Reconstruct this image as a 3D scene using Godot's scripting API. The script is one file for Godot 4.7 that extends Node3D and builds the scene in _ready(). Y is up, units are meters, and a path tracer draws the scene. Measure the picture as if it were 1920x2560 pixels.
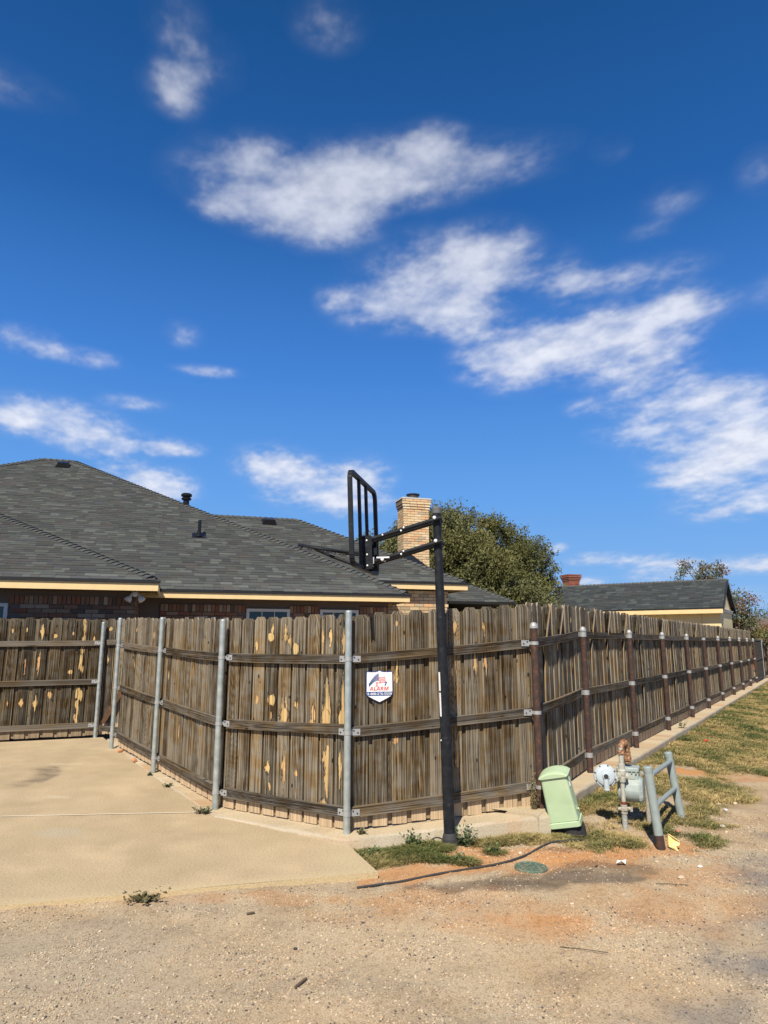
extends Node3D

const SUN_HEADING := 16.0      # degrees right of straight ahead, the way the sunlight travels
const SUN_HEIGHT := 47.0
var rng := RandomNumberGenerator.new()
var names := {}
var M := {}
var shingle_parts := 0
var brick_parts := 0
var picket_cache := {}
var block_cache := {}
var nz := FastNoiseLite.new()       # fine ground noise
var nz2 := FastNoiseLite.new()      # broad ground noise

# house directions: along the eaves, and away from the viewer
const U := Vector3(0.9583, 0, -0.2857)
const NA := Vector3(-0.2857, 0, -0.9583)
# long fence: post line start, direction, outward (alley side) normal
const FG := Vector3(2.425, 0.212, -8.456)
const FD := Vector3(0.540, 0, -0.8417)
const FN := Vector3(0.8417, 0, 0.540)
const POST_T := [0.0, 2.32, 4.75, 7.27, 9.6, 12.11, 14.7, 17.29, 19.83, 22.19]

func lin(r: float, g: float, b: float) -> Color:
	return Color(r, g, b).linear_to_srgb()

func numbered(called: String) -> String:
	var n: int = names.get(called, -1) + 1
	names[called] = n
	return called if n == 0 else "%s_%03d" % [called, n]

func tag(o: Node3D, label: String, category: String, group := "", kind := "") -> Node3D:
	if label: o.set_meta("label", label)
	if category: o.set_meta("category", category)
	if group: o.set_meta("group", group)
	if kind: o.set_meta("kind", kind)
	return o

func thing(called: String, label: String, category: String, at := Vector3.ZERO, turn := 0.0, group := "") -> Node3D:
	var o := Node3D.new()
	o.name = numbered(called)
	add_child(o)
	o.position = at
	o.rotation.y = turn
	tag(o, label, category, group)
	return o

func part(called: String, mesh: Mesh, mat: Material, parent: Node) -> MeshInstance3D:
	var o := MeshInstance3D.new()
	o.name = called
	if parent == self:
		o.name = numbered(called)
	else:
		var key := str(parent.get_instance_id()) + called
		var n: int = names.get(key, -1) + 1
		names[key] = n
		if n > 0: o.name = "%s_%03d" % [called, n]
	o.mesh = mesh
	o.material_override = mat
	parent.add_child(o, true)
	return o

func st_new() -> SurfaceTool:
	var st := SurfaceTool.new()
	st.begin(Mesh.PRIMITIVE_TRIANGLES)
	return st

func done(st: SurfaceTool) -> ArrayMesh:
	return st.commit()

func build(called: String, st: SurfaceTool, mat: Material, parent: Node) -> MeshInstance3D:
	return part(called, done(st), mat, parent)

func struct(called: String, st: SurfaceTool, mat: Material, parent: Node = self) -> MeshInstance3D:
	var o := build(called, st, mat, parent)
	if parent == self: o.set_meta("kind", "structure")
	return o

# ---- shapes -------------------------------------------------------------
func tri(st: SurfaceTool, a: Vector3, b: Vector3, c: Vector3) -> void:
	var n := (c - a).cross(b - a).normalized()
	for q in [a, b, c]:
		st.set_normal(n); st.add_vertex(q)

func quad(st: SurfaceTool, a: Vector3, b: Vector3, c: Vector3, d: Vector3) -> void:
	tri(st, a, b, c); tri(st, a, c, d)

# a quad whose face looks along «out», whatever the order of its corners
func face(st: SurfaceTool, a: Vector3, b: Vector3, c: Vector3, d: Vector3, out: Vector3) -> void:
	if (b - a).cross(c - a).dot(out) > 0.0: quad(st, a, d, c, b)
	else: quad(st, a, b, c, d)

func face3(st: SurfaceTool, a: Vector3, b: Vector3, c: Vector3, out: Vector3) -> void:
	if (b - a).cross(c - a).dot(out) > 0.0: tri(st, a, c, b)
	else: tri(st, a, b, c)

func hexa(st: SurfaceTool, p: Array) -> void:      # eight corners: bottom four round, then top four
	var c := Vector3.ZERO
	for q in p: c += q
	c /= 8.0
	for f in [[0, 1, 2, 3], [4, 5, 6, 7], [0, 1, 5, 4], [1, 2, 6, 5], [2, 3, 7, 6], [3, 0, 4, 7]]:
		var m: Vector3 = (p[f[0]] + p[f[1]] + p[f[2]] + p[f[3]]) / 4.0
		face(st, p[f[0]], p[f[1]], p[f[2]], p[f[3]], m - c)

func box(st: SurfaceTool, t: Transform3D, s: Vector3) -> void:
	var p := []
	for y in [-0.5, 0.5]:
		for q in [[-0.5, -0.5], [0.5, -0.5], [0.5, 0.5], [-0.5, 0.5]]:
			p.append(t * Vector3(q[0] * s.x, y * s.y, q[1] * s.z))
	hexa(st, p)

# box with chamfered edges
func soft_box(st: SurfaceTool, t: Transform3D, s: Vector3, r: float) -> void:
	var h := s * 0.5
	var rings := []
	for k in [[-h.y, r], [-h.y + r, 0.0], [h.y - r, 0.0], [h.y, r]]:
		var ring := []
		var i: float = k[1]
		for q in [[-h.x + r, -h.z + i], [h.x - r, -h.z + i], [h.x - i, -h.z + r], [h.x - i, h.z - r], [h.x - r, h.z - i], [-h.x + r, h.z - i], [-h.x + i, h.z - r], [-h.x + i, -h.z + r]]:
			ring.append(t * Vector3(q[0], k[0], q[1]))
		rings.append(ring)
	skin(st, rings, true, true)

# joins rings of equal count; caps as fans
func skin(st: SurfaceTool, rings: Array, cap0 := true, cap1 := true) -> void:
	var n: int = rings[0].size()
	var mids := []
	for r in rings:
		var c := Vector3.ZERO
		for q in r: c += q
		mids.append(c / n)
	for k in rings.size() - 1:
		var axis: Vector3 = (mids[k] + mids[k + 1]) * 0.5
		for i in n:
			var j := (i + 1) % n
			var a: Vector3 = rings[k][i]
			var b: Vector3 = rings[k][j]
			var c: Vector3 = rings[k + 1][j]
			var d: Vector3 = rings[k + 1][i]
			face(st, a, b, c, d, (a + b + c + d) * 0.25 - axis)
	var last := rings.size() - 1
	for i in range(1, n - 1):
		if cap0: face3(st, rings[0][0], rings[0][i], rings[0][i + 1], mids[0] - mids[1])
		if cap1: face3(st, rings[last][0], rings[last][i], rings[last][i + 1], mids[last] - mids[last - 1])

func frame_of(dir: Vector3) -> Basis:               # y along dir
	var y := dir.normalized()
	var x := y.cross(Vector3.UP if absf(y.y) < 0.95 else Vector3.BACK).normalized()
	return Basis(x, y, x.cross(y))

func ring(c: Vector3, b: Basis, r: float, n: int) -> Array:
	var out := []
	for i in n:
		var a := TAU * i / n
		out.append(c + b.x * cos(a) * r + b.z * sin(a) * r)
	return out

# round-looking tube; smooth normals
func tube(st: SurfaceTool, a: Vector3, b: Vector3, r0: float, r1: float, n := 12) -> void:
	var f := frame_of(b - a)
	cyl_rings(st, [[a, r0], [b, r1]], f, n)

func cyl_rings(st: SurfaceTool, stations: Array, f: Basis, n: int) -> void:
	# side faces smooth, ends flat
	for k in stations.size() - 1:
		var p0: Vector3 = stations[k][0]
		var p1: Vector3 = stations[k + 1][0]
		var r0: float = stations[k][1]
		var r1: float = stations[k + 1][1]
		var ax := p1 - p0
		var ln := ax.dot(f.y)
		var slope := 0.0 if absf(ln) < 1e-6 else (r0 - r1) / ln
		for i in n:
			var q := []
			var nn := []
			for w in [i, i + 1]:
				var an = TAU * w / n
				var d: Vector3 = f.x * cos(an) + f.z * sin(an)
				q.append(p0 + d * r0); q.append(p1 + d * r1)
				nn.append((d + f.y * slope).normalized() if absf(ln) > 1e-6 else f.y * signf(r0 - r1))
			vquad(st, [q[0], q[1], q[3], q[2]], [nn[0], nn[0], nn[1], nn[1]])
	for e in [0, stations.size() - 1]:
		var c: Vector3 = stations[e][0]
		var r: float = stations[e][1]
		if r < 1e-5: continue
		var up: Vector3 = -f.y if e == 0 else f.y
		for i in n:
			var a0 := TAU * i / n
			var a1 := TAU * (i + 1) / n
			vtri(st, [c, c + (f.x * cos(a0) + f.z * sin(a0)) * r, c + (f.x * cos(a1) + f.z * sin(a1)) * r], [up, up, up])

func vtri(st: SurfaceTool, p: Array, n: Array) -> void:
	var o := [0, 1, 2]
	if (p[1] - p[0]).cross(p[2] - p[0]).dot(n[0] + n[1] + n[2]) > 0.0: o = [0, 2, 1]
	for i in o:
		st.set_normal(n[i]); st.add_vertex(p[i])

func vquad(st: SurfaceTool, p: Array, n: Array) -> void:
	vtri(st, [p[0], p[1], p[2]], [n[0], n[1], n[2]])
	vtri(st, [p[0], p[2], p[3]], [n[0], n[2], n[3]])

func lathe(st: SurfaceTool, base: Vector3, up: Vector3, prof: Array, n := 16) -> void:    # prof: [height, radius]
	var f := frame_of(up)
	var s := []
	for p in prof: s.append([base + f.y * p[0], p[1]])
	cyl_rings(st, s, f, n)

func pipe(st: SurfaceTool, pts: Array, r: float, n := 8) -> void:
	var rings := []
	var f := Basis()
	for i in pts.size():
		var a: Vector3 = pts[maxi(i - 1, 0)]
		var b: Vector3 = pts[mini(i + 1, pts.size() - 1)]
		var y := (b - a).normalized()
		if i == 0: f = frame_of(y)
		else:
			var x := (f.x - y * f.x.dot(y)).normalized()
			f = Basis(x, y, x.cross(y))
		rings.append([pts[i], f])
	for k in pts.size() - 1:
		for i in n:
			var q := []
			var nn := []
			for w in [i, i + 1]:
				var an = TAU * w / n
				for e in [k, k + 1]:
					var g: Basis = rings[e][1]
					var d: Vector3 = g.x * cos(an) + g.z * sin(an)
					q.append(rings[e][0] + d * r); nn.append(d)
			vquad(st, [q[0], q[1], q[3], q[2]], [nn[0], nn[1], nn[3], nn[2]])
	for e in [0, pts.size() - 1]:
		var g: Basis = rings[e][1]
		var up: Vector3 = -g.y if e == 0 else g.y
		for i in n:
			var a0 := TAU * i / n
			var a1 := TAU * (i + 1) / n
			vtri(st, [pts[e], pts[e] + (g.x * cos(a0) + g.z * sin(a0)) * r, pts[e] + (g.x * cos(a1) + g.z * sin(a1)) * r], [up, up, up])

func smooth_path(pts: Array, steps: int, closed := false) -> Array:
	var out := []
	var n := pts.size()
	var last := n if closed else n - 1
	for i in last:
		var p0: Vector3 = pts[(i - 1 + n) % n] if closed or i > 0 else pts[0]
		var p1: Vector3 = pts[i]
		var p2: Vector3 = pts[(i + 1) % n]
		var p3: Vector3 = pts[(i + 2) % n] if closed or i + 2 < n else pts[n - 1]
		for s in steps:
			var t := float(s) / steps
			out.append(p1.cubic_interpolate(p2, p0, p3, t))
	out.append(pts[0] if closed else pts[n - 1])
	return out

# a rectangle with rounded corners in the plane of two axes, as a closed run of points
func round_rect(c: Vector3, ax: Vector3, ay: Vector3, w: float, h: float, r: float) -> Array:
	var out := []
	for k in [[1, 1, 0.0], [-1, 1, 90.0], [-1, -1, 180.0], [1, -1, 270.0]]:
		for s in 5:
			var a := deg_to_rad(k[2] + s * 22.5)
			out.append(c + ax * (k[0] * (w / 2 - r) + cos(a) * r) + ay * (k[1] * (h / 2 - r) + sin(a) * r))
	out.append(out[0])
	return out

# a flat bar of square section along a run of points; «side» is the direction of its depth
func bar_path(st: SurfaceTool, pts: Array, w: float, d: float, side: Vector3) -> void:
	for k in pts.size() - 1:
		var a: Vector3 = pts[k]
		var b: Vector3 = pts[k + 1]
		var y := (b - a).normalized()
		var x := y.cross(side).normalized()
		var p := []
		for q in [a, b]:
			for e in [[-1, -1], [1, -1], [1, 1], [-1, 1]]:
				p.append(q + x * (e[0] * w / 2) + side * (e[1] * d / 2))
		hexa(st, p)

# ---- materials ------------------------------------------------------------
func noise(s: int, f: float, oct := 4) -> FastNoiseLite:
	var n := FastNoiseLite.new()
	n.seed = s
	n.noise_type = FastNoiseLite.TYPE_SIMPLEX_SMOOTH
	n.frequency = f
	n.fractal_octaves = oct
	return n

func ramp(stops: Array) -> Gradient:
	var g := Gradient.new()
	var o := PackedFloat32Array()
	var c := PackedColorArray()
	for s in stops:
		o.append(s[0])
		c.append(lin(s[1], s[2], s[3]))
	g.offsets = o
	g.colors = c
	return g

func noise_tex(s: int, f: float, oct: int, stops: Array, size := 256, bump := 0.0) -> NoiseTexture2D:
	var t := NoiseTexture2D.new()
	t.width = size
	t.height = size
	t.seamless = true
	t.noise = noise(s, f, oct)
	if bump > 0.0:
		t.as_normal_map = true
		t.bump_strength = bump
	else:
		t.color_ramp = ramp(stops)
	return t

func mat(c: Color, rough := 0.8, metal := 0.0) -> StandardMaterial3D:
	var m := StandardMaterial3D.new()
	m.albedo_color = c
	m.roughness = rough
	m.metallic = metal
	m.metallic_specular = 0.4
	return m

# colour by noise, mapped by place in the world or on the thing
func noisy(tex: Texture2D, scale: float, rough := 0.85, metal := 0.0, normal: Texture2D = null, nscale := 1.0, world := true) -> StandardMaterial3D:
	var m := mat(Color.WHITE, rough, metal)
	m.albedo_texture = tex
	m.uv1_triplanar = true
	m.uv1_world_triplanar = world
	m.uv1_scale = Vector3.ONE * scale
	if normal:
		m.normal_enabled = true
		m.normal_texture = normal
		m.normal_scale = nscale
	return m

func to_srgb8(v: float) -> int:
	v = clampf(v, 0.0, 1.0)
	return int(255.0 * (12.92 * v if v <= 0.0031308 else 1.055 * pow(v, 1.0 / 2.4) - 0.055) + 0.5)

# weathered boards side by side in one picture: grain, knots, grey weathering, and patches where the grey face broke away from fresh wood
func wood_atlas(s: int, cols: int, patches: Array, tone := 1.0, fade := 0.0) -> ImageTexture:
	var cw := 48
	var W := cw * cols
	var H := 768
	var lut := PackedByteArray()
	lut.resize(1025)
	for i in 1025: lut[i] = to_srgb8(i / 1024.0)
	var fine := noise(s, 0.30, 3).get_image(W, 7)
	fine.resize(W, H, Image.INTERPOLATE_CUBIC)
	var streak := noise(s + 1, 0.13, 3).get_image(W, 6)
	streak.resize(W, H, Image.INTERPOLATE_CUBIC)
	var blot := noise(s + 2, 0.012, 4).get_image(W, H)
	var fb := fine.get_data()
	var sb := streak.get_data()
	var bb := blot.get_data()
	var r := RandomNumberGenerator.new()
	r.seed = s
	var kind := []
	for c in cols:
		kind.append([r.randf() < 0.45, r.randf_range(0.25, 0.75), r.randf_range(-0.2, 1.2), r.randf_range(7.0, 12.0), r.randf_range(-0.30, 0.24), r.randf(), r.randf_range(0.8, 2.2), r.randf_range(0.3, 1.0)])
	var img := PackedByteArray()
	img.resize(W * H * 3)
	for y in H:
		var v := float(y) / H
		var low := smoothstep(0.895, 0.925, v)          # the foot below the last rail stays pale
		var head := 1.0 - smoothstep(0.0, 0.16, v)      # bleached grey head
		for x in W:
			var c := x / cw
			var k: Array = kind[c]
			var u := (x % cw) / float(cw) - 0.5
			var i := y * W + x
			var g := fb[i] / 255.0
			var st := sb[i] / 255.0
			var bl := bb[i] / 255.0
			var f := 0.0
			if k[0]:
				var du: float = u - (k[1] - 0.5)
				f = du * du * 3.2 + (v - k[2]) * (v - k[2]) * k[6] + (st - 0.5) * 0.16
			else:
				f = u * 0.75 + (st - 0.5) * 0.5
			var ringv := 0.5 + 0.5 * sin(f * k[3] * TAU)
			var t: float = 0.475 + (g - 0.5) * 1.25 + (st - 0.5) * 0.52 + (ringv - 0.5) * 0.38 + k[4] + (bl - 0.5) * 0.2
			var rim := smoothstep(0.37, 0.45, absf(u))  # paler, less weathered edges, brightened further as a painted rim of light
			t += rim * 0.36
			var grey := clampf((bl - 0.5) * 2.6 + head * 0.9 + k[7] + 0.35 * smoothstep(0.7, 0.9, v), 0.0, 1.0)
			t = clampf(t, 0.0, 1.0)
			t = t * t * (3.0 - 2.0 * t)
			var R := lerpf(0.034, 0.305, t)
			var G := lerpf(0.023, 0.218, t)
			var B := lerpf(0.013, 0.118, t)
			R = lerpf(R, lerpf(0.044, 0.290, t), grey)
			G = lerpf(G, lerpf(0.039, 0.248, t), grey)
			B = lerpf(B, lerpf(0.031, 0.185, t), grey)
			if k[5] < 0.55:                               # one side gone darker along the grain
				var mould := 0.5 * smoothstep(-0.1, 0.45, u * (1.0 if k[5] < 0.28 else -1.0) + (st - 0.5) * 0.9 - 0.1)  * (1.0 - rim)
				R *= 1.0 - mould; G *= 1.0 - mould; B *= 1.0 - mould * 0.92
			if low > 0.0:
				var p := 0.72 + 0.5 * (g - 0.5) + 0.35 * (st - 0.5)
				R = lerpf(R, 0.66 * p, low); G = lerpf(G, 0.50 * p, low); B = lerpf(B, 0.325 * p, low)
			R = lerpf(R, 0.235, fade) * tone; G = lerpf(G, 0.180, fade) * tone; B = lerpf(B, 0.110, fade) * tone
			img[i * 3] = lut[int(clampf(R, 0, 1) * 1024)]
			img[i * 3 + 1] = lut[int(clampf(G, 0, 1) * 1024)]
			img[i * 3 + 2] = lut[int(clampf(B, 0, 1) * 1024)]
	# small knots
	for n in cols * 2:
		var kx := r.randi() % W
		var ky := r.randi_range(30, H - 70)
		var kr := r.randf_range(1.2, 3.2)
		for dy in range(-14, 15):
			for dx in range(-5, 6):
				var x := kx + dx
				var y := ky + dy
				if x < 0 or x >= W or y < 0 or y >= H or x / cw != kx / cw: continue
				var q := sqrt(pow(dx / kr, 2) + pow(dy / (kr * 2.4), 2))
				if q < 1.6:
					var d := lerpf(0.45, 1.0, smoothstep(0.7, 1.6, q))
					for e in 3: img[(y * W + x) * 3 + e] = int(img[(y * W + x) * 3 + e] * d)
	# [column, across 0..1, down 0..1, half width 0..1, half height 0..1, shape, warmth]
	for p in patches:
		var pn := noise(s + 50 + int(p[0]) * 7 + int(p[2] * 100), 0.09, 3)
		var y0 := int((p[2] - p[4] * 1.3) * H)
		var y1 := int((p[2] + p[4] * 1.3) * H)
		for y in range(maxi(y0, 0), mini(y1, H)):
			var w: float = (float(y) / H - p[2]) / p[4]            # -1 top .. 1 bottom
			var prof := 0.0
			match int(p[5]):
				0: prof = sqrt(maxf(0.0, 1.0 - w * w))                                   # oval
				1: prof = pow(maxf(0.0, (w + 1.0) / 2.0), 1.3) * sqrt(maxf(0.0, 1.0 - pow(maxf(w, 0.0), 2.0))) * 1.3   # flame, wide below
				2: prof = maxf(0.0, 1.0 - absf(w))                                        # diamond
				3: prof = 1.0 if absf(w) < 1.0 else 0.0                                    # stripe
			for xi in cw:
				var x := int(p[0]) * cw + xi
				var i := y * W + x
				var wob := pn.get_noise_2d(x * 0.9, y * 0.16)
				var u: float = ((xi + 0.5) / cw - p[1] + wob * 0.12) / p[3]
				var e := prof * (1.0 + wob * 0.6) - absf(u)
				if e > -0.35 and prof > 0.0:
					if e > 0.0:
						var g := fb[i] / 255.0
						var sh := 0.72 + 0.85 * (g - 0.45) + 0.5 * (sb[i] / 255.0 - 0.5)
						var warm: float = p[6] * 0.7
						var q2 := [0.64, lerpf(0.455, 0.31, warm), lerpf(0.205, 0.15, warm)]
						var keep := 1.0 - smoothstep(-0.04, 0.42, e + (g - 0.5) * 1.1 + (sb[i] / 255.0 - 0.5) * 0.5)
						for q in 3:
							var nv: int = lut[int(clampf(q2[q] * sh, 0, 1) * 1024)]
							img[i * 3 + q] = int(lerpf(nv, img[i * 3 + q], keep))
					else:
						var d := lerpf(0.50, 1.0, -e / 0.35)
						for q in 3: img[i * 3 + q] = int(img[i * 3 + q] * d)
	var im := Image.create_from_data(W, H, false, Image.FORMAT_RGB8, img)
	return ImageTexture.create_from_image(im)

func wood_mat(tex: Texture2D, tint := Color.WHITE) -> StandardMaterial3D:
	var m := mat(tint, 0.9)
	m.albedo_texture = tex
	m.metallic_specular = 0.2
	return m

# ---- sky ------------------------------------------------------------------
# clouds: [degrees right of ahead, degrees up, half width, half height, density]
const CLOUDS := [[-9.1, 36.1, 8.2, 2.8, 0.90], [2.2, 37.6, 8.6, 2.3, 0.72], [10.9, 37.7, 6.2, 1.5, 0.50], [-12.5, 38.0, 2.3, 1.2, 0.40], [-14.8, 34.0, 2.5, 0.9, 0.50], [-6.4, 33.7, 4.7, 1.8, 0.65], [4.4, 39.5, 3.1, 1.2, 0.50], [-3.0, 36.4, 5.2, 1.9, 0.50], [5.5, 29.7, 7.4, 3.3, 0.72], [9.8, 31.5, 3.9, 2.2, 0.55], [0.0, 27.7, 4.6, 1.8, 0.60], [7.1, 26.5, 3.7, 1.4, 0.50], [-4.6, 28.4, 1.7, 1.1, 0.35], [11.8, 23.3, 4.9, 2.4, 0.95], [17.4, 24.5, 4.4, 2.1, 0.75], [22.6, 24.5, 4.8, 2.0, 0.65], [21.6, 21.5, 4.8, 1.7, 0.72], [25.5, 25.7, 3.2, 1.2, 0.55], [16.1, 28.9, 2.3, 2.0, 0.42], [22.2, 28.3, 4.9, 1.1, 0.50], [24.2, 18.7, 5.2, 1.6, 0.65], [21.3, 16.6, 3.4, 1.1, 0.65], [28.1, 17.8, 3.7, 1.7, 0.65], [25.9, 15.0, 4.7, 1.6, 0.70], [29.2, 15.2, 2.4, 2.0, 0.65], [24.4, 12.7, 2.9, 1.3, 0.75], [28.3, 12.6, 3.6, 1.5, 0.65], [26.8, 10.3, 3.7, 1.2, 0.60], [29.6, 10.4, 1.8, 1.0, 0.65], [17.2, 18.8, 1.7, 0.7, 0.50], [-27.4, 17.2, 4.7, 1.2, 0.80], [-23.2, 15.6, 4.6, 1.2, 0.75], [-17.5, 15.6, 2.2, 0.7, 0.65], [-20.3, 13.0, 4.0, 1.5, 0.60], [-29.8, 16.2, 1.9, 1.0, 0.65], [-18.1, 12.1, 2.6, 1.1, 0.50], [-29.2, 22.2, 2.3, 1.0, 0.65], [-25.1, 21.7, 2.8, 0.7, 0.55], [-17.5, 24.5, 1.5, 1.0, 0.35], [-15.3, 21.9, 2.7, 0.5, 0.40], [-21.0, 18.8, 2.5, 0.6, 0.42], [-9.5, 14.8, 3.1, 1.5, 0.85], [-5.5, 13.0, 4.8, 1.9, 0.80], [-1.6, 14.2, 2.4, 1.5, 0.55], [-3.5, 11.5, 2.4, 1.0, 0.50], [0.4, 11.5, 2.0, 0.8, 0.40], [-18.7, 42.3, 2.5, 2.4, 0.42], [-19.8, 41.0, 2.4, 1.4, 0.42], [-5.5, 46.4, 3.2, 1.5, 0.45], [-19.8, 45.0, 2.5, 1.5, 0.30], [-16.3, 43.0, 2.5, 1.6, 0.20], [17.4, 6.7, 2.5, 0.5, 0.80], [21.6, 6.2, 2.6, 0.7, 0.65], [26.4, 5.8, 3.9, 0.7, 0.60], [14.4, 7.7, 0.9, 0.4, 0.70], [29.2, 5.8, 1.8, 0.7, 0.50], [22.2, 5.1, 2.9, 0.5, 0.55], [16.6, 4.9, 1.4, 0.4, 0.65], [28.1, 3.4, 2.4, 0.8, 0.40], [25.2, 32.9, 2.4, 1.2, 0.26], [23.2, 31.1, 2.1, 0.6, 0.26], [31.8, 33.1, 1.6, 1.4, 0.26], [20.7, 37.1, 1.5, 0.9, 0.20]]

func sky_image() -> Image:
	var W := 4096
	var H := 2048
	var half := H / 2
	var dens := PackedFloat32Array()
	dens.resize(W * half)
	var r := RandomNumberGenerator.new()
	r.seed = 41
	var list := CLOUDS.duplicate()
	for k in 46:                                   # fair-weather clouds all round the rest of the sky
		var az := r.randf_range(45.0, 315.0)
		var el := r.randf_range(4.0, 50.0)
		var w := r.randf_range(4.0, 10.0)
		for q in 4:
			list.append([az + r.randf_range(-1.3, 1.3) * w, el + r.randf_range(-0.5, 0.5) * w * 0.4, w * r.randf_range(0.5, 1.0), w * r.randf_range(0.15, 0.34), r.randf_range(0.45, 0.8)])
	for c in list:
		var thin: float = 0.92 if c[0] > 12.0 and c[0] < 45.0 and c[1] < 24.0 and c[1] > 5.0 else 1.0
		var grow := 1.62
		var y0 := maxi(0, int(half - (c[1] + c[3] * grow) / 180.0 * H))
		var y1 := mini(half - 1, int(half - (c[1] - c[3] * grow) / 180.0 * H))
		var x0 := int(floor((c[0] - c[2] * grow) / 360.0 * W))
		var x1 := int(ceil((c[0] + c[2] * grow) / 360.0 * W))
		for y in range(y0, y1 + 1):
			var el := (half - y - 0.5) * 180.0 / H
			var v: float = (el - c[1]) / c[3]
			for x in range(x0, x1 + 1):
				var u: float = ((x + 0.5) * 360.0 / W - c[0]) / c[2]
				var q := u * u + v * v
				if q < 2.6:
					var f := 1.0 - q / 2.6
					var i := y * W + posmod(x, W)
					dens[i] = dens[i] + c[4] * thin * f * f * (1.25 - 0.25 * v)
	var n1 := noise(5, 1.0, 6)
	n1.fractal_gain = 0.60
	var n2 := noise(9, 1.0, 3)
	var px := PackedFloat32Array()
	px.resize(W * H * 3)
	for y in H:
		var el := (half - y - 0.5) * PI / H
		var d := rad_to_deg(el)
		var s := Color()
		# clear blue, deep overhead and pale near the skyline
		var stops := [[0.0, Color(0.33, 0.55, 0.85)], [4.0, Color(0.235, 0.475, 0.86)], [12.0, Color(0.135, 0.37, 0.83)], [22.0, Color(0.062, 0.235, 0.68)], [34.0, Color(0.022, 0.125, 0.410)], [48.0, Color(0.0115, 0.080, 0.265)], [90.0, Color(0.008, 0.058, 0.210)]]
		if d <= 0.0: s = stops[0][1]
		else:
			for k in stops.size() - 1:
				if d >= stops[k][0]:
					var t: float = clampf((d - stops[k][0]) / (stops[k + 1][0] - stops[k][0]), 0.0, 1.0)
					s = stops[k][1].lerp(stops[k + 1][1], t)
		s = s * (1.0 / 1.3)
		var ce := cos(el)
		var se := sin(el)
		for x in W:
			var o := (y * W + x) * 3
			var R := s.r
			var G := s.g
			var B := s.b
			if y < half:
				var dn := dens[y * W + x]
				if dn > 0.02:
					var az := (x + 0.5) * TAU / W
					# the clouds lie on a flat layer, drawn out along the wind
					var k := 1.0 / (se + 0.16)
					var wx := sin(az) * ce * k
					var wz := cos(az) * ce * k
					var fb := n1.get_noise_3d(wx * 7.0 + wz * 2.6, wz * 6.4 - wx * 2.0, se * 15.0)
					var big := n2.get_noise_3d(wx * 2.1 + 7.0, wz * 2.1, se * 3.0)
					var wisp := n1.get_noise_3d(wx * 30.0 + wz * 12.0, wz * 16.0 - wx * 6.0, se * 44.0)
					var w := (dn - 0.5) / 0.42
					var a := clampf((dn * 0.92 + (fb * 1.12 + wisp * 0.50) * (0.20 + 0.40 * exp(-w * w)) * clampf(dn * 3.0, 0.0, 1.0) + big * 0.42 * clampf(dn, 0.0, 0.8) - 0.05) / 1.42, 0.0, 1.0)
					a = a * a * (3.0 - 2.0 * a) * lerpf(0.95, 0.74, clampf((d - 22.0) / 12.0, 0.0, 1.0))
					a *= lerpf(0.62, 1.0, clampf((dn - 0.25) * 1.6, 0.0, 1.0)) * clampf(0.92 + fb * 0.55, 0.5, 1.06)
					var veil := clampf(dn * (0.75 + fb), 0.0, 1.0) * 0.17
					a = clampf(1.0 - (1.0 - a) * (1.0 - veil), 0.0, 1.0)
					if a > 0.0:
						var lum := (0.66 + 0.13 * fb + 0.05 * wisp + 0.13 * clampf(dn, 0.0, 1.2) - 0.12 * clampf((d - 20.0) / 28.0, 0.0, 1.0)) / 1.3
						R = lerpf(R, lum * 0.95, a)
						G = lerpf(G, lum * 0.99, a)
						B = lerpf(B, lum * 1.12, a)
			px[o] = R; px[o + 1] = G; px[o + 2] = B
	return Image.create_from_data(W, H, false, Image.FORMAT_RGBF, px.to_byte_array())

func sky_and_camera() -> void:
	var cam := Camera3D.new()
	cam.name = "camera"
	cam.position = Vector3(0, 1.70, 0)
	cam.rotation_degrees = Vector3(10.91, 0, 0)
	cam.fov = 73.73
	cam.near = 0.05
	cam.far = 1500.0
	add_child(cam)
	cam.current = true
	var we := WorldEnvironment.new()
	we.name = "world_environment"
	var e := Environment.new()
	var sky := Sky.new()
	var pm := PanoramaSkyMaterial.new()
	pm.panorama = ImageTexture.create_from_image(sky_image())
	sky.sky_material = pm
	e.background_mode = Environment.BG_SKY
	e.sky = sky
	e.ambient_light_source = Environment.AMBIENT_SOURCE_SKY
	e.tonemap_mode = Environment.TONE_MAPPER_LINEAR
	e.tonemap_exposure = 1.3
	e.sdfgi_enabled = true
	e.ssao_enabled = true
	e.ssil_enabled = true
	we.environment = e
	add_child(we)
	var sun := DirectionalLight3D.new()
	sun.name = "sun"
	sun.light_color = Color(1.0, 0.955, 0.88)
	sun.light_energy = 1.6
	sun.light_angular_distance = 0.5
	sun.shadow_enabled = true
	sun.rotation_degrees = Vector3(-SUN_HEIGHT, -SUN_HEADING, 0)
	add_child(sun)

# ---- ground -----------------------------------------------------------------
# distance outward from the long kerb's front edge
func verge(x: float, z: float) -> float:
	return (x - 2.59) * 0.8417 + (z + 8.35) * 0.540

# distance in front of the short kerb between the corner and the rusty corner post
func short_kerb(x: float, z: float) -> float:
	return (x + 0.295) * 0.196 + (z + 6.10) * 0.9806

func drive_y(z: float) -> float:
	return 0.02 + maxf(0.0, -z - 4.6) * 0.0235

const DRIVE := [Vector2(-0.044, -5.464), Vector2(-0.299, -6.104), Vector2(-1.625, -6.95), Vector2(-2.839, -8.786), Vector2(-4.30, -11.18), Vector2(-4.62, -11.72), Vector2(-12.0, -9.3), Vector2(-12.0, -2.47)]

var drive_core := PackedVector2Array(Geometry2D.offset_polygon(PackedVector2Array(DRIVE), -0.09)[0])

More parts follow.
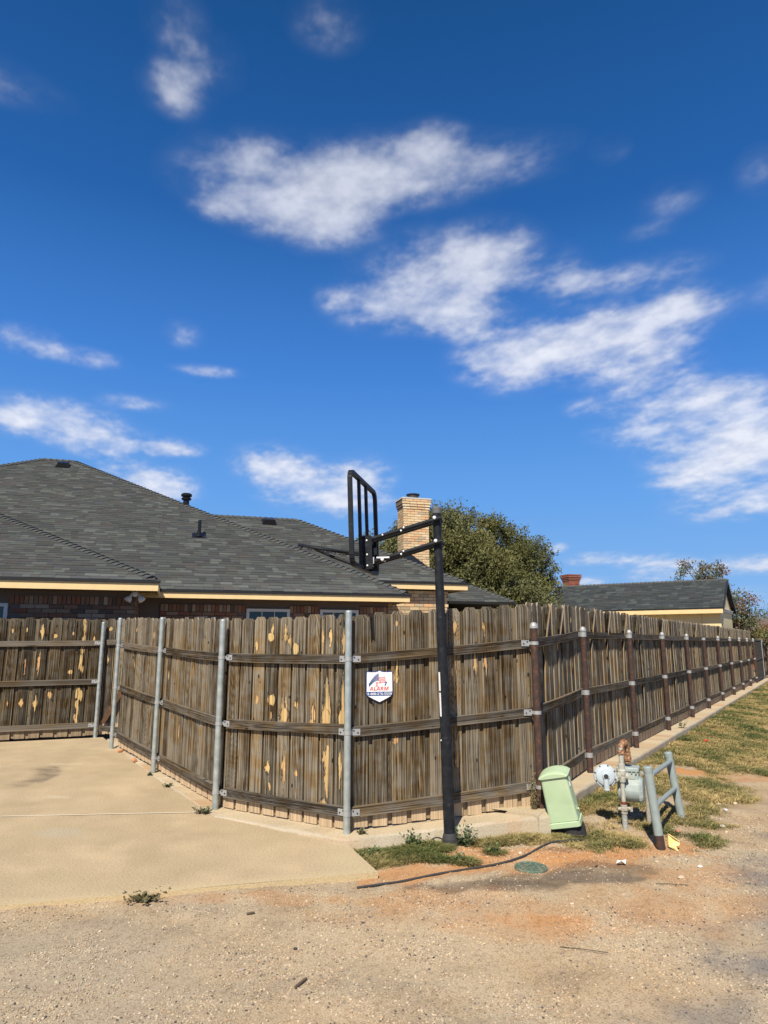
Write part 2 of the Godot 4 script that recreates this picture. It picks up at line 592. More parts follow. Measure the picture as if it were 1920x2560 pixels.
func on_drive(x: float, z: float) -> bool:
	return Geometry2D.is_point_in_polygon(Vector2(x, z), PackedVector2Array(DRIVE))

# how far a place lies in front of the drive's front edge
func drive_front(x: float, z: float) -> float:
	return (x + 0.044) * 0.2425 + (z + 5.464) * 0.9701

func ground_y(x: float, z: float) -> float:
	var d := verge(x, z)
	var side := smoothstep(-7.4, -6.3, z)              # the alley mouth lies a little lower
	var h := lerpf(lerpf(0.115, 0.02, side), 0.0, smoothstep(0.0, 1.5, d))
	var s := short_kerb(x, z)
	if d < 0.0:
		h = 0.0 + 0.05 * clampf((x + 0.3) / 1.8, 0.0, 1.0)
		h = lerpf(h, 0.006, smoothstep(0.1, 0.7, s))
		if s < -0.1: h = 0.1
	var mound := 0.035 * exp(-(pow(x - 1.35, 2) + pow(z + 6.05, 2)) / 0.12) + 0.03 * exp(-(pow(x - 0.35, 2) + pow(z + 5.95, 2)) / 0.06)
	h += mound
	if verge(x, z) > 0.0: h = maxf(h, 0.0)
	var f := drive_front(x, z)
	if x < 0.4: h = lerpf(minf(h, 0.0), h, smoothstep(0.0, 0.5, maxf(f * 0.4, x + 0.1)))
	h += nz.get_noise_2d(x, z) * 0.014 * smoothstep(30.0, 5.0, absf(z)) + nz2.get_noise_2d(x, z) * 0.012
	if Geometry2D.is_point_in_polygon(Vector2(x, z), drive_core): h = -0.16
	if d < -0.04 and s < -0.05: h = minf(h, 0.02)
	return h

func asphalt_share(x: float, z: float) -> float:
	# the worn edge of the alley's paving, bottom right
	var e := (x - 2.0) * 0.80 + (z + 4.39) * 0.56
	return smoothstep(-0.25, 0.40, e + nz2.get_noise_2d(x * 2.6, z * 2.6) * 0.42 + nz.get_noise_2d(x * 1.5, z * 1.5) * 0.16)

func grass_share(x: float, z: float) -> float:
	var d := verge(x, z)
	var n := nz2.get_noise_2d(x * 2.2 + 9.0, z * 2.2)
	var n2 := nz.get_noise_2d(x * 0.8, z * 0.8 + 31.0)
	if d > -0.02:
		var wide := lerpf(1.42, 3.2, smoothstep(-7.0, -15.0, z)) + n * 0.30
		var near := smoothstep(-6.02, -6.25, z + n2 * 0.25 - (x - 2.2) * 0.12)
		var g := smoothstep(wide, wide - 0.3, d) * near
		g *= (0.55 if z < -8.0 else 0.30) + 0.95 * clampf(0.5 + n * 1.1 + n2 * 0.8, 0.0, 1.0)
		# bare places
		for b in [[1.70, -6.30, 0.13], [2.28, -6.62, 0.15], [2.78, -6.72, 0.22], [3.05, -7.7, 0.28], [1.98, -6.9, 0.16], [3.3, -7.1, 0.2], [2.45, -6.28, 0.33], [3.85, -9.3, 0.5], [4.7, -9.0, 0.6], [7.9, -14.2, 0.6]]:
			g *= smoothstep(0.4, 1.1, Vector2(x - b[0], z - b[1]).length() / b[2])
		return clampf(g, 0.0, 1.0)
	var s := short_kerb(x, z)
	if s < 0.02: return 0.0
	var g2 := 0.0
	# [x, z, radius x, radius z, strength]
	for b in [[0.02, -5.97, 0.36, 0.20, 0.72], [0.30, -6.08, 0.26, 0.18, 0.7], [-0.1, -5.82, 0.20, 0.17, 0.8], [0.15, -5.85, 0.25, 0.12, 0.55], [0.92, -6.25, 0.30, 0.13, 0.8], [1.35, -6.35, 0.35, 0.12, 0.9], [0.42, -5.78, 0.12, 0.07, 0.75], [0.63, -5.76, 0.10, 0.07, 0.85], [0.9, -5.97, 0.08, 0.07, 0.7], [1.45, -6.22, 0.2, 0.1, 0.7]]:
		var q: float = pow((x - b[0]) / b[2], 2) + pow((z - b[1]) / b[3], 2)
		g2 = maxf(g2, b[4] * smoothstep(1.25, 0.5, q + n2 * 0.5))
	return g2

func ground_color(x: float, z: float) -> Color:
	var tan := Color(0.462, 0.350, 0.220)
	var grey := Color(0.432, 0.365, 0.265)
	var orange := Color(0.540, 0.285, 0.125)
	var pale := Color(0.540, 0.432, 0.290)
	var asph := Color(0.255, 0.235, 0.210)
	var n := nz2.get_noise_2d(x, z * 1.6)
	var n2 := nz2.get_noise_2d(x * 3.1 + 40.0, z * 3.6)
	var n3 := nz.get_noise_2d(x * 1.3, z * 1.3)
	var c := tan.lerp(grey, clampf(0.45 + n * 1.2 + n3 * 0.5, 0.0, 1.0))
	c = c.lerp(pale, clampf(n2 * 1.2 + n3 * 0.4, 0.0, 0.7))
	c = c.lerp(Color(0.30, 0.235, 0.165), clampf(-n2 * 0.9 - n3 * 0.9 - 0.1, 0.0, 0.55))
	# grey chippings in the left foreground
	c = c.lerp(grey * 0.97, clampf(smoothstep(0.4, -2.0, x + n2) * smoothstep(-4.9, -4.2, z) * 0.75, 0.0, 0.75))
	# orange earth near the kerb and in streaks across the alley mouth
	var org := 0.0
	for b in [[0.15, -5.52, 0.55, 0.22, 0.75], [0.85, -5.85, 0.6, 0.35, 0.8], [1.45, -5.95, 0.6, 0.30, 0.95], [2.2, -6.2, 0.5, 0.35, 0.75], [2.45, -5.5, 0.6, 0.35, 0.45], [0.9, -4.55, 0.6, 0.22, 0.8], [1.9, -4.75, 0.4, 0.3, 0.45], [0.45, -5.0, 0.7, 0.25, 0.45], [2.9, -5.15, 0.5, 0.2, 0.4], [4.0, -9.3, 0.45, 0.22, 1.1], [4.7, -9.2, 0.8, 0.3, 0.6], [7.2, -13.6, 1.2, 0.5, 0.5], [-0.9, -5.05, 0.9, 0.12, 0.4], [2.1, -4.95, 0.8, 0.40, 0.34], [0.7, -4.75, 1.0, 0.35, 0.30]]:
		var q: float = pow((x - b[0]) / b[2], 2) + pow((z - b[1]) / b[3], 2)
		org = maxf(org, b[4] * smoothstep(1.4, 0.2, q + n2 * 1.1 + n3 * 0.9))
	c = c.lerp(orange, clampf(org, 0.0, 1.0))
	# pale wash of dust
	for b in [[0.25, -4.35, 0.9, 0.35, 0.6], [1.5, -4.3, 0.5, 0.35, 0.55], [0.9, -5.05, 0.5, 0.12, 0.4]]:
		var q: float = pow((x - b[0]) / b[2], 2) + pow((z - b[1]) / b[3], 2)
		c = c.lerp(pale, clampf(b[4] * smoothstep(1.3, 0.2, q + n2 * 1.2), 0.0, 1.0))
	# crumbs and a smear of old tar beside the green lid
	for b in [[0.75, -5.25, 0.55, 0.13, 0.62], [1.50, -5.42, 0.30, 0.14, 0.35], [1.75, -5.62, 0.42, 0.14, 0.55], [1.05, -5.36, 0.35, 0.12, 0.55], [1.42, -6.02, 0.20, 0.07, 0.5]]:
		var q: float = pow((x - b[0]) / b[2], 2) + pow((z - b[1]) / b[3], 2)
		c = c.lerp(Color(0.125, 0.098, 0.075), clampf(b[4] * smoothstep(1.25, 0.55, q + n3 * 1.1 + n2 * 0.5), 0.0, 1.0))
	var tar := pow((x - 1.53) / 0.36, 2) + pow((z + 5.43) / 0.125, 2)
	c = c.lerp(Color(0.215, 0.172, 0.128) * (1.0 + n3 * 0.3), 0.9 * smoothstep(1.12, 0.95, tar + n2 * 0.5 + n3 * 0.3))
	c = c.lerp(Color(0.10, 0.082, 0.068), 0.6 * smoothstep(0.22, 0.0, absf(tar + n2 * 0.5 + n3 * 0.3 - 1.05)))
	# the paving with sand lying on it
	var a := asphalt_share(x, z)
	c = c.lerp(asph.lerp(pale, clampf(0.28 + n2 * 0.7 + n3 * 0.6, 0.0, 0.7)), a)
	# soil and thatch under the grass
	var g := grass_share(x, z)
	c = c.lerp(Color(0.370, 0.265, 0.135), g * 0.75)
	if z < -12.0: c = c.lerp(Color(0.36, 0.29, 0.15), smoothstep(-12.0, -30.0, z) * 0.7)
	return c

func grid_lines(lo: float, hi: float, step: float, reach: float) -> Array:
	var a := []
	var v := lo
	while v < hi:
		a.append(v); v += step
	a.append(hi)
	var d := step * 1.5
	while v < reach:
		v += d; d *= 1.32
		a.append(v)
	v = lo
	d = step * 1.5
	while v > -reach:
		v -= d; d *= 1.32
		a.push_front(v)
	return a

func sheet(xs: Array, zs: Array, height: Callable, color: Callable) -> ArrayMesh:
	var nx := xs.size()
	var nzz := zs.size()
	var P := PackedVector3Array()
	var N := PackedVector3Array()
	var C := PackedColorArray()
	var I := PackedInt32Array()
	for z in zs:
		for x in xs:
			P.append(Vector3(x, height.call(x, z), z))
			C.append(color.call(x, z))
	N.resize(P.size())
	for j in nzz:
		for i in nx:
			var k := j * nx + i
			var a := P[j * nx + mini(i + 1, nx - 1)] - P[j * nx + maxi(i - 1, 0)]
			var b := P[mini(j + 1, nzz - 1) * nx + i] - P[maxi(j - 1, 0) * nx + i]
			N[k] = b.cross(a).normalized()
			if i < nx - 1 and j < nzz - 1:
				I.append_array([k, k + 1, k + nx, k + 1, k + nx + 1, k + nx])
	var arr := []
	arr.resize(Mesh.ARRAY_MAX)
	arr[Mesh.ARRAY_VERTEX] = P
	arr[Mesh.ARRAY_NORMAL] = N
	arr[Mesh.ARRAY_COLOR] = C
	arr[Mesh.ARRAY_INDEX] = I
	var m := ArrayMesh.new()
	m.add_surface_from_arrays(Mesh.PRIMITIVE_TRIANGLES, arr)
	return m

func make_ground() -> void:
	nz = noise(3, 2.4, 4)
	nz2 = noise(12, 0.55, 4)
	var m := noisy(noise_tex(21, 0.11, 4, [[0.0, 0.30, 0.27, 0.25], [0.28, 0.66, 0.64, 0.62], [0.48, 0.93, 0.925, 0.92], [0.66, 1.0, 1.0, 1.0], [0.86, 1.0, 1.0, 1.0]], 512), 1.15, 0.95, 0.0, noise_tex(23, 0.10, 4, [], 512, 2.2), 0.45)
	m.vertex_color_use_as_albedo = true
	m.metallic_specular = 0.2
	# a second, coarser speckle over the first so that neither repeat shows
	m.detail_enabled = true
	m.detail_blend_mode = BaseMaterial3D.BLEND_MODE_MUL
	m.detail_uv_layer = BaseMaterial3D.DETAIL_UV_1
	m.detail_albedo = noise_tex(27, 0.03, 5, [[0.0, 0.62, 0.58, 0.54], [0.45, 0.92, 0.92, 0.92], [1.0, 1.0, 1.0, 1.0]], 512)
	M.ground = m
	var g := part("ground", sheet(grid_lines(-5.0, 6.0, 0.055, 500.0), grid_lines(-10.0, -2.2, 0.055, 500.0), ground_y, ground_color), m, self)
	g.set_meta("kind", "structure")

func stain(x: float, z: float) -> Color:
	var base := Color(0.452, 0.360, 0.234)
	var n := nz2.get_noise_2d(x * 1.4, z * 1.4)
	var n2 := nz.get_noise_2d(x * 1.1, z * 1.1)
	var n3 := nz.get_noise_2d(x * 0.42 + 5.0, z * 0.42)
	var c := base * (1.0 + n * 0.16 + n2 * 0.15)
	c = c.lerp(Color(0.430, 0.350, 0.225), clampf(0.2 + n3 * 0.9, 0.0, 0.7))
	# bleached rim by the kerb and along the front edge
	var f := -drive_front(x, z)
	c = c.lerp(Color(0.52, 0.43, 0.27), 0.7 * smoothstep(0.14, 0.0, f + n2 * 0.05))
	c = c.lerp(Color(0.50, 0.42, 0.27), 0.55 * smoothstep(0.5, 0.1, Vector2(x + 0.2, (z + 5.75) * 0.6).length() + n2 * 0.12))
	# curved black tyre scuff
	var q := Vector2(x + 4.95, z + 8.65)
	var rr := q.length()
	var an := rad_to_deg(q.angle())
	if rr > 0.62 and rr < 0.98 and an > -55.0 and an < 50.0:
		var lines := 0.55 + 0.45 * sin(rr * 95.0 + n2 * 3.0)
		var e := smoothstep(0.62, 0.80, rr) * smoothstep(0.98, 0.95, rr) * smoothstep(-55.0, -38.0, an) * smoothstep(50.0, 10.0, an)
		c = c.lerp(Color(0.10, 0.085, 0.075), e * (0.25 + 0.45 * lines))
	# scraped white spots
	for b in [[-4.25, -9.5, 0.30, 0.045], [-3.55, -7.75, 0.2, 0.05], [-4.3, -7.35, 0.1, 0.05], [-2.25, -8.0, 0.05, 0.04]]:
		var w: float = pow((x - b[0]) / b[2], 2) + pow((z - b[1]) / b[3], 2)
		c = c.lerp(Color(0.58, 0.50, 0.38), 0.65 * smoothstep(1.3, 0.3, w + n2 * 1.4))
	# old repair spot in the front slab
	var sp := pow((x + 2.86) / 0.22, 2) + pow((z + 6.45) / 0.13, 2)
	c = c.lerp(Color(0.42, 0.37, 0.27), 0.7 * smoothstep(1.2, 0.8, sp + n2 * 0.3))
	# faint wheel tracks
	for xx in [-1.95, -3.4]:
		c = c.lerp(Color(0.30, 0.235, 0.15), 0.12 * smoothstep(0.22, 0.05, absf(x - xx - (z + 6.0) * 0.25 + n * 0.1)))
	# oil spots
	for b in [[-1.62, -5.9, 0.02], [-0.75, -6.0, 0.02], [-1.3, -6.3, 0.025], [-2.1, -8.0, 0.03], [-2.6, -6.6, 0.02]]:
		c = c.lerp(Color(0.12, 0.10, 0.08), 0.7 * smoothstep(1.2, 0.6, Vector2(x - b[0], z - b[1]).length() / b[2]))
	return c

# concrete slab: the top is finely divided inside its outline, with a worn, rounded edge and sides
func slab(called: String, outline: Array, parent: Node, m: Material) -> void:
	var poly := PackedVector2Array(outline)
	var lo := poly[0]
	var hi := poly[0]
	for p in poly:
		lo = lo.min(p); hi = hi.max(p)
	lo.x = maxf(lo.x, -12.0)
	var st := st_new()
	var step := 0.07
	var nxx := int(ceil((hi.x - lo.x) / step))
	var nyy := int(ceil((hi.y - lo.y) / step))
	for j in nyy:
		for i in nxx:
			var a := lo + Vector2(i, j) * step
			var cell := PackedVector2Array([a, a + Vector2(step, 0), a + Vector2(step, step), a + Vector2(0, step)])
			var inside := 0
			for q in cell: inside += int(Geometry2D.is_point_in_polygon(q, poly))
			var shapes := [cell] if inside == 4 else (Geometry2D.intersect_polygons(cell, poly) if inside > 0 or Geometry2D.intersect_polygons(cell, poly).size() > 0 else [])
			for s in shapes:
				for k in range(1, s.size() - 1):
					var v := []
					for q in [s[0], s[k], s[k + 1]]: v.append(Vector3(q.x, drive_y(q.y) + nz2.get_noise_2d(q.x * 0.7, q.y * 0.7) * 0.006, q.y))
					if (v[1] - v[0]).cross(v[2] - v[0]).y > 0.0: v = [v[0], v[2], v[1]]
					for q in v:
						st.set_color(stain(q.x, q.z)); st.set_normal(Vector3(0, 0.9997, 0.0235).normalized()); st.add_vertex(q)
	for k in poly.size():
		var a := poly[k]
		var b := poly[(k + 1) % poly.size()]
		var n := maxi(1, int(a.distance_to(b) / 0.15))
		var out := Vector3((b - a).y, 0, -(b - a).x)
		if Geometry2D.is_point_in_polygon((a + b) / 2 + Vector2(out.x, out.z).normalized() * 0.01, poly): out = -out
		for s in n:
			var p := a.lerp(b, float(s) / n)
			var q := a.lerp(b, float(s + 1) / n)
			st.set_color(Color(0.50, 0.40, 0.24))
			face(st, Vector3(p.x, drive_y(p.y), p.y), Vector3(q.x, drive_y(q.y), q.y), Vector3(q.x, drive_y(q.y) - 0.12, q.y), Vector3(p.x, drive_y(p.y) - 0.12, p.y), out)
	part(called, done(st), m, parent)

func make_drive() -> void:
	var m := noisy(noise_tex(31, 0.07, 5, [[0.0, 0.66, 0.63, 0.60], [0.38, 0.92, 0.91, 0.90], [0.6, 0.99, 0.99, 0.99], [1.0, 1.0, 1.0, 1.0]], 512), 1.1, 0.9, 0.0, noise_tex(33, 0.16, 3, [], 256, 2.0), 0.35)
	m.vertex_color_use_as_albedo = true
	m.metallic_specular = 0.25
	M.concrete = m
	var d := Node3D.new()
	d.name = "driveway"
	add_child(d)
	d.set_meta("kind", "structure")
	# the joint runs from the fence post across to the left
	var j0 := Vector2(-1.665, -7.12)
	var j1 := Vector2(-12.0, -6.30)
	var gap := Vector2(0, 0.0125)
	slab("front_slab", [Vector2(-0.044, -5.464), Vector2(-0.299, -6.104), Vector2(-1.60, -6.945), j0 + gap, j1 + gap, Vector2(-12, -2.47)], d, m)
	slab("back_slab", [j0 - gap, Vector2(-2.839, -8.786), Vector2(-4.30, -11.18), Vector2(-4.62, -11.72), Vector2(-12.0, -9.3), j1 - gap], d, m)
	var st := st_new()
	st.set_color(Color(0.72, 0.64, 0.50))
	for k in 40:                                        # pale filler in the joint, broken off here and there
		if k in [14, 30]: continue
		var a := j0.lerp(j1, k / 40.0)
		var b := j0.lerp(j1, (k + 1) / 40.0)
		var y0 := drive_y(a.y) + 0.004
		var y1 := drive_y(b.y) + 0.004
		quad(st, Vector3(a.x, y0, a.y + 0.0125), Vector3(b.x, y1, b.y + 0.0125), Vector3(b.x, y1, b.y - 0.0125), Vector3(a.x, y0, a.y - 0.0125))
	part("joint_filler", done(st), m, d)

# kerb under the fences: stations of [back-top, front-top, front-bottom]
func kerb_run(called: String, stations: Array, parent: Node, m: Material, cracks := 0.0) -> void:
	var st := st_new()
	var fine := []
	for k in stations.size() - 1:
		var n := maxi(1, int(stations[k][1].distance_to(stations[k + 1][1]) / 0.12))
		for s in n + (1 if k == stations.size() - 2 else 0):
			var t := float(s) / n
			fine.append([stations[k][0].lerp(stations[k + 1][0], t), stations[k][1].lerp(stations[k + 1][1], t), stations[k][2].lerp(stations[k + 1][2], t)])
	var prev := []
	for f in fine:
		var back: Vector3 = f[0]
		var top: Vector3 = f[1]
		var bot: Vector3 = f[2]
		var w := nz.get_noise_3d(top.x * 2.0, top.y, top.z * 2.0)
		var outv := Vector3(top.x - back.x, 0, top.z - back.z).normalized()
		top += outv * w * 0.008
		var r := 0.016 + 0.008 * w
		var p := [back, top - outv * r * 1.6, top - outv * r * 0.5 - Vector3(0, r * 0.35, 0), top - Vector3(0, r * 1.3, 0), bot + outv * w * 0.01]
		p.append(back.lerp(p[1], 0.5))
		p = [p[0], p[5], p[1], p[2], p[3], p[3].lerp(p[4], 0.5), p[4]]
		if prev.size():
			for i in p.size() - 1:
				var mid: Vector3 = (p[i] + p[i + 1]) * 0.5
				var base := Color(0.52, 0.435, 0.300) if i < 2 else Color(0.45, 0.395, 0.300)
				var n := nz.get_noise_3d(mid.x * 1.2, mid.y * 6.0, mid.z * 1.2)
				var n2 := nz2.get_noise_3d(mid.x * 1.5, mid.y, mid.z * 1.5 + 20.0)
				var c := base * (1.0 + n * 0.22)
				c = c.lerp(Color(0.43, 0.25, 0.12), clampf(n2 * 1.6 - 0.05, 0.0, 0.6) if i < 2 else clampf(n2 * 0.9 + n * 0.5, 0.0, 0.5))
				st.set_color(c)
				face(st, prev[i], p[i], p[i + 1], prev[i + 1], outv + Vector3.UP)
		else:
			st.set_color(Color(0.42, 0.35, 0.25))
			for i in range(1, p.size() - 1): face3(st, Vector3(back.x, bot.y, back.z), p[i], p[i + 1], fine[0][1] - fine[1][1])
		prev = p
	st.set_color(Color(0.42, 0.35, 0.25))
	var le: Array = fine[fine.size() - 1]
	for i in range(0, prev.size() - 1): face3(st, Vector3(le[0].x, le[2].y, le[0].z), prev[i], prev[i + 1], le[1] - fine[fine.size() - 2][1])
	part(called, done(st), m, parent)

func make_kerbs() -> void:
	var k := Node3D.new()
	k.name = "kerb"
	add_child(k)
	k.set_meta("kind", "structure")
	var m: Material = M.concrete
	# strip beside the driveway from the gate to the third grey post, nearly level with it
	kerb_run("kerb_strip", [[Vector3(-4.15, 0.205, -12.0), Vector3(-4.44, 0.198, -11.42), Vector3(-4.44, 0.05, -11.42)], [Vector3(-2.35, 0.13, -8.75), Vector3(-2.832, 0.124, -8.782), Vector3(-2.832, -0.02, -8.782)], [Vector3(-1.2, 0.095, -7.05), Vector3(-1.628, 0.086, -6.96), Vector3(-1.628, -0.05, -6.96)]], k, m)
	# rising kerb along the driveway to the corner
	kerb_run("kerb_side", [[Vector3(-1.30, 0.097, -7.30), Vector3(-1.622, 0.088, -6.955), Vector3(-1.622, 0.0, -6.955)], [Vector3(-0.62, 0.097, -6.68), Vector3(-0.97, 0.092, -6.535), Vector3(-0.955, -0.02, -6.515)], [Vector3(-0.12, 0.098, -6.55), Vector3(-0.318, 0.095, -6.122), Vector3(-0.296, -0.10, -6.098)]], k, m)
	kerb_run("kerb_front", [[Vector3(-0.12, 0.098, -6.55), Vector3(-0.318, 0.095, -6.122), Vector3(-0.296, -0.10, -6.098)], [Vector3(0.6, 0.15, -6.75), Vector3(0.55, 0.147, -6.285), Vector3(0.55, -0.06, -6.262)], [Vector3(1.45, 0.205, -6.95), Vector3(1.475, 0.203, -6.46), Vector3(1.475, -0.03, -6.445)]], k, m)
	var a := FG + FN * 0.20 + FD * -2.28
	var b := FG + FN * 0.20 + FD * 27.0
	var ab := -FN * 0.55
	kerb_run("kerb_long", [[a + ab, a, a - Vector3(0, 0.22, 0)], [b + ab, b, b - Vector3(0, 0.22, 0)]], k, m)

# ---- loose things on the ground -----------------------------------------------
func pebble_mesh(s: int) -> ArrayMesh:
	var r := RandomNumberGenerator.new()
	r.seed = s
	var st := st_new()
	var rings := []
	for k in [[-0.42, 0.55], [0.0, 1.0], [0.38, 0.62]]:
		var q := []
		for i in 6:
			var a := TAU * i / 6
			var rad: float = k[1] * r.randf_range(0.75, 1.1) * 0.5
			q.append(Vector3(cos(a) * rad, k[0] * r.randf_range(0.6, 0.8), sin(a) * rad * 0.85))
		rings.append(q)
	skin(st, rings)
	return done(st)

func scatter(called: String, mesh: Mesh, m: Material, list: Array, cols: PackedColorArray) -> void:
	var mm := MultiMesh.new()
	mm.transform_format = MultiMesh.TRANSFORM_3D
	mm.use_colors = true
	mm.mesh = mesh
	mm.instance_count = list.size()
	for i in list.size():
		mm.set_instance_transform(i, list[i])
		mm.set_instance_color(i, cols[i])
	var o := MultiMeshInstance3D.new()
	o.name = numbered(called)
	o.multimesh = mm
	o.material_override = m
	add_child(o)
	tag(o, "", "", "", "stuff")

func make_gravel() -> void:
	var r := RandomNumberGenerator.new()
	r.seed = 77
	var m := mat(Color.WHITE, 0.9)
	m.vertex_color_use_as_albedo = true
	var tones := [Color(0.50, 0.41, 0.30), Color(0.52, 0.43, 0.32), Color(0.40, 0.31, 0.22), Color(0.30, 0.25, 0.21), Color(0.50, 0.42, 0.31), Color(0.10, 0.085, 0.08), Color(0.45, 0.30, 0.18), Color(0.20, 0.17, 0.15), Color(0.50, 0.41, 0.29)]
	var list := []
	var cols := PackedColorArray()
	for v in 3:
		var tries := 0
		while list.size() < 21000 * (v + 1) and tries < 130000:
			tries += 1
			var z := -2.9 - pow(r.randf(), 1.25) * 4.4
			var x := r.randf_range(-1.0, 1.0) * (0.66 * -z) + 0.1
			if on_drive(x, z) or drive_front(x, z) < 0.015 and x < 0.0: continue
			var d := verge(x, z)
			if d < 0.03 and short_kerb(x, z) < 0.05: continue
			var w := 0.42 + nz2.get_noise_2d(x * 2.0, z * 2.0) * 1.0 + nz.get_noise_2d(x, z) * 0.45
			w *= 1.0 - 0.5 * asphalt_share(x, z)
			w += 0.5 * smoothstep(-0.3, 0.5, x) * smoothstep(-5.6, -6.0, z)
			if r.randf() > w: continue
			var s := 0.0026 + 0.0060 * pow(r.randf(), 3.6)
			if r.randf() < 0.005: s *= 2.0
			list.append(Transform3D(Basis.from_euler(Vector3(r.randf_range(-0.5, 0.5), r.randf() * TAU, r.randf_range(-0.5, 0.5))).scaled(Vector3(r.randf_range(0.75, 1.3), r.randf_range(0.7, 1.1), r.randf_range(0.75, 1.3)) * s * 2.0), Vector3(x, ground_y(x, z) + s * 0.25, z)))
			var c: Color = tones[r.randi() % tones.size()]
			if r.randf() < 0.55: c = ground_color(x, z) * r.randf_range(0.7, 1.15)
			if r.randf() < asphalt_share(x, z) * 0.35: c = Color(0.12, 0.115, 0.115)
			cols.append(c * r.randf_range(0.8, 1.12))
	scatter("gravel", pebble_mesh(300), m, list, cols)

func tuft_mesh(s: int, blades: int, spread: float) -> ArrayMesh:
	var r := RandomNumberGenerator.new()
	r.seed = s
	var st := st_new()
	for b in blades:
		var a := r.randf() * TAU
		var root := Vector3(cos(a), 0, sin(a)) * r.randf() * spread * 0.5
		var lean := Vector3(cos(a + r.randf_range(-0.7, 0.7)), 0, sin(a + r.randf_range(-0.7, 0.7)))
		var h := r.randf_range(0.45, 1.0)
		var out := r.randf_range(0.2, 1.0)
		var p1 := root + lean * out * 0.28 + Vector3(0, h * 0.62, 0)
		var p2 := root + lean * out * 0.85 + Vector3(0, h * r.randf_range(0.55, 1.0), 0)
		var side := lean.cross(Vector3.UP).rotated(Vector3.UP, r.randf_range(-0.6, 0.6)) * 0.036
		quad(st, root - side, root + side, p1 + side * 0.8, p1 - side * 0.8)
		tri(st, p1 - side * 0.8, p1 + side * 0.8, p2)
	return done(st)

func make_grass() -> void:
	var r := RandomNumberGenerator.new()
	r.seed = 99
	var m := mat(Color.WHITE, 0.8)
	m.vertex_color_use_as_albedo = true
	m.backlight_enabled = true
	m.backlight = Color(0.5, 0.5, 0.5)
	m.metallic_specular = 0.25
	var list := []
	var cols := PackedColorArray()
	for v in 3:
		var tries := 0
		while list.size() < 15000 * (v + 1) and tries < 160000:
			tries += 1
			var x := 0.0
			var z := 0.0
			if r.randf() < 0.16:
				x = r.randf_range(-0.3, 1.8); z = r.randf_range(-6.5, -5.6)
			else:
				var t := -2.6 + pow(r.randf(), 1.7) * 29.0
				var p := FG + FN * (0.2 + r.randf() * 3.2) + FD * t
				x = p.x; z = p.z
			var g := grass_share(x, z)
			if verge(x, z) < 0.02 and short_kerb(x, z) < 0.04: continue
			if r.randf() > pow(g, 1.2): continue
			var far := smoothstep(-8.0, -20.0, z)
			var s := r.randf_range(0.024, 0.056) * (1.0 + far * 0.6) * (0.75 + 0.5 * g)
			list.append(Transform3D(Basis(Vector3.UP, r.randf() * TAU).scaled(Vector3(s * r.randf_range(1.0, 1.8), s, s * r.randf_range(1.0, 1.8))), Vector3(x, ground_y(x, z) - 0.004, z)))
			var dry := clampf(0.56 + nz2.get_noise_2d(x * 1.7 + 3.0, z * 1.7) * 1.1 + r.randf_range(-0.35, 0.35), 0.0, 1.0)
			if verge(x, z) < 0.0: dry *= 0.72
			var c := Color(0.085, 0.120, 0.036).lerp(Color(0.480, 0.375, 0.170), dry)
			cols.append(c * r.randf_range(0.75, 1.2))
	scatter("grass", tuft_mesh(500, 12, 1.0), m, list, cols)

# ---- fences -------------------------------------------------------------------
# a dog-eared board standing on its origin, face along +z
func picket_mesh(atlas: String, cols: int, col: int, w: float, variant: int) -> ArrayMesh:
	var key := "%s %d %.3f %d" % [atlas, col, w, variant]
	if picket_cache.has(key): return picket_cache[key]
	var r := RandomNumberGenerator.new()
	r.seed = col * 31 + variant * 977 + int(w * 1000)
	var t := 0.016
	var h := 1.90
	var cut := r.randf_range(0.026, 0.038)
	var twist := 0.0
	var bow := r.randf_range(-0.006, 0.006)
	if variant == 1: twist = 0.85
	if variant == 2: twist = -0.12
	if variant == 3: bow = 0.03
	var rings := []
	var vs := []
	for k in [[0.0, 0.0], [0.25, 0.0], [0.5, 0.0], [0.72, 0.0], [0.86, 0.0], [1.0 - cut / h, 0.0], [1.0, 1.0]]:
		var y: float = k[0] * h
		var hw: float = w / 2 - k[1] * cut * 0.8
		var tw := twist * pow(clampf((k[0] - 0.66) / 0.34, 0.0, 1.0), 1.3)
		var b := Basis(Vector3.UP, tw)
		var off := Vector3(0, y, bow * sin(k[0] * PI) + (0.03 * pow(maxf(k[0] - 0.7, 0.0) / 0.3, 2.0) if variant == 3 else 0.0) + absf(sin(tw)) * w * 0.35)
		if k[0] == 0.0: off.y += 0.0
		rings.append([off + b * Vector3(-hw, 0, t / 2), off + b * Vector3(hw, 0, t / 2), off + b * Vector3(hw, 0, -t / 2), off + b * Vector3(-hw, 0, -t / 2)])
		vs.append(1.0 - k[0])
	var st := st_new()
	var u0 := (col + 0.04) / cols
	var u1 := (col + 0.96) / cols
	var n: int = rings.size()
	for k in n - 1:
		for i in 4:
			var j := (i + 1) % 4
			var ua := 0.0
			var ub := 0.0
			match i:
				0: ua = u0; ub = u1
				1: ua = u1; ub = u1 - 0.08 / cols
				2: ua = u1; ub = u0
				3: ua = u0 + 0.08 / cols; ub = u0
			uv_quad(st, [rings[k][i], rings[k][j], rings[k + 1][j], rings[k + 1][i]], [Vector2(ua, vs[k]), Vector2(ub, vs[k]), Vector2(ub, vs[k + 1]), Vector2(ua, vs[k + 1])])
	var q: Array = rings[n - 1]
	uv_quad(st, [q[0], q[1], q[2], q[3]], [Vector2(u0, 0.002), Vector2(u1, 0.002), Vector2(u1, 0.02), Vector2(u0, 0.02)])
	q = rings[0]
	uv_quad(st, [q[1], q[0], q[3], q[2]], [Vector2(u0, 0.98), Vector2(u1, 0.98), Vector2(u1, 0.999), Vector2(u0, 0.999)])
	var m := done(st)
	picket_cache[key] = m
	return m

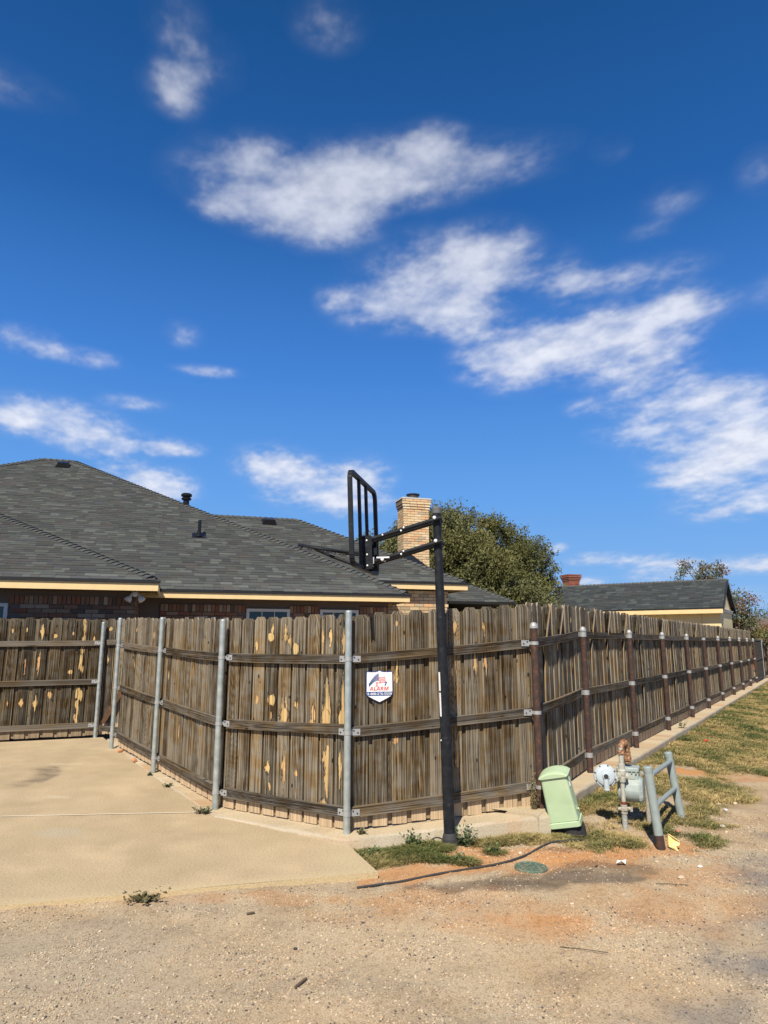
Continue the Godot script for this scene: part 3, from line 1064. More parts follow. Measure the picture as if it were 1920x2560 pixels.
# corners counter-clockwise seen from outside
func uv_quad(st: SurfaceTool, p: Array, uv: Array) -> void:
	var nn: Vector3 = (p[1] - p[0]).cross(p[2] - p[0]).normalized()
	for i in [0, 2, 1, 0, 3, 2]:
		st.set_normal(nn); st.set_uv(uv[i]); st.add_vertex(p[i])

# rail of length l along +x from the origin, face along +z; grain runs along it
func rail_mesh(l: float, cols: int, col: int, sag := 0.0) -> ArrayMesh:
	var st := st_new()
	var w := 0.036
	var h := 0.086
	var n := 4
	for k in n:
		var x0 := l * k / n
		var x1 := l * (k + 1) / n
		var y0 := sag * sin(PI * k / n)
		var y1 := sag * sin(PI * (k + 1) / n)
		var c0 := [Vector3(x0, y0 - h / 2, w / 2), Vector3(x0, y0 + h / 2, w / 2), Vector3(x0, y0 + h / 2, -w / 2), Vector3(x0, y0 - h / 2, -w / 2)]
		var c1 := [Vector3(x1, y1 - h / 2, w / 2), Vector3(x1, y1 + h / 2, w / 2), Vector3(x1, y1 + h / 2, -w / 2), Vector3(x1, y1 - h / 2, -w / 2)]
		var v0 := 0.2 + 0.68 * k / n
		var v1 := 0.2 + 0.68 * (k + 1) / n
		for i in 4:
			var j := (i + 1) % 4
			var ua := (col + (0.05 if i != 1 else 0.93)) / float(cols)
			var ub := (col + 0.97) / float(cols)
			uv_quad(st, [c0[i], c1[i], c1[j], c0[j]], [Vector2(ua, v0), Vector2(ua, v1), Vector2(ub, v1), Vector2(ub, v0)])
		if k == 0: uv_quad(st, [c0[3], c0[0], c0[1], c0[2]], [Vector2((col + 0.2) / cols, 0.5), Vector2((col + 0.3) / cols, 0.5), Vector2((col + 0.3) / cols, 0.52), Vector2((col + 0.2) / cols, 0.52)])
		if k == n - 1: uv_quad(st, [c1[0], c1[3], c1[2], c1[1]], [Vector2((col + 0.2) / cols, 0.5), Vector2((col + 0.3) / cols, 0.5), Vector2((col + 0.3) / cols, 0.52), Vector2((col + 0.2) / cols, 0.52)])
	return done(st)

# face along n (towards the alley or drive), d along the run to the viewer's right
func along(d: Vector3, n: Vector3) -> Basis:
	return Basis(d, Vector3.UP, n)

# boards from a to b (front plane of the front boards). base and top heights are given at both ends
func boards(root: Node3D, a: Vector3, b: Vector3, n: Vector3, base: Vector2, top: Vector2, pitch: float, w: float, atlas: String, cols: int, first: int, seed_: int, odd: Dictionary, lead := 0.5) -> void:
	var r := RandomNumberGenerator.new()
	r.seed = seed_
	var l := (b - a).length()
	var d := (b - a) / l
	var count := int(round(l / pitch))
	var step := l / count
	for i in count * 2 + 1:
		var front := i % 2 == 1
		var s := (i - 1) / 2 * step + step * lead if front else i / 2 * step - step * (0.5 - lead)
		if s < w * 0.3 or s > l - w * 0.3:
			s = clampf(s, w * 0.38, l - w * 0.38)
		var t := s / l
		var y0 := lerpf(base.x, base.y, t) + r.randf_range(-0.004, 0.012)
		var y1 := lerpf(top.x, top.y, t) + r.randf_range(-0.014, 0.010) - (0.0 if front else 0.024)
		var idx := (i - 1) / 2
		var col: int = (first + idx) % cols if front else r.randi() % cols
		var variant: int = odd.get(idx, 0) if front else 0
		var tex := atlas
		var cc := cols
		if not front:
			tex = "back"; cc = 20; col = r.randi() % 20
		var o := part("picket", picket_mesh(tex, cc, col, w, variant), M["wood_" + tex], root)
		var off := -0.009 if front else -0.034
		var yaw := r.randf_range(-0.035, 0.05) if front else 0.0
		o.transform = Transform3D(along(d, n) * Basis(Vector3.UP, yaw) * Basis(Vector3.BACK, r.randf_range(-0.004, 0.004)) * Basis().scaled(Vector3(1, (y1 - y0) / 1.90, 1)), a + d * s + n * off + Vector3(0, y0 - a.y, 0))

func rail(root: Node3D, a: Vector3, b: Vector3, n: Vector3, col: int, out := 0.021) -> MeshInstance3D:
	var l := (b - a).length()
	var d := (b - a) / l
	var o := part("rail", rail_mesh(l, 20, col, -0.006), M.wood_rail, root)
	var z := n
	var y := z.cross(d).normalized()
	o.transform = Transform3D(Basis(d, y, d.cross(y)), a + n * out)
	return o

# round post on a foot point
func post(root: Node3D, foot: Vector3, h: float, r: float, m: Material, cap: int) -> MeshInstance3D:
	var st := st_new()
	if cap == 0: lathe(st, Vector3(0, -0.25, 0), Vector3.UP, [[0.0, r], [h + 0.235, r], [h + 0.243, r * 0.93], [h + 0.25, r * 0.7]], 16)
	else: lathe(st, Vector3(0, -0.25, 0), Vector3.UP, [[0.0, r], [h + 0.21, r]], 16)
	var o := part("post", done(st), m, root)
	o.position = foot
	if cap == 1:
		var c := st_new()
		lathe(c, Vector3(0, h - 0.055, 0), Vector3.UP, [[0.0, r + 0.006], [0.022, r + 0.006], [0.026, r + 0.002], [0.042, r * 0.92], [0.055, r * 0.62], [0.060, 0.004]], 16)
		part("post_cap", done(c), M.zinc, o)
	return o

# pipe strap round a post with a drilled plate on the rail
func bracket(post_: MeshInstance3D, y: float, r: float, d: Vector3, n: Vector3, sides: Array) -> void:
	var st := st_new()
	lathe(st, Vector3(0, y - 0.016, 0), Vector3.UP, [[0.0, r + 0.001], [0.0, r + 0.0035], [0.032, r + 0.0035], [0.032, r + 0.001]], 16)
	for e in sides:
		var dir: Vector3 = e[0]
		var nn: Vector3 = e[1]
		var c: Vector3 = dir * (r + 0.048) + nn * e[2] + Vector3(0, y, 0)
		box(st, Transform3D(Basis(dir, Vector3.UP, dir.cross(Vector3.UP)), c), Vector3(0.080, 0.056, 0.004))
		# ear joining strap and plate
		hexa(st, [dir * r * 0.3 + nn * e[2] * 0.9 + Vector3(0, y - 0.014, 0), dir * (r + 0.014) + nn * (e[2] - 0.002) + Vector3(0, y - 0.014, 0), dir * (r + 0.014) + nn * (e[2] + 0.002) + Vector3(0, y - 0.014, 0), dir * r * 0.3 + nn * (e[2] * 0.9 + 0.004) + Vector3(0, y - 0.014, 0),
			dir * r * 0.3 + nn * e[2] * 0.9 + Vector3(0, y + 0.014, 0), dir * (r + 0.014) + nn * (e[2] - 0.002) + Vector3(0, y + 0.014, 0), dir * (r + 0.014) + nn * (e[2] + 0.002) + Vector3(0, y + 0.014, 0), dir * r * 0.3 + nn * (e[2] * 0.9 + 0.004) + Vector3(0, y + 0.014, 0)])
	var o := part("bracket", done(st), M.zinc, post_)
	var bt := st_new()
	for e in sides:
		for q in [[0.028, 0.016], [0.066, -0.004]]:
			var p: Vector3 = e[0] * (r + q[0]) + e[1] * (e[2] + 0.002) + Vector3(0, y + q[1], 0)
			tube(bt, p, p + e[1] * 0.008, 0.007, 0.006, 6)
	part("bracket_bolt", done(bt), M.dark_steel, post_)

func foot_at(p: Vector3) -> Vector3:
	return p

const PA := Vector3(-4.743, 0.19, -11.70)
const PB := Vector3(-4.064, 0.19, -10.651)
const PC := Vector3(-2.860, 0.114, -8.917)
const PD := Vector3(-1.670, 0.05, -7.181)
const PE := Vector3(-0.321, 0.093, -6.285)
const PF := Vector3(1.449, 0.21, -6.704)

func toward(a: Vector3, b: Vector3) -> Vector3:      # unit run direction on the level
	var d := b - a
	d.y = 0
	return d.normalized()

func outward(a: Vector3, b: Vector3) -> Vector3:     # level normal on the viewer's side
	var d := toward(a, b)
	return Vector3(-d.z, 0, d.x)

func make_wood() -> void:
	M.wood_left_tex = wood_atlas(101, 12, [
		[2, 0.35, 0.105, 0.10, 0.018, 0, 0.2], [2, 0.5, 0.705, 0.14, 0.03, 2, 1.0], [3, 0.3, 0.105, 0.12, 0.02, 0, 0.1], [3, 0.42, 0.40, 0.11, 0.10, 2, 1.0], [3, 0.42, 0.71, 0.20, 0.045, 2, 0.3],
		[4, 0.45, 0.12, 0.20, 0.085, 2, 0.1], [4, 0.38, 0.40, 0.13, 0.15, 2, 0.6], [4, 0.40, 0.715, 0.22, 0.08, 2, 0.1], [5, 0.40, 0.155, 0.30, 0.018, 0, 0.3], [5, 0.35, 0.655, 0.28, 0.03, 0, 0.4],
		[6, 0.7, 0.13, 0.14, 0.015, 0, 0.5], [6, 0.8, 0.46, 0.16, 0.02, 0, 0.2],
		[7, 0.5, 0.10, 0.14, 0.20, 3, 0.0], [7, 0.42, 0.32, 0.24, 0.13, 1, 0.0], [7, 0.55, 0.44, 0.20, 0.07, 2, 0.3], [7, 0.40, 0.64, 0.42, 0.075, 2, 0.0], [7, 0.38, 0.76, 0.15, 0.15, 3, 0.15], [7, 0.62, 0.66, 0.22, 0.05, 0, 0.0],
		[8, 0.25, 0.16, 0.18, 0.03, 1, 0.5], [1, 0.4, 0.45, 0.05, 0.2, 2, 0.8]], 0.55)
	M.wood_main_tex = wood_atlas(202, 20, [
		[2, 0.22, 0.155, 0.20, 0.026, 0, 0.0], [2, 0.45, 0.435, 0.12, 0.024, 0, 0.5],
		[3, 0.42, 0.105, 0.26, 0.024, 0, 0.0], [3, 0.52, 0.075, 0.08, 0.075, 2, 0.1], [3, 0.66, 0.43, 0.26, 0.032, 0, 0.0], [3, 0.3, 0.44, 0.10, 0.05, 2, 0.4], [3, 0.55, 0.51, 0.14, 0.02, 0, 0.4], [3, 0.4, 0.77, 0.20, 0.042, 2, 0.0],[3, 0.62, 0.86, 0.08, 0.03, 2, 0.2],
		[4, 0.5, 0.105, 0.22, 0.022, 0, 0.0], [4, 0.55, 0.07, 0.10, 0.06, 2, 0.0], [4, 0.88, 0.125, 0.12, 0.05, 2, 0.2], [4, 0.42, 0.45, 0.22, 0.11, 1, 0.1], [4, 0.66, 0.45, 0.16, 0.10, 1, 0.2], [4, 0.55, 0.50, 0.36, 0.035, 0, 0.2], [4, 0.6, 0.77, 0.13, 0.13, 2, 0.4],
		[5, 0.22, 0.165, 0.26, 0.032, 0, 0.0], [5, 0.42, 0.445, 0.14, 0.04, 2, 0.3], [5, 0.5, 0.775, 0.09, 0.014, 0, 0.6],
		[6, 0.6, 0.47, 0.22, 0.055, 1, 0.6], [6, 0.5, 0.53, 0.2, 0.018, 0, 0.7],
		[7, 0.10, 0.12, 0.10, 0.11, 2, 0.4], [7, 0.70, 0.115, 0.15, 0.05, 2, 0.1], [7, 0.46, 0.42, 0.46, 0.165, 1, 0.1], [7, 0.4, 0.51, 0.34, 0.05, 0, 0.2], [7, 0.35, 0.70, 0.2, 0.05, 2, 0.3], [7, 0.55, 0.75, 0.13, 0.12, 3, 0.2], [7, 0.35, 0.905, 0.4, 0.035, 2, 0.3],
		[8, 0.55, 0.14, 0.14, 0.10, 2, 0.3], [8, 0.5, 0.42, 0.34, 0.16, 1, 0.1], [8, 0.45, 0.51, 0.3, 0.05, 0, 0.2], [8, 0.35, 0.73, 0.12, 0.12, 2, 0.1],
		[11, 0.42, 0.06, 0.12, 0.014, 0, 0.2], [11, 0.38, 0.30, 0.22, 0.05, 1, 0.1], [11, 0.42, 0.275, 0.10, 0.05, 2, 0.2], [11, 0.3, 0.62, 0.16, 0.02, 0, 0.7],
		[14, 0.6, 0.09, 0.14, 0.05, 2, 0.2], [14, 0.55, 0.32, 0.17, 0.13, 2, 0.5], [14, 0.65, 0.65, 0.2, 0.13, 1, 0.4], [15, 0.8, 0.29, 0.15, 0.09, 2, 0.3], [16, 0.3, 0.30, 0.15, 0.08, 2, 0.7], [16, 0.25, 0.10, 0.08, 0.06, 2, 0.3]], 0.90)
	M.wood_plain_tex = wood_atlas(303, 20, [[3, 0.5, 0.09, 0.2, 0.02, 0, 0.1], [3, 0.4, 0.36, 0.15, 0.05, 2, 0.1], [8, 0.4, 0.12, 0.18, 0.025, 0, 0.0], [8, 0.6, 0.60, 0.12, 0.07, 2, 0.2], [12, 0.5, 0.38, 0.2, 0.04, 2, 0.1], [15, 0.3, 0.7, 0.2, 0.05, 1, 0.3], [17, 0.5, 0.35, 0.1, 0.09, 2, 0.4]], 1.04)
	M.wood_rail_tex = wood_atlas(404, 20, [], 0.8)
	M.wood_back = wood_mat(wood_atlas(505, 20, [], 0.66, 0.2))  # back boards toned down: shade of the gaps put into their colour
	M.wood_left = wood_mat(M.wood_left_tex)
	M.wood_main = wood_mat(M.wood_main_tex)
	M.wood_plain = wood_mat(M.wood_plain_tex)
	M.wood_rail = wood_mat(M.wood_rail_tex, lin(0.80, 0.83, 0.92))

func make_fences() -> void:
	# --- left panel, seen square on, beside the drive's end -------------------
	var t := thing("wooden_fence", "dark weathered wooden fence panel at the left edge across the end of the driveway", "fence", PA, 0.0, "wooden fences round the yard")
	var al := Vector3(-10.475, 0, -9.703)
	var d := toward(al, PA)
	var n := outward(al, PA)
	var l := (PA - al).length()
	l = Vector2(PA.x - al.x, PA.z - al.z).length()
	var fo := -n * 0.075
	var s0 := -d * l + fo
	boards(t, s0 + Vector3(0, 0, 0), fo + d * 0.02, n, Vector2(-0.03, 0.02), Vector2(1.93, 1.93), 0.208, 0.155, "left", 12, 4, 7, {}, 0.5)
	for k in [[1.48, 1.52, 3], [0.84, 0.89, 6], [0.15, 0.19, 11]]:
		rail(t, s0 + Vector3(0, k[0], 0) + d * 0.0, fo - d * 0.03 + Vector3(0, k[1], 0), n, k[2])
	var p := post(t, Vector3.ZERO, 1.87, 0.030, M.galv, 0)
	for y in [1.52, 0.89, 0.19]: bracket(p, y, 0.030, d, n, [[-d, n, -0.030]])
	# --- the narrow part between the first two posts, with a rusty steel upright and a brace
	t = thing("narrow_fence_panel", "narrow wooden panel with rusty steel upright and brace between the two farthest grey posts", "fence", PA, 0.0, "wooden fences round the yard")
	d = toward(PA, PB)
	n = outward(PA, PB)
	# it stands a little back from the line of the posts, square with the left panel
	var q0 := toward(al, PA) * 0.04 - outward(al, PA) * 0.08
	var dd := toward(al, PA)
	var nn := outward(al, PA)
	boards(t, q0, q0 + dd * 0.62, nn, Vector2(0.03, 0.03), Vector2(1.93, 1.925), 0.155, 0.14, "plain", 20, 3, 17, {}, 0.5)
	rail(t, q0 + dd * 0.03 + Vector3(0, 1.53, 0), q0 + dd * 0.56 + Vector3(0, 1.56, 0), nn, 8)
	rail(t, q0 + dd * 0.02 + Vector3(0, 0.15, 0) + nn * 0.1, q0 + dd * 0.40 + Vector3(0, 0.12, 0) + nn * 0.28, nn, 14)
	var st := st_new()
	box(st, Transform3D(Basis(), q0 + dd * 0.47 + nn * 0.05 + Vector3(0, 0.85, 0)), Vector3(0.035, 1.62, 0.035))
	build("steel_upright", st, M.rust_red, t)
	st = st_new()
	bar_path(st, [q0 + dd * 0.06 + nn * 0.07 + Vector3(0, 0.22, 0), q0 + dd * 0.45 + nn * 0.06 + Vector3(0, 0.98, 0)], 0.07, 0.03, nn)
	build("diagonal_brace", st, M.wood_brown, t)
	st = st_new()
	box(st, Transform3D(Basis(), q0 + dd * 0.47 + nn * 0.085 + Vector3(0, 0.18, 0)), Vector3(0.04, 0.30, 0.03))
	build("hinge_plate", st, M.dark_steel, t)
	# --- run beside the driveway, from the second to the fourth grey post ------------
	t = thing("wooden_fence", "wooden fence run with three grey posts slanting along the far side of the driveway", "fence", PB, 0.0, "wooden fences round the yard")
	d = toward(PB, PD)
	n = outward(PB, PD)
	fo = -n * 0.075
	var e := PD - PB
	e.y = 0
	boards(t, fo + d * 0.05, fo + e - d * 0.06, n, Vector2(0.015, -0.095), Vector2(1.90, 1.775), 0.178, 0.14, "plain", 20, 0, 27, {}, 0.5)
	var cpos := (PC - PB)
	var posts := [Vector3.ZERO, cpos, PD - PB]
	var ph := [1.90, 1.92, 1.90]
	var rb := [[1.486, 0.857, 0.177], [1.498, 0.858, 0.189], [1.51, 0.858, 0.20]]
	for k in 2:
		for j in 3:
			var ya: float = posts[k].y + rb[k][j]
			var yb: float = posts[k + 1].y + rb[k + 1][j]
			var a3: Vector3 = Vector3(posts[k].x, ya, posts[k].z) + fo + d * 0.06
			var b3: Vector3 = Vector3(posts[k + 1].x, yb, posts[k + 1].z) + fo - d * 0.04
			rail(t, a3, b3, n, 2 + k * 3 + j * 5)
	for k in 3:
		var po := post(t, posts[k], ph[k], 0.031 if k < 2 else 0.0315, M.galv, 0)
		if k < 2:
			for j in 3: bracket(po, rb[k][j], 0.031, d, n, [[d, n, -0.030]])
		else:
			var dE := toward(PD, PE)
			var nE := outward(PD, PE)
			for j in 3: bracket(po, rb[k][j], 0.0315, d, n, [[dE, nE, -0.030]])
	# --- panel with the big pale knots ------------------------------------------------
	t = thing("wooden_fence", "weathered fence panel covered in bright yellow broken knots, left of the corner post", "fence", PD, 0.0, "wooden fences round the yard")
	d = toward(PD, PE)
	n = outward(PD, PE)
	fo = -n * 0.072
	e = PE - PD
	e.y = 0
	boards(t, fo + d * 0.02, fo + e - d * 0.03, n, Vector2(0.045, 0.05), Vector2(1.915, 1.915), 0.172, 0.142, "main", 20, 0, 37, {}, 0.5)
	for k in [[1.51, 1.513, 4], [0.858, 0.90, 9], [0.20, 0.204, 16]]:
		rail(t, fo + d * 0.075 + Vector3(0, k[0], 0), fo + e - d * 0.03 + Vector3(0, k[1], 0), n, k[2])
	# --- panel with the sign, up to the rusty corner post --------------------------
	t = thing("wooden_fence", "weathered fence panel behind the basketball pole, carrying the white shield sign", "fence", PE, 0.0, "wooden fences round the yard")
	d = toward(PE, PF)
	n = outward(PE, PF)
	fo = -n * 0.072
	e = PF - PE
	e.y = 0
	boards(t, fo + d * 0.045, fo + e + d * 0.0, n, Vector2(0.015, 0.11), Vector2(1.873, 1.985), 0.182, 0.132, "main", 20, 9, 47, {}, 0.5)
	for k in [[1.47, 1.611, 7], [0.834, 0.967, 12], [0.161, 0.302, 1]]:
		rail(t, fo + d * 0.04 + Vector3(0, k[0], 0), fo + e - d * 0.045 + Vector3(0, k[1], 0), n, k[2])
	var pe := post(t, Vector3.ZERO, 1.905, 0.031, M.galv, 0)
	var dl := toward(PD, PE)
	var nl := outward(PD, PE)
	for k in [1.47, 0.834, 0.161]: bracket(pe, k, 0.031, d, n, [[-dl, nl, -0.028], [d, n, -0.028]])
	# --- the long fence with the rusty posts along the verge --------------------------
	t = thing("wooden_fence", "long wooden fence on rusty brown posts running away beside the grass verge", "fence", PF, 0.0, "wooden fences round the yard")
	d = FD
	n = FN
	var rel := FG - PF
	rel.y = 0.0
	var start := rel - FN * 0.075
	var finish := rel + FD * 22.3 - FN * 0.075
	var d0 := toward(PF, FG)
	var n0 := outward(PF, FG)
	boards(t, -n0 * 0.075 + d0 * 0.02, rel - n0 * 0.075, n0, Vector2(0.004, 0.006), Vector2(1.90, 1.94), 0.181, 0.14, "plain", 20, 14, 58, {0: 2, 3: 1, 6: 1, 9: 2})
	boards(t, start, finish, n, Vector2(0.008, 0.008), Vector2(1.94, 1.985), 0.181, 0.14, "plain", 20, 5, 57, {1: 2, 3: 1, 7: 1, 8: 2, 12: 1, 16: 1, 18: 3, 27: 1, 33: 3, 48: 1, 52: 2, 70: 1, 84: 3}, 0.5)
	var feet := [Vector3.ZERO]
	for k in POST_T: feet.append(rel + FD * k)
	for k in feet.size():
		var last: bool = k == feet.size() - 1
		var po := post(t, feet[k], 1.69 if k != 5 else 1.66, 0.0365, M.rust, 0 if k == 5 else 1)
		var hs := [0.185, 0.85, 1.494] if k == 0 else [0.20, 0.915, 1.60]
		for y in hs:
			if k == 0: bracket(po, y, 0.0365, d, n, [[-toward(PE, PF), outward(PE, PF), -0.022]])
			else:
				var b2 := st_new()
				lathe(b2, Vector3(0, y - 0.028, 0), Vector3.UP, [[0.0, 0.037], [0.0, 0.0400], [0.056, 0.0400], [0.056, 0.037]], 16)
				for sx in [-1, 1]: box(b2, Transform3D(along(d, n), d * sx * 0.052 - n * 0.030 + Vector3(0, y, 0)), Vector3(0.04, 0.056, 0.004))
				build("bracket", b2, M.zinc, po)
		if not last:
			for j in 3:
				var ya: float = ([0.185, 0.85, 1.494] if k == 0 else [0.20, 0.915, 1.60])[j]
				var yb: float = [0.20, 0.915, 1.60][j]
				rail(t, feet[k] - n * 0.075 + d * (0.06 if k == 0 else 0.003) + Vector3(0, ya, 0), feet[k + 1] - n * 0.075 - d * 0.003 + Vector3(0, yb, 0), n, (k * 3 + j * 7) % 20)
	# --- the chain-link gate and the fence beyond --------------------------------------
	var g0 := FG + FD * 22.6
	var g1 := FG + FD * 25.9
	t = thing("chain_link_gate", "chain-link gate with dark privacy slats at the far end of the long fence", "gate", g0)
	var gl := (g1 - g0).length()
	st = st_new()
	tube(st, d * gl + Vector3(0, -0.05, 0), d * gl + Vector3(0, 1.62, 0), 0.03, 0.03, 8)
	build("gate_post", st, M.galv, t)
	st = st_new()
	tube(st, Vector3(0, 0.08, 0), Vector3(0, 1.66, 0), 0.022, 0.022, 8)
	for y in [0.10, 0.85, 1.62]: tube(st, Vector3(0, y, 0), d * gl + Vector3(0, y, 0), 0.02, 0.02, 8)
	build("gate_frame", st, M.link_grey, t)
	st = st_new()
	var x := 0.03
	while x < gl - 0.06:
		box(st, Transform3D(along(d, n), d * (x + 0.02) + Vector3(0, 0.86, 0)), Vector3(0.036, 1.46, 0.004))
		x += 0.05
	build("privacy_slat_panel", st, M.black_plastic, t).set_meta("kind", "stuff")
	st = st_new()
	x = -1.5
	while x < gl:
		for sgn in [0, 1]:
			var x0 := x
			var x1 := x + 1.5
			var y0 := 0.1
			var y1 := 1.6
			if x0 < 0.0: y0 += -x0; x0 = 0.0
			if x1 > gl: y1 -= x1 - gl; x1 = gl
			if y1 <= y0: continue
			var va := Vector3(0, y0 if sgn == 0 else 1.7 - y0, 0)
			var vb := Vector3(0, y1 if sgn == 0 else 1.7 - y1, 0)
			bar_path(st, [d * x0 + va + n * 0.004, d * x1 + vb + n * 0.004], 0.003, 0.003, n)
		x += 0.15
	build("chain_link_mesh", st, M.link_grey, t).set_meta("kind", "stuff")
	var h0 := FG + FD * 26.15
	t = thing("wooden_fence", "short stretch of wooden fence on brown posts beyond the chain-link gate", "fence", h0, 0.0, "wooden fences round the yard")
	boards(t, -FN * 0.075, FD * 4.6 - FN * 0.075, n, Vector2(0.03, 0.03), Vector2(1.72, 1.72), 0.181, 0.14, "plain", 20, 9, 67, {}, 0.5)
	for k in 3:
		post(t, FD * (0.05 + k * 2.2), 1.62, 0.036, M.rust, 1)
		for y in [0.25, 0.9, 1.5]:
			if k < 2: rail(t, FD * (0.05 + k * 2.2) - FN * 0.075 + Vector3(0, y, 0), FD * (2.24 + k * 2.2) - FN * 0.075 + Vector3(0, y, 0), n, k * 3 + 2)

# ---- buildings -----------------------------------------------------------------
const SHINGLE := [[0.067, 0.072, 0.070], [0.075, 0.081, 0.078], [0.086, 0.093, 0.089], [0.062, 0.066, 0.066], [0.076, 0.075, 0.072], [0.069, 0.073, 0.077], [0.104, 0.113, 0.107], [0.078, 0.084, 0.081]]
const SHINGLE_W := [0.14, 0.20, 0.26, 0.33]

func shingle_mesh(w: float, e: float) -> ArrayMesh:    # lies in x (across) and -z (up the slope), lower edge at the origin
	var key := "sh%.2f" % w
	if block_cache.has(key): return block_cache[key]
	var st := st_new()
	var t := 0.011
	var u := e * 1.22
	var a := [Vector3(0, 0, 0), Vector3(w, 0, 0), Vector3(w, 0, -u), Vector3(0, 0, -u)]
	var b := [Vector3(0.002, t, 0.0), Vector3(w - 0.002, t, 0.0), Vector3(w - 0.002, 0.0035, -u), Vector3(0.002, 0.0035, -u)]
	hexa(st, [a[0], a[1], a[2], a[3], b[0], b[1], b[2], b[3]])
	block_cache[key] = done(st)
	return block_cache[key]

# covers one slope with laid shingles. corner: on the eave; across: unit along the eave; into: level unit up the slope; rise per metre
# lo and hi give the span along the eave at a distance b up the slope; skip(u, b) leaves out what other roofs cover
func shingles(parent: Node3D, corner: Vector3, across: Vector3, into: Vector3, rise: float, depth: float, lo: Callable, hi: Callable, skip: Callable, parts: int, s: int) -> void:
	var r := RandomNumberGenerator.new()
	r.seed = s
	var e := 0.143
	var slope := (into + Vector3.UP * rise).normalized()
	var up := across.cross(slope)
	if up.y < 0.0: up = -up
	var run := e * Vector2(1, rise).normalized().x          # level depth of one course
	var basis := Basis(across, up, across.cross(up))
	if basis.z.dot(slope) > 0.0: basis = Basis(across, up, -slope)
	var st := st_new()
	var rows := int(depth / run) + 1
	for k in rows:
		var b := k * run
		var bm := minf(b + run * 0.5, depth)
		var x0: float = lo.call(bm)
		var x1: float = hi.call(bm)
		var x := x0 - r.randf() * 0.3
		while x < x1:
			var w: float = SHINGLE_W[r.randi() % 4]
			var a := maxf(x, x0)
			var z := minf(x + w, x1)
			x += w
			var pick := r.randi() % 8
			var tone := r.randf_range(0.9, 1.1)
			var lift := 0.0 if r.randf() < 0.55 else 0.004
			if z - a < 0.02 or skip.call(a, b): continue
			var at := corner + across * a + slope * (k * e) + up * (0.004 + lift)
			if parts > 0 and shingle_parts < 300 and absf(z - a - w) < 0.001:
				parts -= 1
				shingle_parts += 1
				var o := part("shingle", shingle_mesh(w, e), M["shingle%d" % pick], parent)
				o.transform = Transform3D(Basis(basis.x, basis.y, basis.z), at)
				continue
			var c: Array = SHINGLE[pick]
			st.set_color(Color(c[0], c[1], c[2]) * tone)
			var t := 0.011
			var u := e * 1.22
			var p0 := at + up * t
			var p1 := at + across * (z - a - 0.002) + up * t
			var q0 := at + slope * u + up * 0.003
			var q1 := q0 + across * (z - a - 0.002)
			face(st, p0, p1, q1, q0, up)
			face(st, at - up * 0.006, at + across * (z - a - 0.002) - up * 0.006, p1, p0, -slope)
			face(st, at, p0, q0, at + slope * u, -across)
			face(st, p1, at + across * (z - a - 0.002), at + across * (z - a) + slope * u, q1, across)
	var o := part("shingle_field", done(st), M.shingle_mix, parent)
	o.set_meta("kind", "stuff")

# bent cap shingles along a ridge or hip, from the low end up
func caps(parent: Node3D, a: Vector3, b: Vector3, drop: float) -> void:
	var d := (b - a).normalized()
	var side := d.cross(Vector3.UP).normalized()
	var up := side.cross(d)
	var l := (b - a).length()
	var n := int(l / 0.15)
	var key := "cap%.2f" % drop
	if not block_cache.has(key):
		var st := st_new()
		var w := 0.13
		var pts := []
		for q in [[0.0, 0.042], [0.20, 0.006]]:
			pts.append([Vector3(-w, q[1] - drop * w, -q[0]), Vector3(-0.02, q[1] - drop * 0.01, -q[0]), Vector3(0.02, q[1] - drop * 0.01, -q[0]), Vector3(w, q[1] - drop * w, -q[0])])
		for i in 3: face(st, pts[0][i], pts[0][i + 1], pts[1][i + 1], pts[1][i], Vector3.UP)
		for i in 3: face(st, pts[0][i], pts[0][i + 1], pts[0][i + 1] - Vector3(0, 0.036, 0), pts[0][i] - Vector3(0, 0.036, 0), Vector3.BACK)
		for i in [0, 3]: face(st, pts[0][i], pts[1][i], pts[1][i] - Vector3(0, 0.02, 0), pts[0][i] - Vector3(0, 0.02, 0), Vector3.LEFT if i == 0 else Vector3.RIGHT)
		block_cache[key] = done(st)
	for k in n:
		var o := part("ridge_cap", block_cache[key], M["shingle%d" % [[1, 4, 0, 5, 7][(k * 7 + n) % 5]]], parent)
		o.transform = Transform3D(Basis(side, up, -d), a + d * (k * l / n) + up * 0.016)

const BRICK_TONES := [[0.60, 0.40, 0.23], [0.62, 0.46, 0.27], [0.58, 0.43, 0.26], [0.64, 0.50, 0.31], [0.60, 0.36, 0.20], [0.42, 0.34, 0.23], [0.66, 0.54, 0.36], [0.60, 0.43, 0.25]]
const BRICK_SHADED := [[0.230, 0.125, 0.075], [0.270, 0.165, 0.105], [0.185, 0.115, 0.078], [0.310, 0.220, 0.150], [0.250, 0.105, 0.062], [0.130, 0.098, 0.075], [0.360, 0.280, 0.210], [0.220, 0.145, 0.100]]  # same house brick, darkened to carry the shade under the eaves

func brick_mesh(l: float, h: float) -> ArrayMesh:
	var key := "br%.3f %.3f" % [l, h]
	if block_cache.has(key): return block_cache[key]
	var st := st_new()
	var c := 0.004
	var d := 0.030
	# origin at the lower left, +z out of the wall
	hexa(st, [Vector3(0, 0, -d), Vector3(l, 0, -d), Vector3(l, 0, 0.006), Vector3(0, 0, 0.006), Vector3(0, h, -d), Vector3(l, h, -d), Vector3(l, h, 0.006), Vector3(0, h, 0.006)])
	hexa(st, [Vector3(0, 0, 0.006), Vector3(l, 0, 0.006), Vector3(l - c, c, 0.010), Vector3(c, c, 0.010), Vector3(0, h, 0.006), Vector3(l, h, 0.006), Vector3(l - c, h - c, 0.010), Vector3(c, h - c, 0.010)])
	block_cache[key] = done(st)
	return block_cache[key]

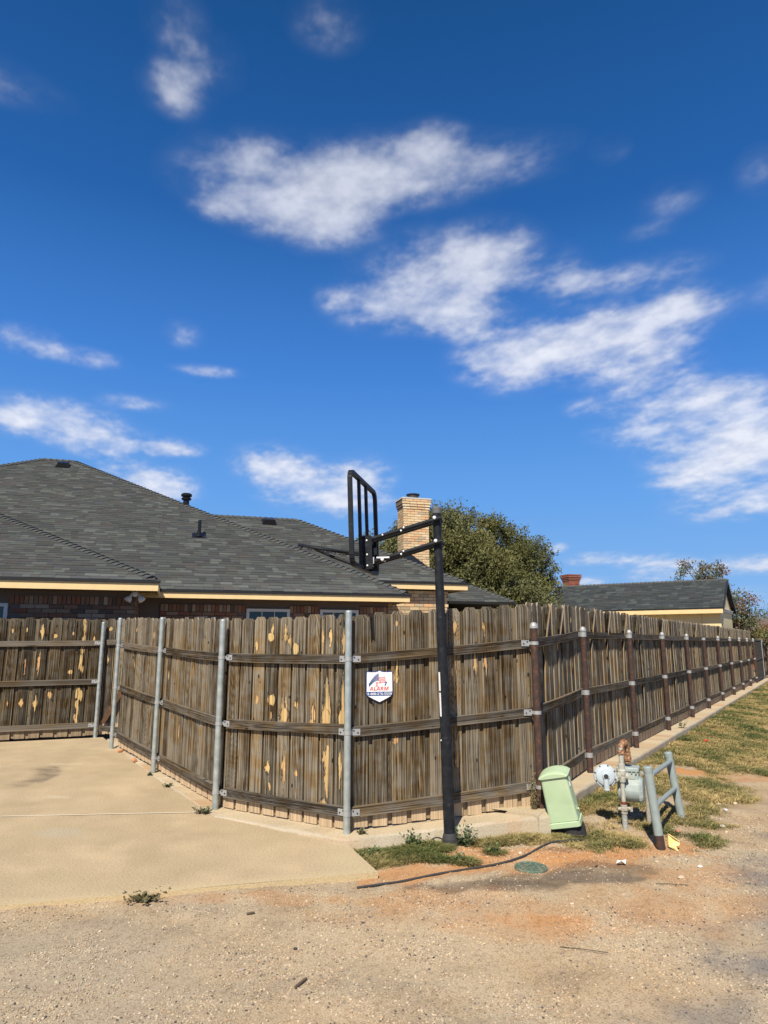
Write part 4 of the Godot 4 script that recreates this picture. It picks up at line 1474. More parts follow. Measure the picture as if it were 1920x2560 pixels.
# brickwork in running bond. o: lower left corner on the wall's face; across: unit; out: unit
func brickwork(parent: Node3D, o: Vector3, across: Vector3, out: Vector3, width: float, height: float, l: float, course: float, set_: String, parts: int, s: int, soldier := false, holes := []) -> void:
	var r := RandomNumberGenerator.new()
	r.seed = s
	var j := 0.010
	var rest := st_new()
	var any := false
	var rows := int(round(height / course))
	var tones: Array = BRICK_TONES if set_ == "lit" else BRICK_SHADED
	for k in range(rows - 1, -1, -1):
		var y := k * course
		var bl := l
		var bh := course - j
		if soldier and k == rows - 1: continue
		if soldier and k >= rows - 3 and k < rows - 1:
			if k == rows - 3: continue
			bl = course - j; bh = course * 2 - j; y = (k - 1) * course
		var x := 0.0 if k % 2 == 0 or bl < 0.1 else -(bl + j) / 2
		while x < width - 0.02:
			var a := maxf(x, 0.0)
			var z := minf(x + bl, width)
			x += bl + j
			if z - a < 0.03: continue
			var hid := false
			for hle in holes:
				if z > hle[0] and a < hle[1] and y + bh > hle[2] and y < hle[3]: hid = true
			var pick := r.randi() % 8
			var proud := r.randf_range(0.0, 0.003)
			if hid: continue
			var t := Transform3D(Basis(across, Vector3.UP, out), o + across * a + Vector3(0, y, 0) + out * proud)
			var len_ := snappedf(z - a, 0.005)
			if parts > 0 and brick_parts < 300:
				parts -= 1
				brick_parts += 1
				part("brick", brick_mesh(len_, bh), M["brick_%s%d" % [set_, pick]], parent).transform = t
			else:
				any = true
				var c: Array = tones[pick]
				rest.set_color(Color(c[0], c[1], c[2]) * r.randf_range(0.9, 1.1))
				box(rest, t * Transform3D(Basis(), Vector3((z - a) / 2, bh / 2, -0.010)), Vector3(z - a, bh, 0.040))
	if any:
		part("brickwork", done(rest), M.brick_mix, parent).set_meta("kind", "stuff")

func sheet4(st: SurfaceTool, a: Vector3, b: Vector3, c: Vector3, d: Vector3, t: float) -> void:   # a thick sheet under the four corners
	var n := (b - a).cross(c - a).normalized()
	if n.y < 0.0: n = -n
	hexa(st, [a - n * t, b - n * t, c - n * t, d - n * t, a, b, c, d])

func window(parent: Node3D, o: Vector3, across: Vector3, out: Vector3, w: float, h: float, bars: int, blinds: bool) -> void:   # o: upper left corner on the wall's face
	var b := Basis(across, Vector3.UP, out)
	var st := st_new()
	for q in [[0.03, -h / 2, 0.06, h], [w - 0.03, -h / 2, 0.06, h]]: box(st, Transform3D(b, o + across * q[0] + Vector3(0, q[1], 0) + out * 0.0), Vector3(q[2], q[3], 0.07))
	for y in [-0.03, -h + 0.03]: box(st, Transform3D(b, o + across * w / 2 + Vector3(0, y, 0)), Vector3(w - 0.12, 0.06, 0.068))
	var f := build("window", st, M.white_frame, parent)
	st = st_new()
	box(st, Transform3D(b, o + across * w / 2 + Vector3(0, -h / 2, 0) - out * 0.01), Vector3(w - 0.12, h - 0.12, 0.006))
	build("pane", st, M.glass, f)
	if bars > 0:
		st = st_new()
		for k in bars: box(st, Transform3D(b, o + across * (0.06 + (w - 0.12) * (k + 1) / (bars + 1)) + Vector3(0, -h / 2, 0) - out * 0.002), Vector3(0.016, h - 0.12, 0.008))
		build("glazing_bar", st, M.white_frame, f)
	st = st_new()
	if blinds:
		for k in 14: box(st, Transform3D(b * Basis(Vector3.RIGHT, 0.5), o + across * w / 2 + Vector3(0, -0.09 - k * 0.055, 0) - out * 0.05), Vector3(w - 0.13, 0.05, 0.003))
		build("blind", st, M.blind, f)
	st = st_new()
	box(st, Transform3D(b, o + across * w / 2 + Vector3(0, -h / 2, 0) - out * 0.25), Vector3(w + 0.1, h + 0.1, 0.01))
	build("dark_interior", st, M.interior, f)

const C1 := Vector3(-4.246, 2.860, -12.877)
const C2 := Vector3(0.580, 2.790, -15.530)
const C3 := Vector3(2.074, 3.178, -17.000)
const RISE := 0.55

func never(_u: float, _b: float) -> bool: return false

func make_house() -> void:
	var h := thing("brick_house", "low brick house with dark grey shingle hip roofs and cream fascia behind the wooden fence", "house", Vector3(0, 0, 0))
	var rise1 := 0.47
	# --- under-roofs: solid hips just beneath the shingles
	var st := st_new()
	var lay := Vector3(0, -0.012, 0)
	var a1 := C1 + lay
	var e1 := a1 + (-U + NA + Vector3.UP * rise1) * 6.0
	sheet4(st, a1, e1, e1 - U * 6.0, a1 - U * 12.0, 0.06)
	sheet4(st, a1, a1 + NA * 1.3, a1 - U * 6.0 + NA * 6.75 + Vector3.UP * rise1 * 6.0, e1, 0.06)
	var a2 := C2 + lay
	var r2 := a2 + (-U + NA + Vector3.UP * RISE) * 8.45
	var l2 := r2 - U * 0.9
	var f2 := l2 - (U + NA + Vector3.UP * RISE) * 8.45
	sheet4(st, a2, r2, l2, f2, 0.06)
	sheet4(st, a2, a2 + NA * 16.9, r2, r2 + U * 0.001, 0.06)
	sheet4(st, l2, r2, a2 + NA * 16.9, f2 + NA * 16.9, 0.06)
	sheet4(st, f2, l2, l2 - U * 0.001, f2 + NA * 16.9, 0.06)
	var a3 := C3 + lay
	var r3 := a3 + (-U + NA + Vector3.UP * RISE) * 3.7
	var l3 := r3 - U * 9.0
	sheet4(st, a3, r3, l3, l3 - (NA + Vector3.UP * RISE) * 3.7, 0.06)
	sheet4(st, a3, a3 + NA * 7.4, r3, r3 + U * 0.001, 0.06)
	sheet4(st, r3, l3, l3 + (NA - Vector3.UP * RISE) * 3.7, a3 + NA * 7.4, 0.06)
	var c4 := Vector3(4.056, 2.915, -21.0)
	var r4 := c4 + (-U + NA + Vector3.UP * RISE) * 4.2
	sheet4(st, c4, r4, r4 - U * 6.0, c4 - U * 10.2, 0.06)
	sheet4(st, c4, c4 + NA * 8.4, r4, r4 + U * 0.001, 0.06)
	var roof := build("roof", st, M.roof_felt, h)
	# --- shingles
	shingles(roof, C1, U, NA, rise1, 6.0, func(_b): return -9.5, func(b): return -b, never, 90, 11)
	shingles(roof, C2, U, NA, RISE, 8.43, func(b): return maxf(-17.8 + b, -15.5), func(b): return -b, func(u, b): return u < -5.384 - (b + 1.166) - 3.2 and u > -14.2 + b, 150, 12)
	shingles(roof, C3, U, NA, RISE, 3.68, func(_b): return -9.4, func(b): return -b, func(u, b): return u < -2.6 - b * 1.0 - 3.6, 60, 13)
	shingles(roof, c4 + Vector3(0, 0.012, 0), U, NA, RISE, 4.1, func(_b): return -6.0, func(b): return -b, never, 0, 14)
	# --- caps on hips and ridges
	var up1 := -U + NA + Vector3.UP * rise1
	var up2 := -U + NA + Vector3.UP * RISE
	caps(roof, C1 + up1 * 0.12, C1 + up1 * 5.0, 0.36)
	caps(roof, C2 + up2 * 0.06, C2 + up2 * 8.45, 0.40)
	var rt := C2 + up2 * 8.45
	caps(roof, rt - U * 0.9, rt, 0.5)
	caps(roof, rt - U * 0.9 - (U + NA + Vector3.UP * RISE) * 2.6, rt - U * 0.9, 0.40)
	caps(roof, C3 + up2 * 0.06, C3 + up2 * 3.7, 0.40)
	caps(roof, C3 + up2 * 3.7 - U * 5.2, C3 + up2 * 3.7, 0.5)
	caps(roof, c4 + up2 * 0.06, c4 + up2 * 4.2, 0.40)
	# --- drip edge and fascia
	st = st_new()
	for k in [[C1, 9.5], [C2, 6.6], [C3, 3.2]]:
		var c: Vector3 = k[0]
		box(st, Transform3D(Basis(U, Vector3.UP, -NA), c - U * (k[1] / 2 - 0.02) + Vector3(0, -0.022, 0) - NA * 0.020), Vector3(k[1] + 0.04, 0.046, 0.05))
	build("drip_edge", st, M.black_metal, roof)
	for k in [[C1, 9.5, 0.142], [C2, 6.6, 0.122], [C3, 3.2, 0.132]]:
		var c: Vector3 = k[0]
		st = st_new()
		box(st, Transform3D(Basis(U, Vector3.UP, -NA), c - U * k[1] / 2 + Vector3(0, -0.048 - k[2] / 2, 0)), Vector3(k[1], k[2], 0.022))
		box(st, Transform3D(Basis(NA, Vector3.UP, U), c - U * 0.011 + NA * 1.26 + Vector3(0, -0.05 - k[2] / 2, 0)), Vector3(2.5, k[2], 0.022))
		build("fascia", st, M.cream, h)
		st = st_new()
		var low: Vector3 = c + Vector3(0, -0.045 - k[2] + 0.012, 0)
		box(st, Transform3D(Basis(U, Vector3.UP, -NA), low - U * (k[1] / 2 + 0.01) + NA * 0.36), Vector3(k[1] - 0.03, 0.016, 0.69))
		build("soffit", st, M.soffit, h)
	# --- walls with their bricks
	st = st_new()
	var w1 := C1 - U * 0.42 + NA * 0.46
	var w2 := C2 - U * 0.36 + NA * 0.46
	var w3 := C3 - U * 0.42 + NA * 0.26
	for k in [[w1, 9.0, 6.0], [w2, 13.0, 12.0], [w3, 9.0, 6.0]]:
		var w: Vector3 = k[0]
		var hh := w.y - 0.16
		box(st, Transform3D(Basis(U, Vector3.UP, -NA), w - U * k[1] / 2 + NA * (k[2] / 2 + 0.02) - Vector3(0, w.y - hh / 2, 0)), Vector3(k[1], hh, k[2]))
	var wall := build("wall", st, M.mortar, h)
	var top1 := w1.y - 0.20
	var top2 := w2.y - 0.18
	var top3 := w3.y - 0.19
	var course := 0.080
	# the strip that shows over the fence
	var n1 := 8
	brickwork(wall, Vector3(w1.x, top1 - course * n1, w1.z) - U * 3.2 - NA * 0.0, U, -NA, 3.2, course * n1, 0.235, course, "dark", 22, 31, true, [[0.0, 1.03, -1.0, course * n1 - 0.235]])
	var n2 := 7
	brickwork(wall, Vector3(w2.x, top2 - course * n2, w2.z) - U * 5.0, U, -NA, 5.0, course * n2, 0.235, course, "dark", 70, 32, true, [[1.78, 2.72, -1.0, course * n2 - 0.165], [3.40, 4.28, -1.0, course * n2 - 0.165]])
	var n3 := 9
	brickwork(wall, Vector3(w3.x, top3 - course * n3, w3.z) - U * 2.6, U, -NA, 2.6, course * n3, 0.235, course, "lit", 60, 33, false)
	# side of the projecting wing
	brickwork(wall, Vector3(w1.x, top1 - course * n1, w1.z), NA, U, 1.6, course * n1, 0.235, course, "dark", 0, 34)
	# --- windows under the eaves
	window(h, Vector3(w2.x, top2 - 0.165, w2.z) - U * (5.0 - 1.78), U, -NA, 0.94, 1.2, 2, false)
	window(h, Vector3(w2.x, top2 - 0.165, w2.z) - U * (5.0 - 3.40), U, -NA, 0.88, 1.2, 2, false)
	window(h, Vector3(w1.x, top1 - 0.235, w1.z) - U * 3.2 + U * 0.02, U, -NA, 1.0, 1.2, 0, true)
	# --- twin floodlight under the wing's eave
	var fl := C1 - U * 0.42 + NA * 0.30 + Vector3(0, -0.215, 0)
	st = st_new()
	lathe(st, fl + Vector3(0, 0.03, 0), Vector3.DOWN, [[0.0, 0.06], [0.03, 0.06], [0.035, 0.02]], 12)
	tube(st, fl, fl - Vector3(0, 0.03, 0), 0.02, 0.02, 8)
	var fx := build("floodlight", st, M.white_frame, h)
	for k in [[-0.12, Vector3(-0.5, -0.85, 0.2)], [0.13, Vector3(0.55, -0.8, 0.2)], [0.0, Vector3(0.05, -0.2, 0.98)]]:
		st = st_new()
		var p: Vector3 = fl + U * k[0] * 0.4 - Vector3(0, 0.015, 0)
		var dir: Vector3 = (U * k[1].x + Vector3.UP * k[1].y - NA * k[1].z).normalized()
		lathe(st, p, dir, [[0.0, 0.02], [0.06, 0.03], [0.11, 0.062], [0.16, 0.070], [0.165, 0.060], [0.15, 0.0]] if absf(k[0]) > 0.01 else [[0.0, 0.03], [0.05, 0.055], [0.09, 0.045], [0.11, 0.0]], 12)
		build("lamp_head", st, M.white_frame, fx)
	# --- vents and pipes on the roof
	var sl2 := (NA + Vector3.UP * RISE).normalized()
	var nm2 := U.cross(sl2)
	if nm2.y < 0.0: nm2 = -nm2
	for k in [[C2, -8.67, 7.83], [C3, -4.54, 3.36]]:
		var c: Vector3 = k[0] + U * k[1] + (NA + Vector3.UP * RISE) * k[2] + nm2 * 0.03
		st = st_new()
		var b := Basis(U, nm2, U.cross(nm2))
		hexa(st, [c + b * Vector3(-0.17, 0, 0.15), c + b * Vector3(0.17, 0, 0.15), c + b * Vector3(0.17, 0, -0.15), c + b * Vector3(-0.17, 0, -0.15), c + b * Vector3(-0.145, 0.12, 0.11), c + b * Vector3(0.145, 0.12, 0.11), c + b * Vector3(0.145, 0.10, -0.12), c + b * Vector3(-0.145, 0.10, -0.12)])
		var v := build("roof_vent", st, M.black_gloss, roof)
		st = st_new()
		box(st, Transform3D(b, c + b * Vector3(0, 0.0, 0)), Vector3(0.40, 0.012, 0.36))
		build("vent_flange", st, M.black_gloss, v)
	var pb := C2 + U * -4.60 + (NA + Vector3.UP * RISE) * 2.83
	st = st_new()
	lathe(st, pb + Vector3(0, -0.02, 0), Vector3.UP, [[0.0, 0.12], [0.03, 0.115], [0.09, 0.075], [0.13, 0.05], [0.14, 0.042], [0.42, 0.042], [0.42, 0.03]], 14)
	var pp := build("vent_pipe", st, M.black_gloss, roof)
	st = st_new()
	box(st, Transform3D(Basis(U, nm2, U.cross(nm2)), pb + nm2 * 0.012), Vector3(0.34, 0.012, 0.34))
	build("pipe_flashing", st, M.black_gloss, pp)
	var sb := C2 + U * -4.95 + (NA + Vector3.UP * RISE) * 4.98 - Vector3(0, 0.16, 0)
	st = st_new()
	lathe(st, sb + Vector3(0, -0.1, 0), Vector3.UP, [[0.0, 0.085], [0.42, 0.085], [0.42, 0.13], [0.46, 0.14], [0.49, 0.10], [0.50, 0.10], [0.52, 0.15], [0.57, 0.155], [0.60, 0.12], [0.61, 0.0]], 16)
	build("flue_stack", st, M.black_gloss, roof)
	# --- chimney
	var cb := C3 + U * -1.255 + NA * 1.22                 # front left foot
	var cw := 0.70
	var cd := 0.50
	var ctop := 5.50
	var y0 := 3.35
	st = st_new()
	var mid := Vector3(cb.x, 0, cb.z) + U * cw / 2 + NA * cd / 2
	box(st, Transform3D(Basis(U, Vector3.UP, -NA), mid + Vector3(0, (y0 + ctop) / 2, 0)), Vector3(cw - 0.02, ctop - y0, cd - 0.02))
	var ch := build("chimney", st, M.mortar_pale, h)
	var fl_ := Vector3(cb.x, y0, cb.z)
	var ccourse := 0.067
	var rows := int((ctop - 0.27 - y0) / ccourse)
	brickwork(ch, fl_, U, -NA, cw, rows * ccourse, 0.195, ccourse, "lit", 100, 41)
	brickwork(ch, fl_ + U * cw, NA, U, cd, rows * ccourse, 0.195, ccourse, "lit", 0, 42)
	brickwork(ch, fl_ + NA * cd, -NA, -U, cd, rows * ccourse, 0.195, ccourse, "lit", 0, 43)
	# stepped head: two single courses, then a taller band
	var yy := y0 + rows * ccourse
	for k in [[0.018, 1], [0.036, 1], [0.050, 2]]:
		var g: float = k[0]
		var hgt: float = k[1] * ccourse - 0.004
		brickwork(ch, Vector3(cb.x, yy, cb.z) - U * g - NA * g, U, -NA, cw + g * 2, k[1] * ccourse, 0.195, ccourse, "lit", 12, 50 + k[1])
		brickwork(ch, Vector3(cb.x, yy, cb.z) + U * (cw + g) - NA * g, NA, U, cd + g * 2, k[1] * ccourse, 0.195, ccourse, "lit", 0, 60)
		st = st_new()
		box(st, Transform3D(Basis(U, Vector3.UP, -NA), mid + Vector3(0, yy + hgt / 2, 0)), Vector3(cw + g * 2 - 0.01, hgt, cd + g * 2 - 0.01))
		build("corbel", st, M.mortar_dark, ch)
		yy += k[1] * ccourse
	st = st_new()
	box(st, Transform3D(Basis(U, Vector3.UP, -NA), mid + Vector3(0, yy + 0.018, 0)), Vector3(cw + 0.13, 0.036, cd + 0.13))
	build("chimney_slab", st, M.slab_pale, ch)
	st = st_new()
	var fc := mid + Vector3(0, yy + 0.036, 0)
	lathe(st, fc, Vector3.UP, [[0.0, 0.155], [0.11, 0.155]], 20)
	var cp := build("flue_cap", st, M.mesh_metal, ch)
	st = st_new()
	lathe(st, fc + Vector3(0, 0.11, 0), Vector3.UP, [[0.0, 0.17], [0.03, 0.185], [0.04, 0.185], [0.05, 0.10], [0.055, 0.0]], 20)
	build("flue_lid", st, M.black_metal, cp)
	# lead and tar flashing where the chimney meets the hip
	st = st_new()
	for k in 6:
		var u := -1.275 + k * 0.125
		var p := C3 + U * u + NA * 1.19 + Vector3.UP * (RISE * minf(1.19, -u))
		hexa(st, [p + Vector3(0, -0.10, 0), p + U * 0.128 + Vector3(0, -0.16, 0), p + U * 0.128 + NA * 0.02 + Vector3(0, -0.16, 0), p + NA * 0.02 + Vector3(0, -0.10, 0), p + Vector3(0, 0.27 - k * 0.012, 0), p + U * 0.128 + Vector3(0, 0.19 - k * 0.02, 0), p + U * 0.128 + NA * 0.02 + Vector3(0, 0.19 - k * 0.02, 0), p + NA * 0.02 + Vector3(0, 0.27 - k * 0.012, 0)])
	build("chimney_flashing", st, M.tar, ch)

func make_far_buildings() -> void:
	# --- cream outbuilding with a gable
	var sc := Vector3(11.56, 2.871, -23.5)
	var g := Vector3(0.537, 0, -0.8436)                 # along the gable wall, away
	var l := Vector3(-0.8436, 0, -0.537)                # along the eave, to the left
	var t := thing("outbuilding", "cream outbuilding with a grey shingle gable roof standing behind the long fence", "building", Vector3(sc.x, 0, sc.z))
	var o := Vector3(0, sc.y, 0)
	var len_ := 6.4
	var rise := 0.56
	var st := st_new()
	var e0 := o + Vector3(0, 0.03, 0)
	var rg := e0 + g * 2.0 + Vector3(0, 2.0 * rise, 0)
	sheet4(st, e0, rg, rg + l * len_, e0 + l * len_, 0.07)
	sheet4(st, rg, e0 + g * 4.0, e0 + g * 4.0 + l * len_, rg + l * len_, 0.07)
	var roof := build("roof", st, M.roof_felt, t)
	shingles(roof, e0 + Vector3(0, 0.008, 0), -l, g, rise, 1.98, func(_b): return -len_, func(_b): return 0.0, never, 0, 71)
	for q in roof.get_children(): q.material_override = M.shingle_cool
	caps(roof, rg + l * len_, rg, 0.5)
	# walls
	st = st_new()
	var wi := 0.30
	var wa := o + g * wi + l * 0.12
	var wl := len_ - 0.24
	var base := -2.75
	var pts := [wa, wa + g * (4.0 - wi * 2), wa + g * 1.7 + Vector3(0, (1.7) * rise - 0.02, 0)]
	face(st, wa + Vector3(0, base, 0), wa, wa + l * wl, wa + l * wl + Vector3(0, base, 0), -g)
	face(st, wa + Vector3(0, base, 0), wa, pts[1], pts[1] + Vector3(0, base, 0), -l)
	face3(st, pts[0], pts[1], pts[2], -l)
	face(st, pts[1] + Vector3(0, base, 0), pts[1], pts[1] + l * wl, pts[1] + l * wl + Vector3(0, base, 0), g)
	face(st, wa + l * wl + Vector3(0, base, 0), wa + l * wl, pts[1] + l * wl, pts[1] + l * wl + Vector3(0, base, 0), l)
	face3(st, pts[0] + l * wl, pts[1] + l * wl, pts[2] + l * wl, l)
	var wall := build("wall", st, M.cream_wall, t)
	st = st_new()
	for k in 5: box(st, Transform3D(Basis(l, Vector3.UP, g), wa + l * (0.6 + k * 1.22) - g * 0.004 + Vector3(0, base / 2, 0)), Vector3(0.012, -base, 0.006))
	build("panel_joint", st, M.joint_dark, wall)
	st = st_new()
	box(st, Transform3D(Basis(l, Vector3.UP, g), o + l * len_ / 2 + Vector3(0, -0.075, 0)), Vector3(len_, 0.14, 0.022))
	build("fascia", st, M.cream, t)
	st = st_new()
	box(st, Transform3D(Basis(l, Vector3.UP, g), o + l * len_ / 2 + g * 0.16 + Vector3(0, -0.14, 0)), Vector3(len_ - 0.03, 0.015, 0.29))
	build("soffit", st, M.cream_wall, t)
	st = st_new()
	box(st, Transform3D(Basis(g, Vector3.UP, l), wa + g * 1.7 - l * 0.02 + Vector3(0, -0.02, 0)), Vector3(3.5, 0.09, 0.05))
	box(st, Transform3D(Basis(g, Vector3.UP, l), wa + g * 1.7 - l * 0.035 + Vector3(0, 0.035, 0)), Vector3(3.5, 0.02, 0.09))
	build("gable_trim", st, M.pale_trim, t)
	st = st_new()
	for s in [0, 1]:
		var a := (e0 if s == 0 else e0 + g * 4.0) - l * 0.01 - Vector3(0, 0.05, 0)
		var b := rg - l * 0.01 - Vector3(0, 0.05, 0)
		hexa(st, [a - Vector3(0, 0.07, 0), b - Vector3(0, 0.07, 0), b - Vector3(0, 0.07, 0) - l * 0.02, a - Vector3(0, 0.07, 0) - l * 0.02, a + Vector3(0, 0.06, 0), b + Vector3(0, 0.06, 0), b + Vector3(0, 0.06, 0) - l * 0.02, a + Vector3(0, 0.06, 0) - l * 0.02])
	build("rake_board", st, M.black_metal, t)
	# --- neighbour's house: a red brick chimney shows over the outbuilding's ridge
	t = thing("brick_house", "neighbouring house of which only the red brick chimney rises beside the big tree", "house", Vector3(9.3, 0, -34.0))
	st = st_new()
	box(st, Transform3D(Basis(Vector3.UP, 0.4), Vector3(1.5, 1.2, -2.5)), Vector3(9, 2.4, 5))
	build("wall", st, M.red_brick, t)
	st = st_new()
	var bb := Basis(Vector3.UP, 0.4)
	var mm := Vector3(1.5, 2.4, -2.5)
	hexa(st, [mm + bb * Vector3(-5, 0, 3), mm + bb * Vector3(5, 0, 3), mm + bb * Vector3(5, 0, -3), mm + bb * Vector3(-5, 0, -3), mm + bb * Vector3(-3, 1.5, 0.05), mm + bb * Vector3(3, 1.5, 0.05), mm + bb * Vector3(3, 1.5, -0.05), mm + bb * Vector3(-3, 1.5, -0.05)])
	build("roof", st, M.roof_felt, t)
	var cb := Basis(Vector3.UP, 0.35)
	st = st_new()
	box(st, Transform3D(cb, Vector3(0, 3.3, 0)), Vector3(0.60, 3.0, 0.56))
	for k in 4: box(st, Transform3D(cb, Vector3(0, 4.72 + k * 0.075, 0)), Vector3(0.62 + k * 0.05, 0.065, 0.58 + k * 0.05))
	box(st, Transform3D(cb, Vector3(0, 5.03, 0)), Vector3(0.77, 0.06, 0.73))
	var chm := build("chimney", st, M.mortar_red, t)
	for k in 16:                                        # courses
		for sgn in 3:
			var red := st_new()
			var off := 0.0 if k % 2 == 0 else 0.1
			var x: float = -0.31 + sgn * 0.21 - off + 0.1
			var a := maxf(x - 0.1, -0.305)
			var z := minf(x + 0.1, 0.305)
			box(red, Transform3D(cb, cb * Vector3((a + z) / 2, 0, 0.283) + Vector3(0, 3.55 + k * 0.07, 0)), Vector3(z - a, 0.06, 0.02))
			build("brick", red, M["brick_red%d" % ((k * 3 + sgn * 5) % 3)], chm)
	# --- house far down the alley
	t = thing("far_house", "distant house with a low brown roof and red brick wall at the right edge", "house", Vector3(29.0, 0, -48.0))
	st = st_new()
	hexa(st, [Vector3(-7.3, 2.4, 3), Vector3(7, 2.4, 3), Vector3(7, 2.4, -7), Vector3(-7.3, 2.4, -7), Vector3(-4.7, 3.45, -1.9), Vector3(4, 3.45, -1.9), Vector3(4, 3.45, -2.1), Vector3(-3.6, 3.45, -2.1)])
	build("roof", st, M.brown_roof, t)
	st = st_new()
	box(st, Transform3D(Basis(), Vector3(0.4, 1.2, -2)), Vector3(12.4, 2.44, 9.4))
	wall = build("wall", st, M.red_brick, t)
	st = st_new()
	box(st, Transform3D(Basis(), Vector3(-4.7, 1.9, 2.72)), Vector3(0.9, 1.0, 0.03))
	build("window", st, M.pale_trim, wall)
	# --- dark little roof of a shed past the gate
	t = thing("garden_shed", "dark hipped roof of a small shed cut off by the right edge", "shed", Vector3(18.75, 0, -30.2))
	st = st_new()
	box(st, Transform3D(Basis(Vector3.UP, -0.5), Vector3(0, 0.9, 0)), Vector3(2.6, 1.8, 2.0))
	build("wall", st, M.cream_wall, t)
	st = st_new()
	bb = Basis(Vector3.UP, -0.5)
	hexa(st, [bb * Vector3(-1.5, 1.8, 1.2), bb * Vector3(1.5, 1.8, 1.2), bb * Vector3(1.5, 1.8, -1.2), bb * Vector3(-1.5, 1.8, -1.2), bb * Vector3(-0.4, 2.3, 0.05), bb * Vector3(0.4, 2.3, 0.05), bb * Vector3(0.4, 2.3, -0.05), bb * Vector3(-0.4, 2.3, -0.05)])
	build("roof", st, M.black_metal, t)

# ---- things ---------------------------------------------------------------------
func make_hoop() -> void:
	var foot := Vector3(0.558, -0.02, -6.185)
	var top := Vector3(0.483, 2.935, -6.17)
	var t := thing("basketball_pole", "tall black basketball pole with a bare backboard frame, in front of the fence", "basketball hoop", foot)
	var dir := (top - foot).normalized()
	var l := (top - foot).length()
	var at := func(s: float) -> Vector3: return dir * s
	var st := st_new()
	lathe(st, Vector3.ZERO, dir, [[0.0, 0.0485], [0.92, 0.0475], [0.925, 0.0455], [1.95, 0.0430], [1.955, 0.0405], [l - 0.06, 0.0385]], 24)
	build("pole", st, M.powder, t)
	st = st_new()
	lathe(st, dir * (l - 0.06), dir, [[0.0, 0.0405], [0.05, 0.0405], [0.06, 0.036], [0.064, 0.0]], 24)
	build("pole_cap", st, M.cap_grey, t)
	st = st_new()
	var ribs := 24
	lathe(st, Vector3(0, 0.0, 0), dir, [[0.0, 0.062], [0.105, 0.064], [0.135, 0.056], [0.150, 0.050]], 24)
	for k in ribs:
		var a := TAU * k / ribs
		box(st, Transform3D(Basis(Vector3.UP, -a), Vector3(cos(a) * 0.0635, 0.07, sin(a) * 0.0635)), Vector3(0.005, 0.075, 0.006))
	build("base_collar", st, M.black_rubber, t)
	# two long labels on the left of the shaft
	for k in [[1.475, 1.315, 0.5], [1.30, 1.10, 0.5]]:
		st = st_new()
		var f := frame_of(dir)
		var prev := []
		for i in 5:
			var an: float = PI * 0.965 + (i - 2) * 0.10
			var rad := Vector3(cos(an), 0, -sin(an) * -1.0)
			rad = Vector3(cos(an + 0.55), 0, sin(an - PI + 0.55) * 1.0)
			rad = Vector3(-cos(0.62 + (i - 2) * 0.12), 0, sin(0.62 + (i - 2) * 0.12))
			var r: float = 0.0462
			var p0: Vector3 = dir * k[1] + rad * r
			var p1: Vector3 = dir * k[0] + rad * r
			if prev.size(): face(st, prev[0], p0, p1, prev[1], rad)
			prev = [p0, p1]
		build("label", st, M.label_white, t)
	# small dab of paint and bolt marks
	st = st_new()
	var mark := dir * 0.90 + Vector3(-0.0425, 0, 0.0225)
	tube(st, mark, mark + Vector3(-0.004, 0, 0.002), 0.008, 0.006, 8)
	build("joint_screw", st, M.bolt, t)
	# arms: two pairs of round tubes, from the pole down to the bracket
	var nrm := Vector3(-0.977, 0, -0.211)                # from the pole to the board
	var sd := Vector3(0.211, 0, -0.977)                  # along the board, away from the viewer
	var pt := Vector3(0.474, 2.822, -6.17) - foot
	var pbm := Vector3(0.482, 2.610, -6.17) - foot
	var bt := Vector3(-0.130, 2.630, -6.30) - foot
	var bbm := Vector3(-0.119, 2.416, -6.30) - foot
	for k in [[pt, bt], [pbm, bbm]]:
		for s in [-1, 1]:
			st = st_new()
			var off: Vector3 = sd * s * 0.058
			var a: Vector3 = k[0] + off - nrm * 0.055
			var b: Vector3 = k[1] + off + nrm * 0.04
			pipe(st, [a, a.lerp(b, 0.5), b], 0.0200, 14)
			build("arm", st, M.powder, t)
	st = st_new()
	var bs := [[pt, 0], [pbm, 0], [bt, 0], [bbm, 0], [pbm.lerp(bbm, 0.80), 0], [pt.lerp(bt, 0.46), 1], [pt.lerp(bt, 0.50), 2], [pt.lerp(bt, 0.78), 1], [pbm.lerp(bbm, 0.48), 1], [pbm.lerp(bbm, 0.515), 2]]
	for q in bs:
		var p: Vector3 = q[0]
		var face_out := -sd
		if q[1] == 0:
			tube(st, p + sd * 0.085, p - sd * 0.083, 0.010, 0.010, 8)
			lathe(st, p - sd * 0.0775, face_out, [[0.0, 0.017], [0.006, 0.017], [0.014, 0.012], [0.016, 0.0]], 12)
		elif q[1] == 1:
			lathe(st, p - sd * 0.0775 + Vector3(0, 0.008, 0), face_out, [[0.0, 0.009], [0.006, 0.008], [0.008, 0.0]], 8)
		else:
			lathe(st, p - sd * 0.0775 - Vector3(0, 0.012, 0), face_out, [[0.0, 0.009], [0.006, 0.008], [0.008, 0.0]], 8)
	build("bolt", st, M.bolt, t)
	# frame: rounded rectangle of box tube with two inner uprights, leaning a little forward
	var c := Vector3(-0.184, 2.786, -6.30) - foot
	var lean := (Vector3.UP + nrm * 0.035).normalized()
	st = st_new()
	var fw := 0.985
	var fh := 0.825
	bar_path(st, round_rect(c, sd, lean, fw, fh, 0.075), 0.036, 0.038, nrm)
	build("backboard_frame", st, M.powder, t)
	for s in [-0.17, 0.10]:
		st = st_new()
		bar_path(st, [c + sd * s - lean * (fh / 2 - 0.014), c + sd * s + lean * (fh / 2 - 0.014)], 0.030, 0.028, nrm)
		build("frame_upright", st, M.powder, t)
	st = st_new()
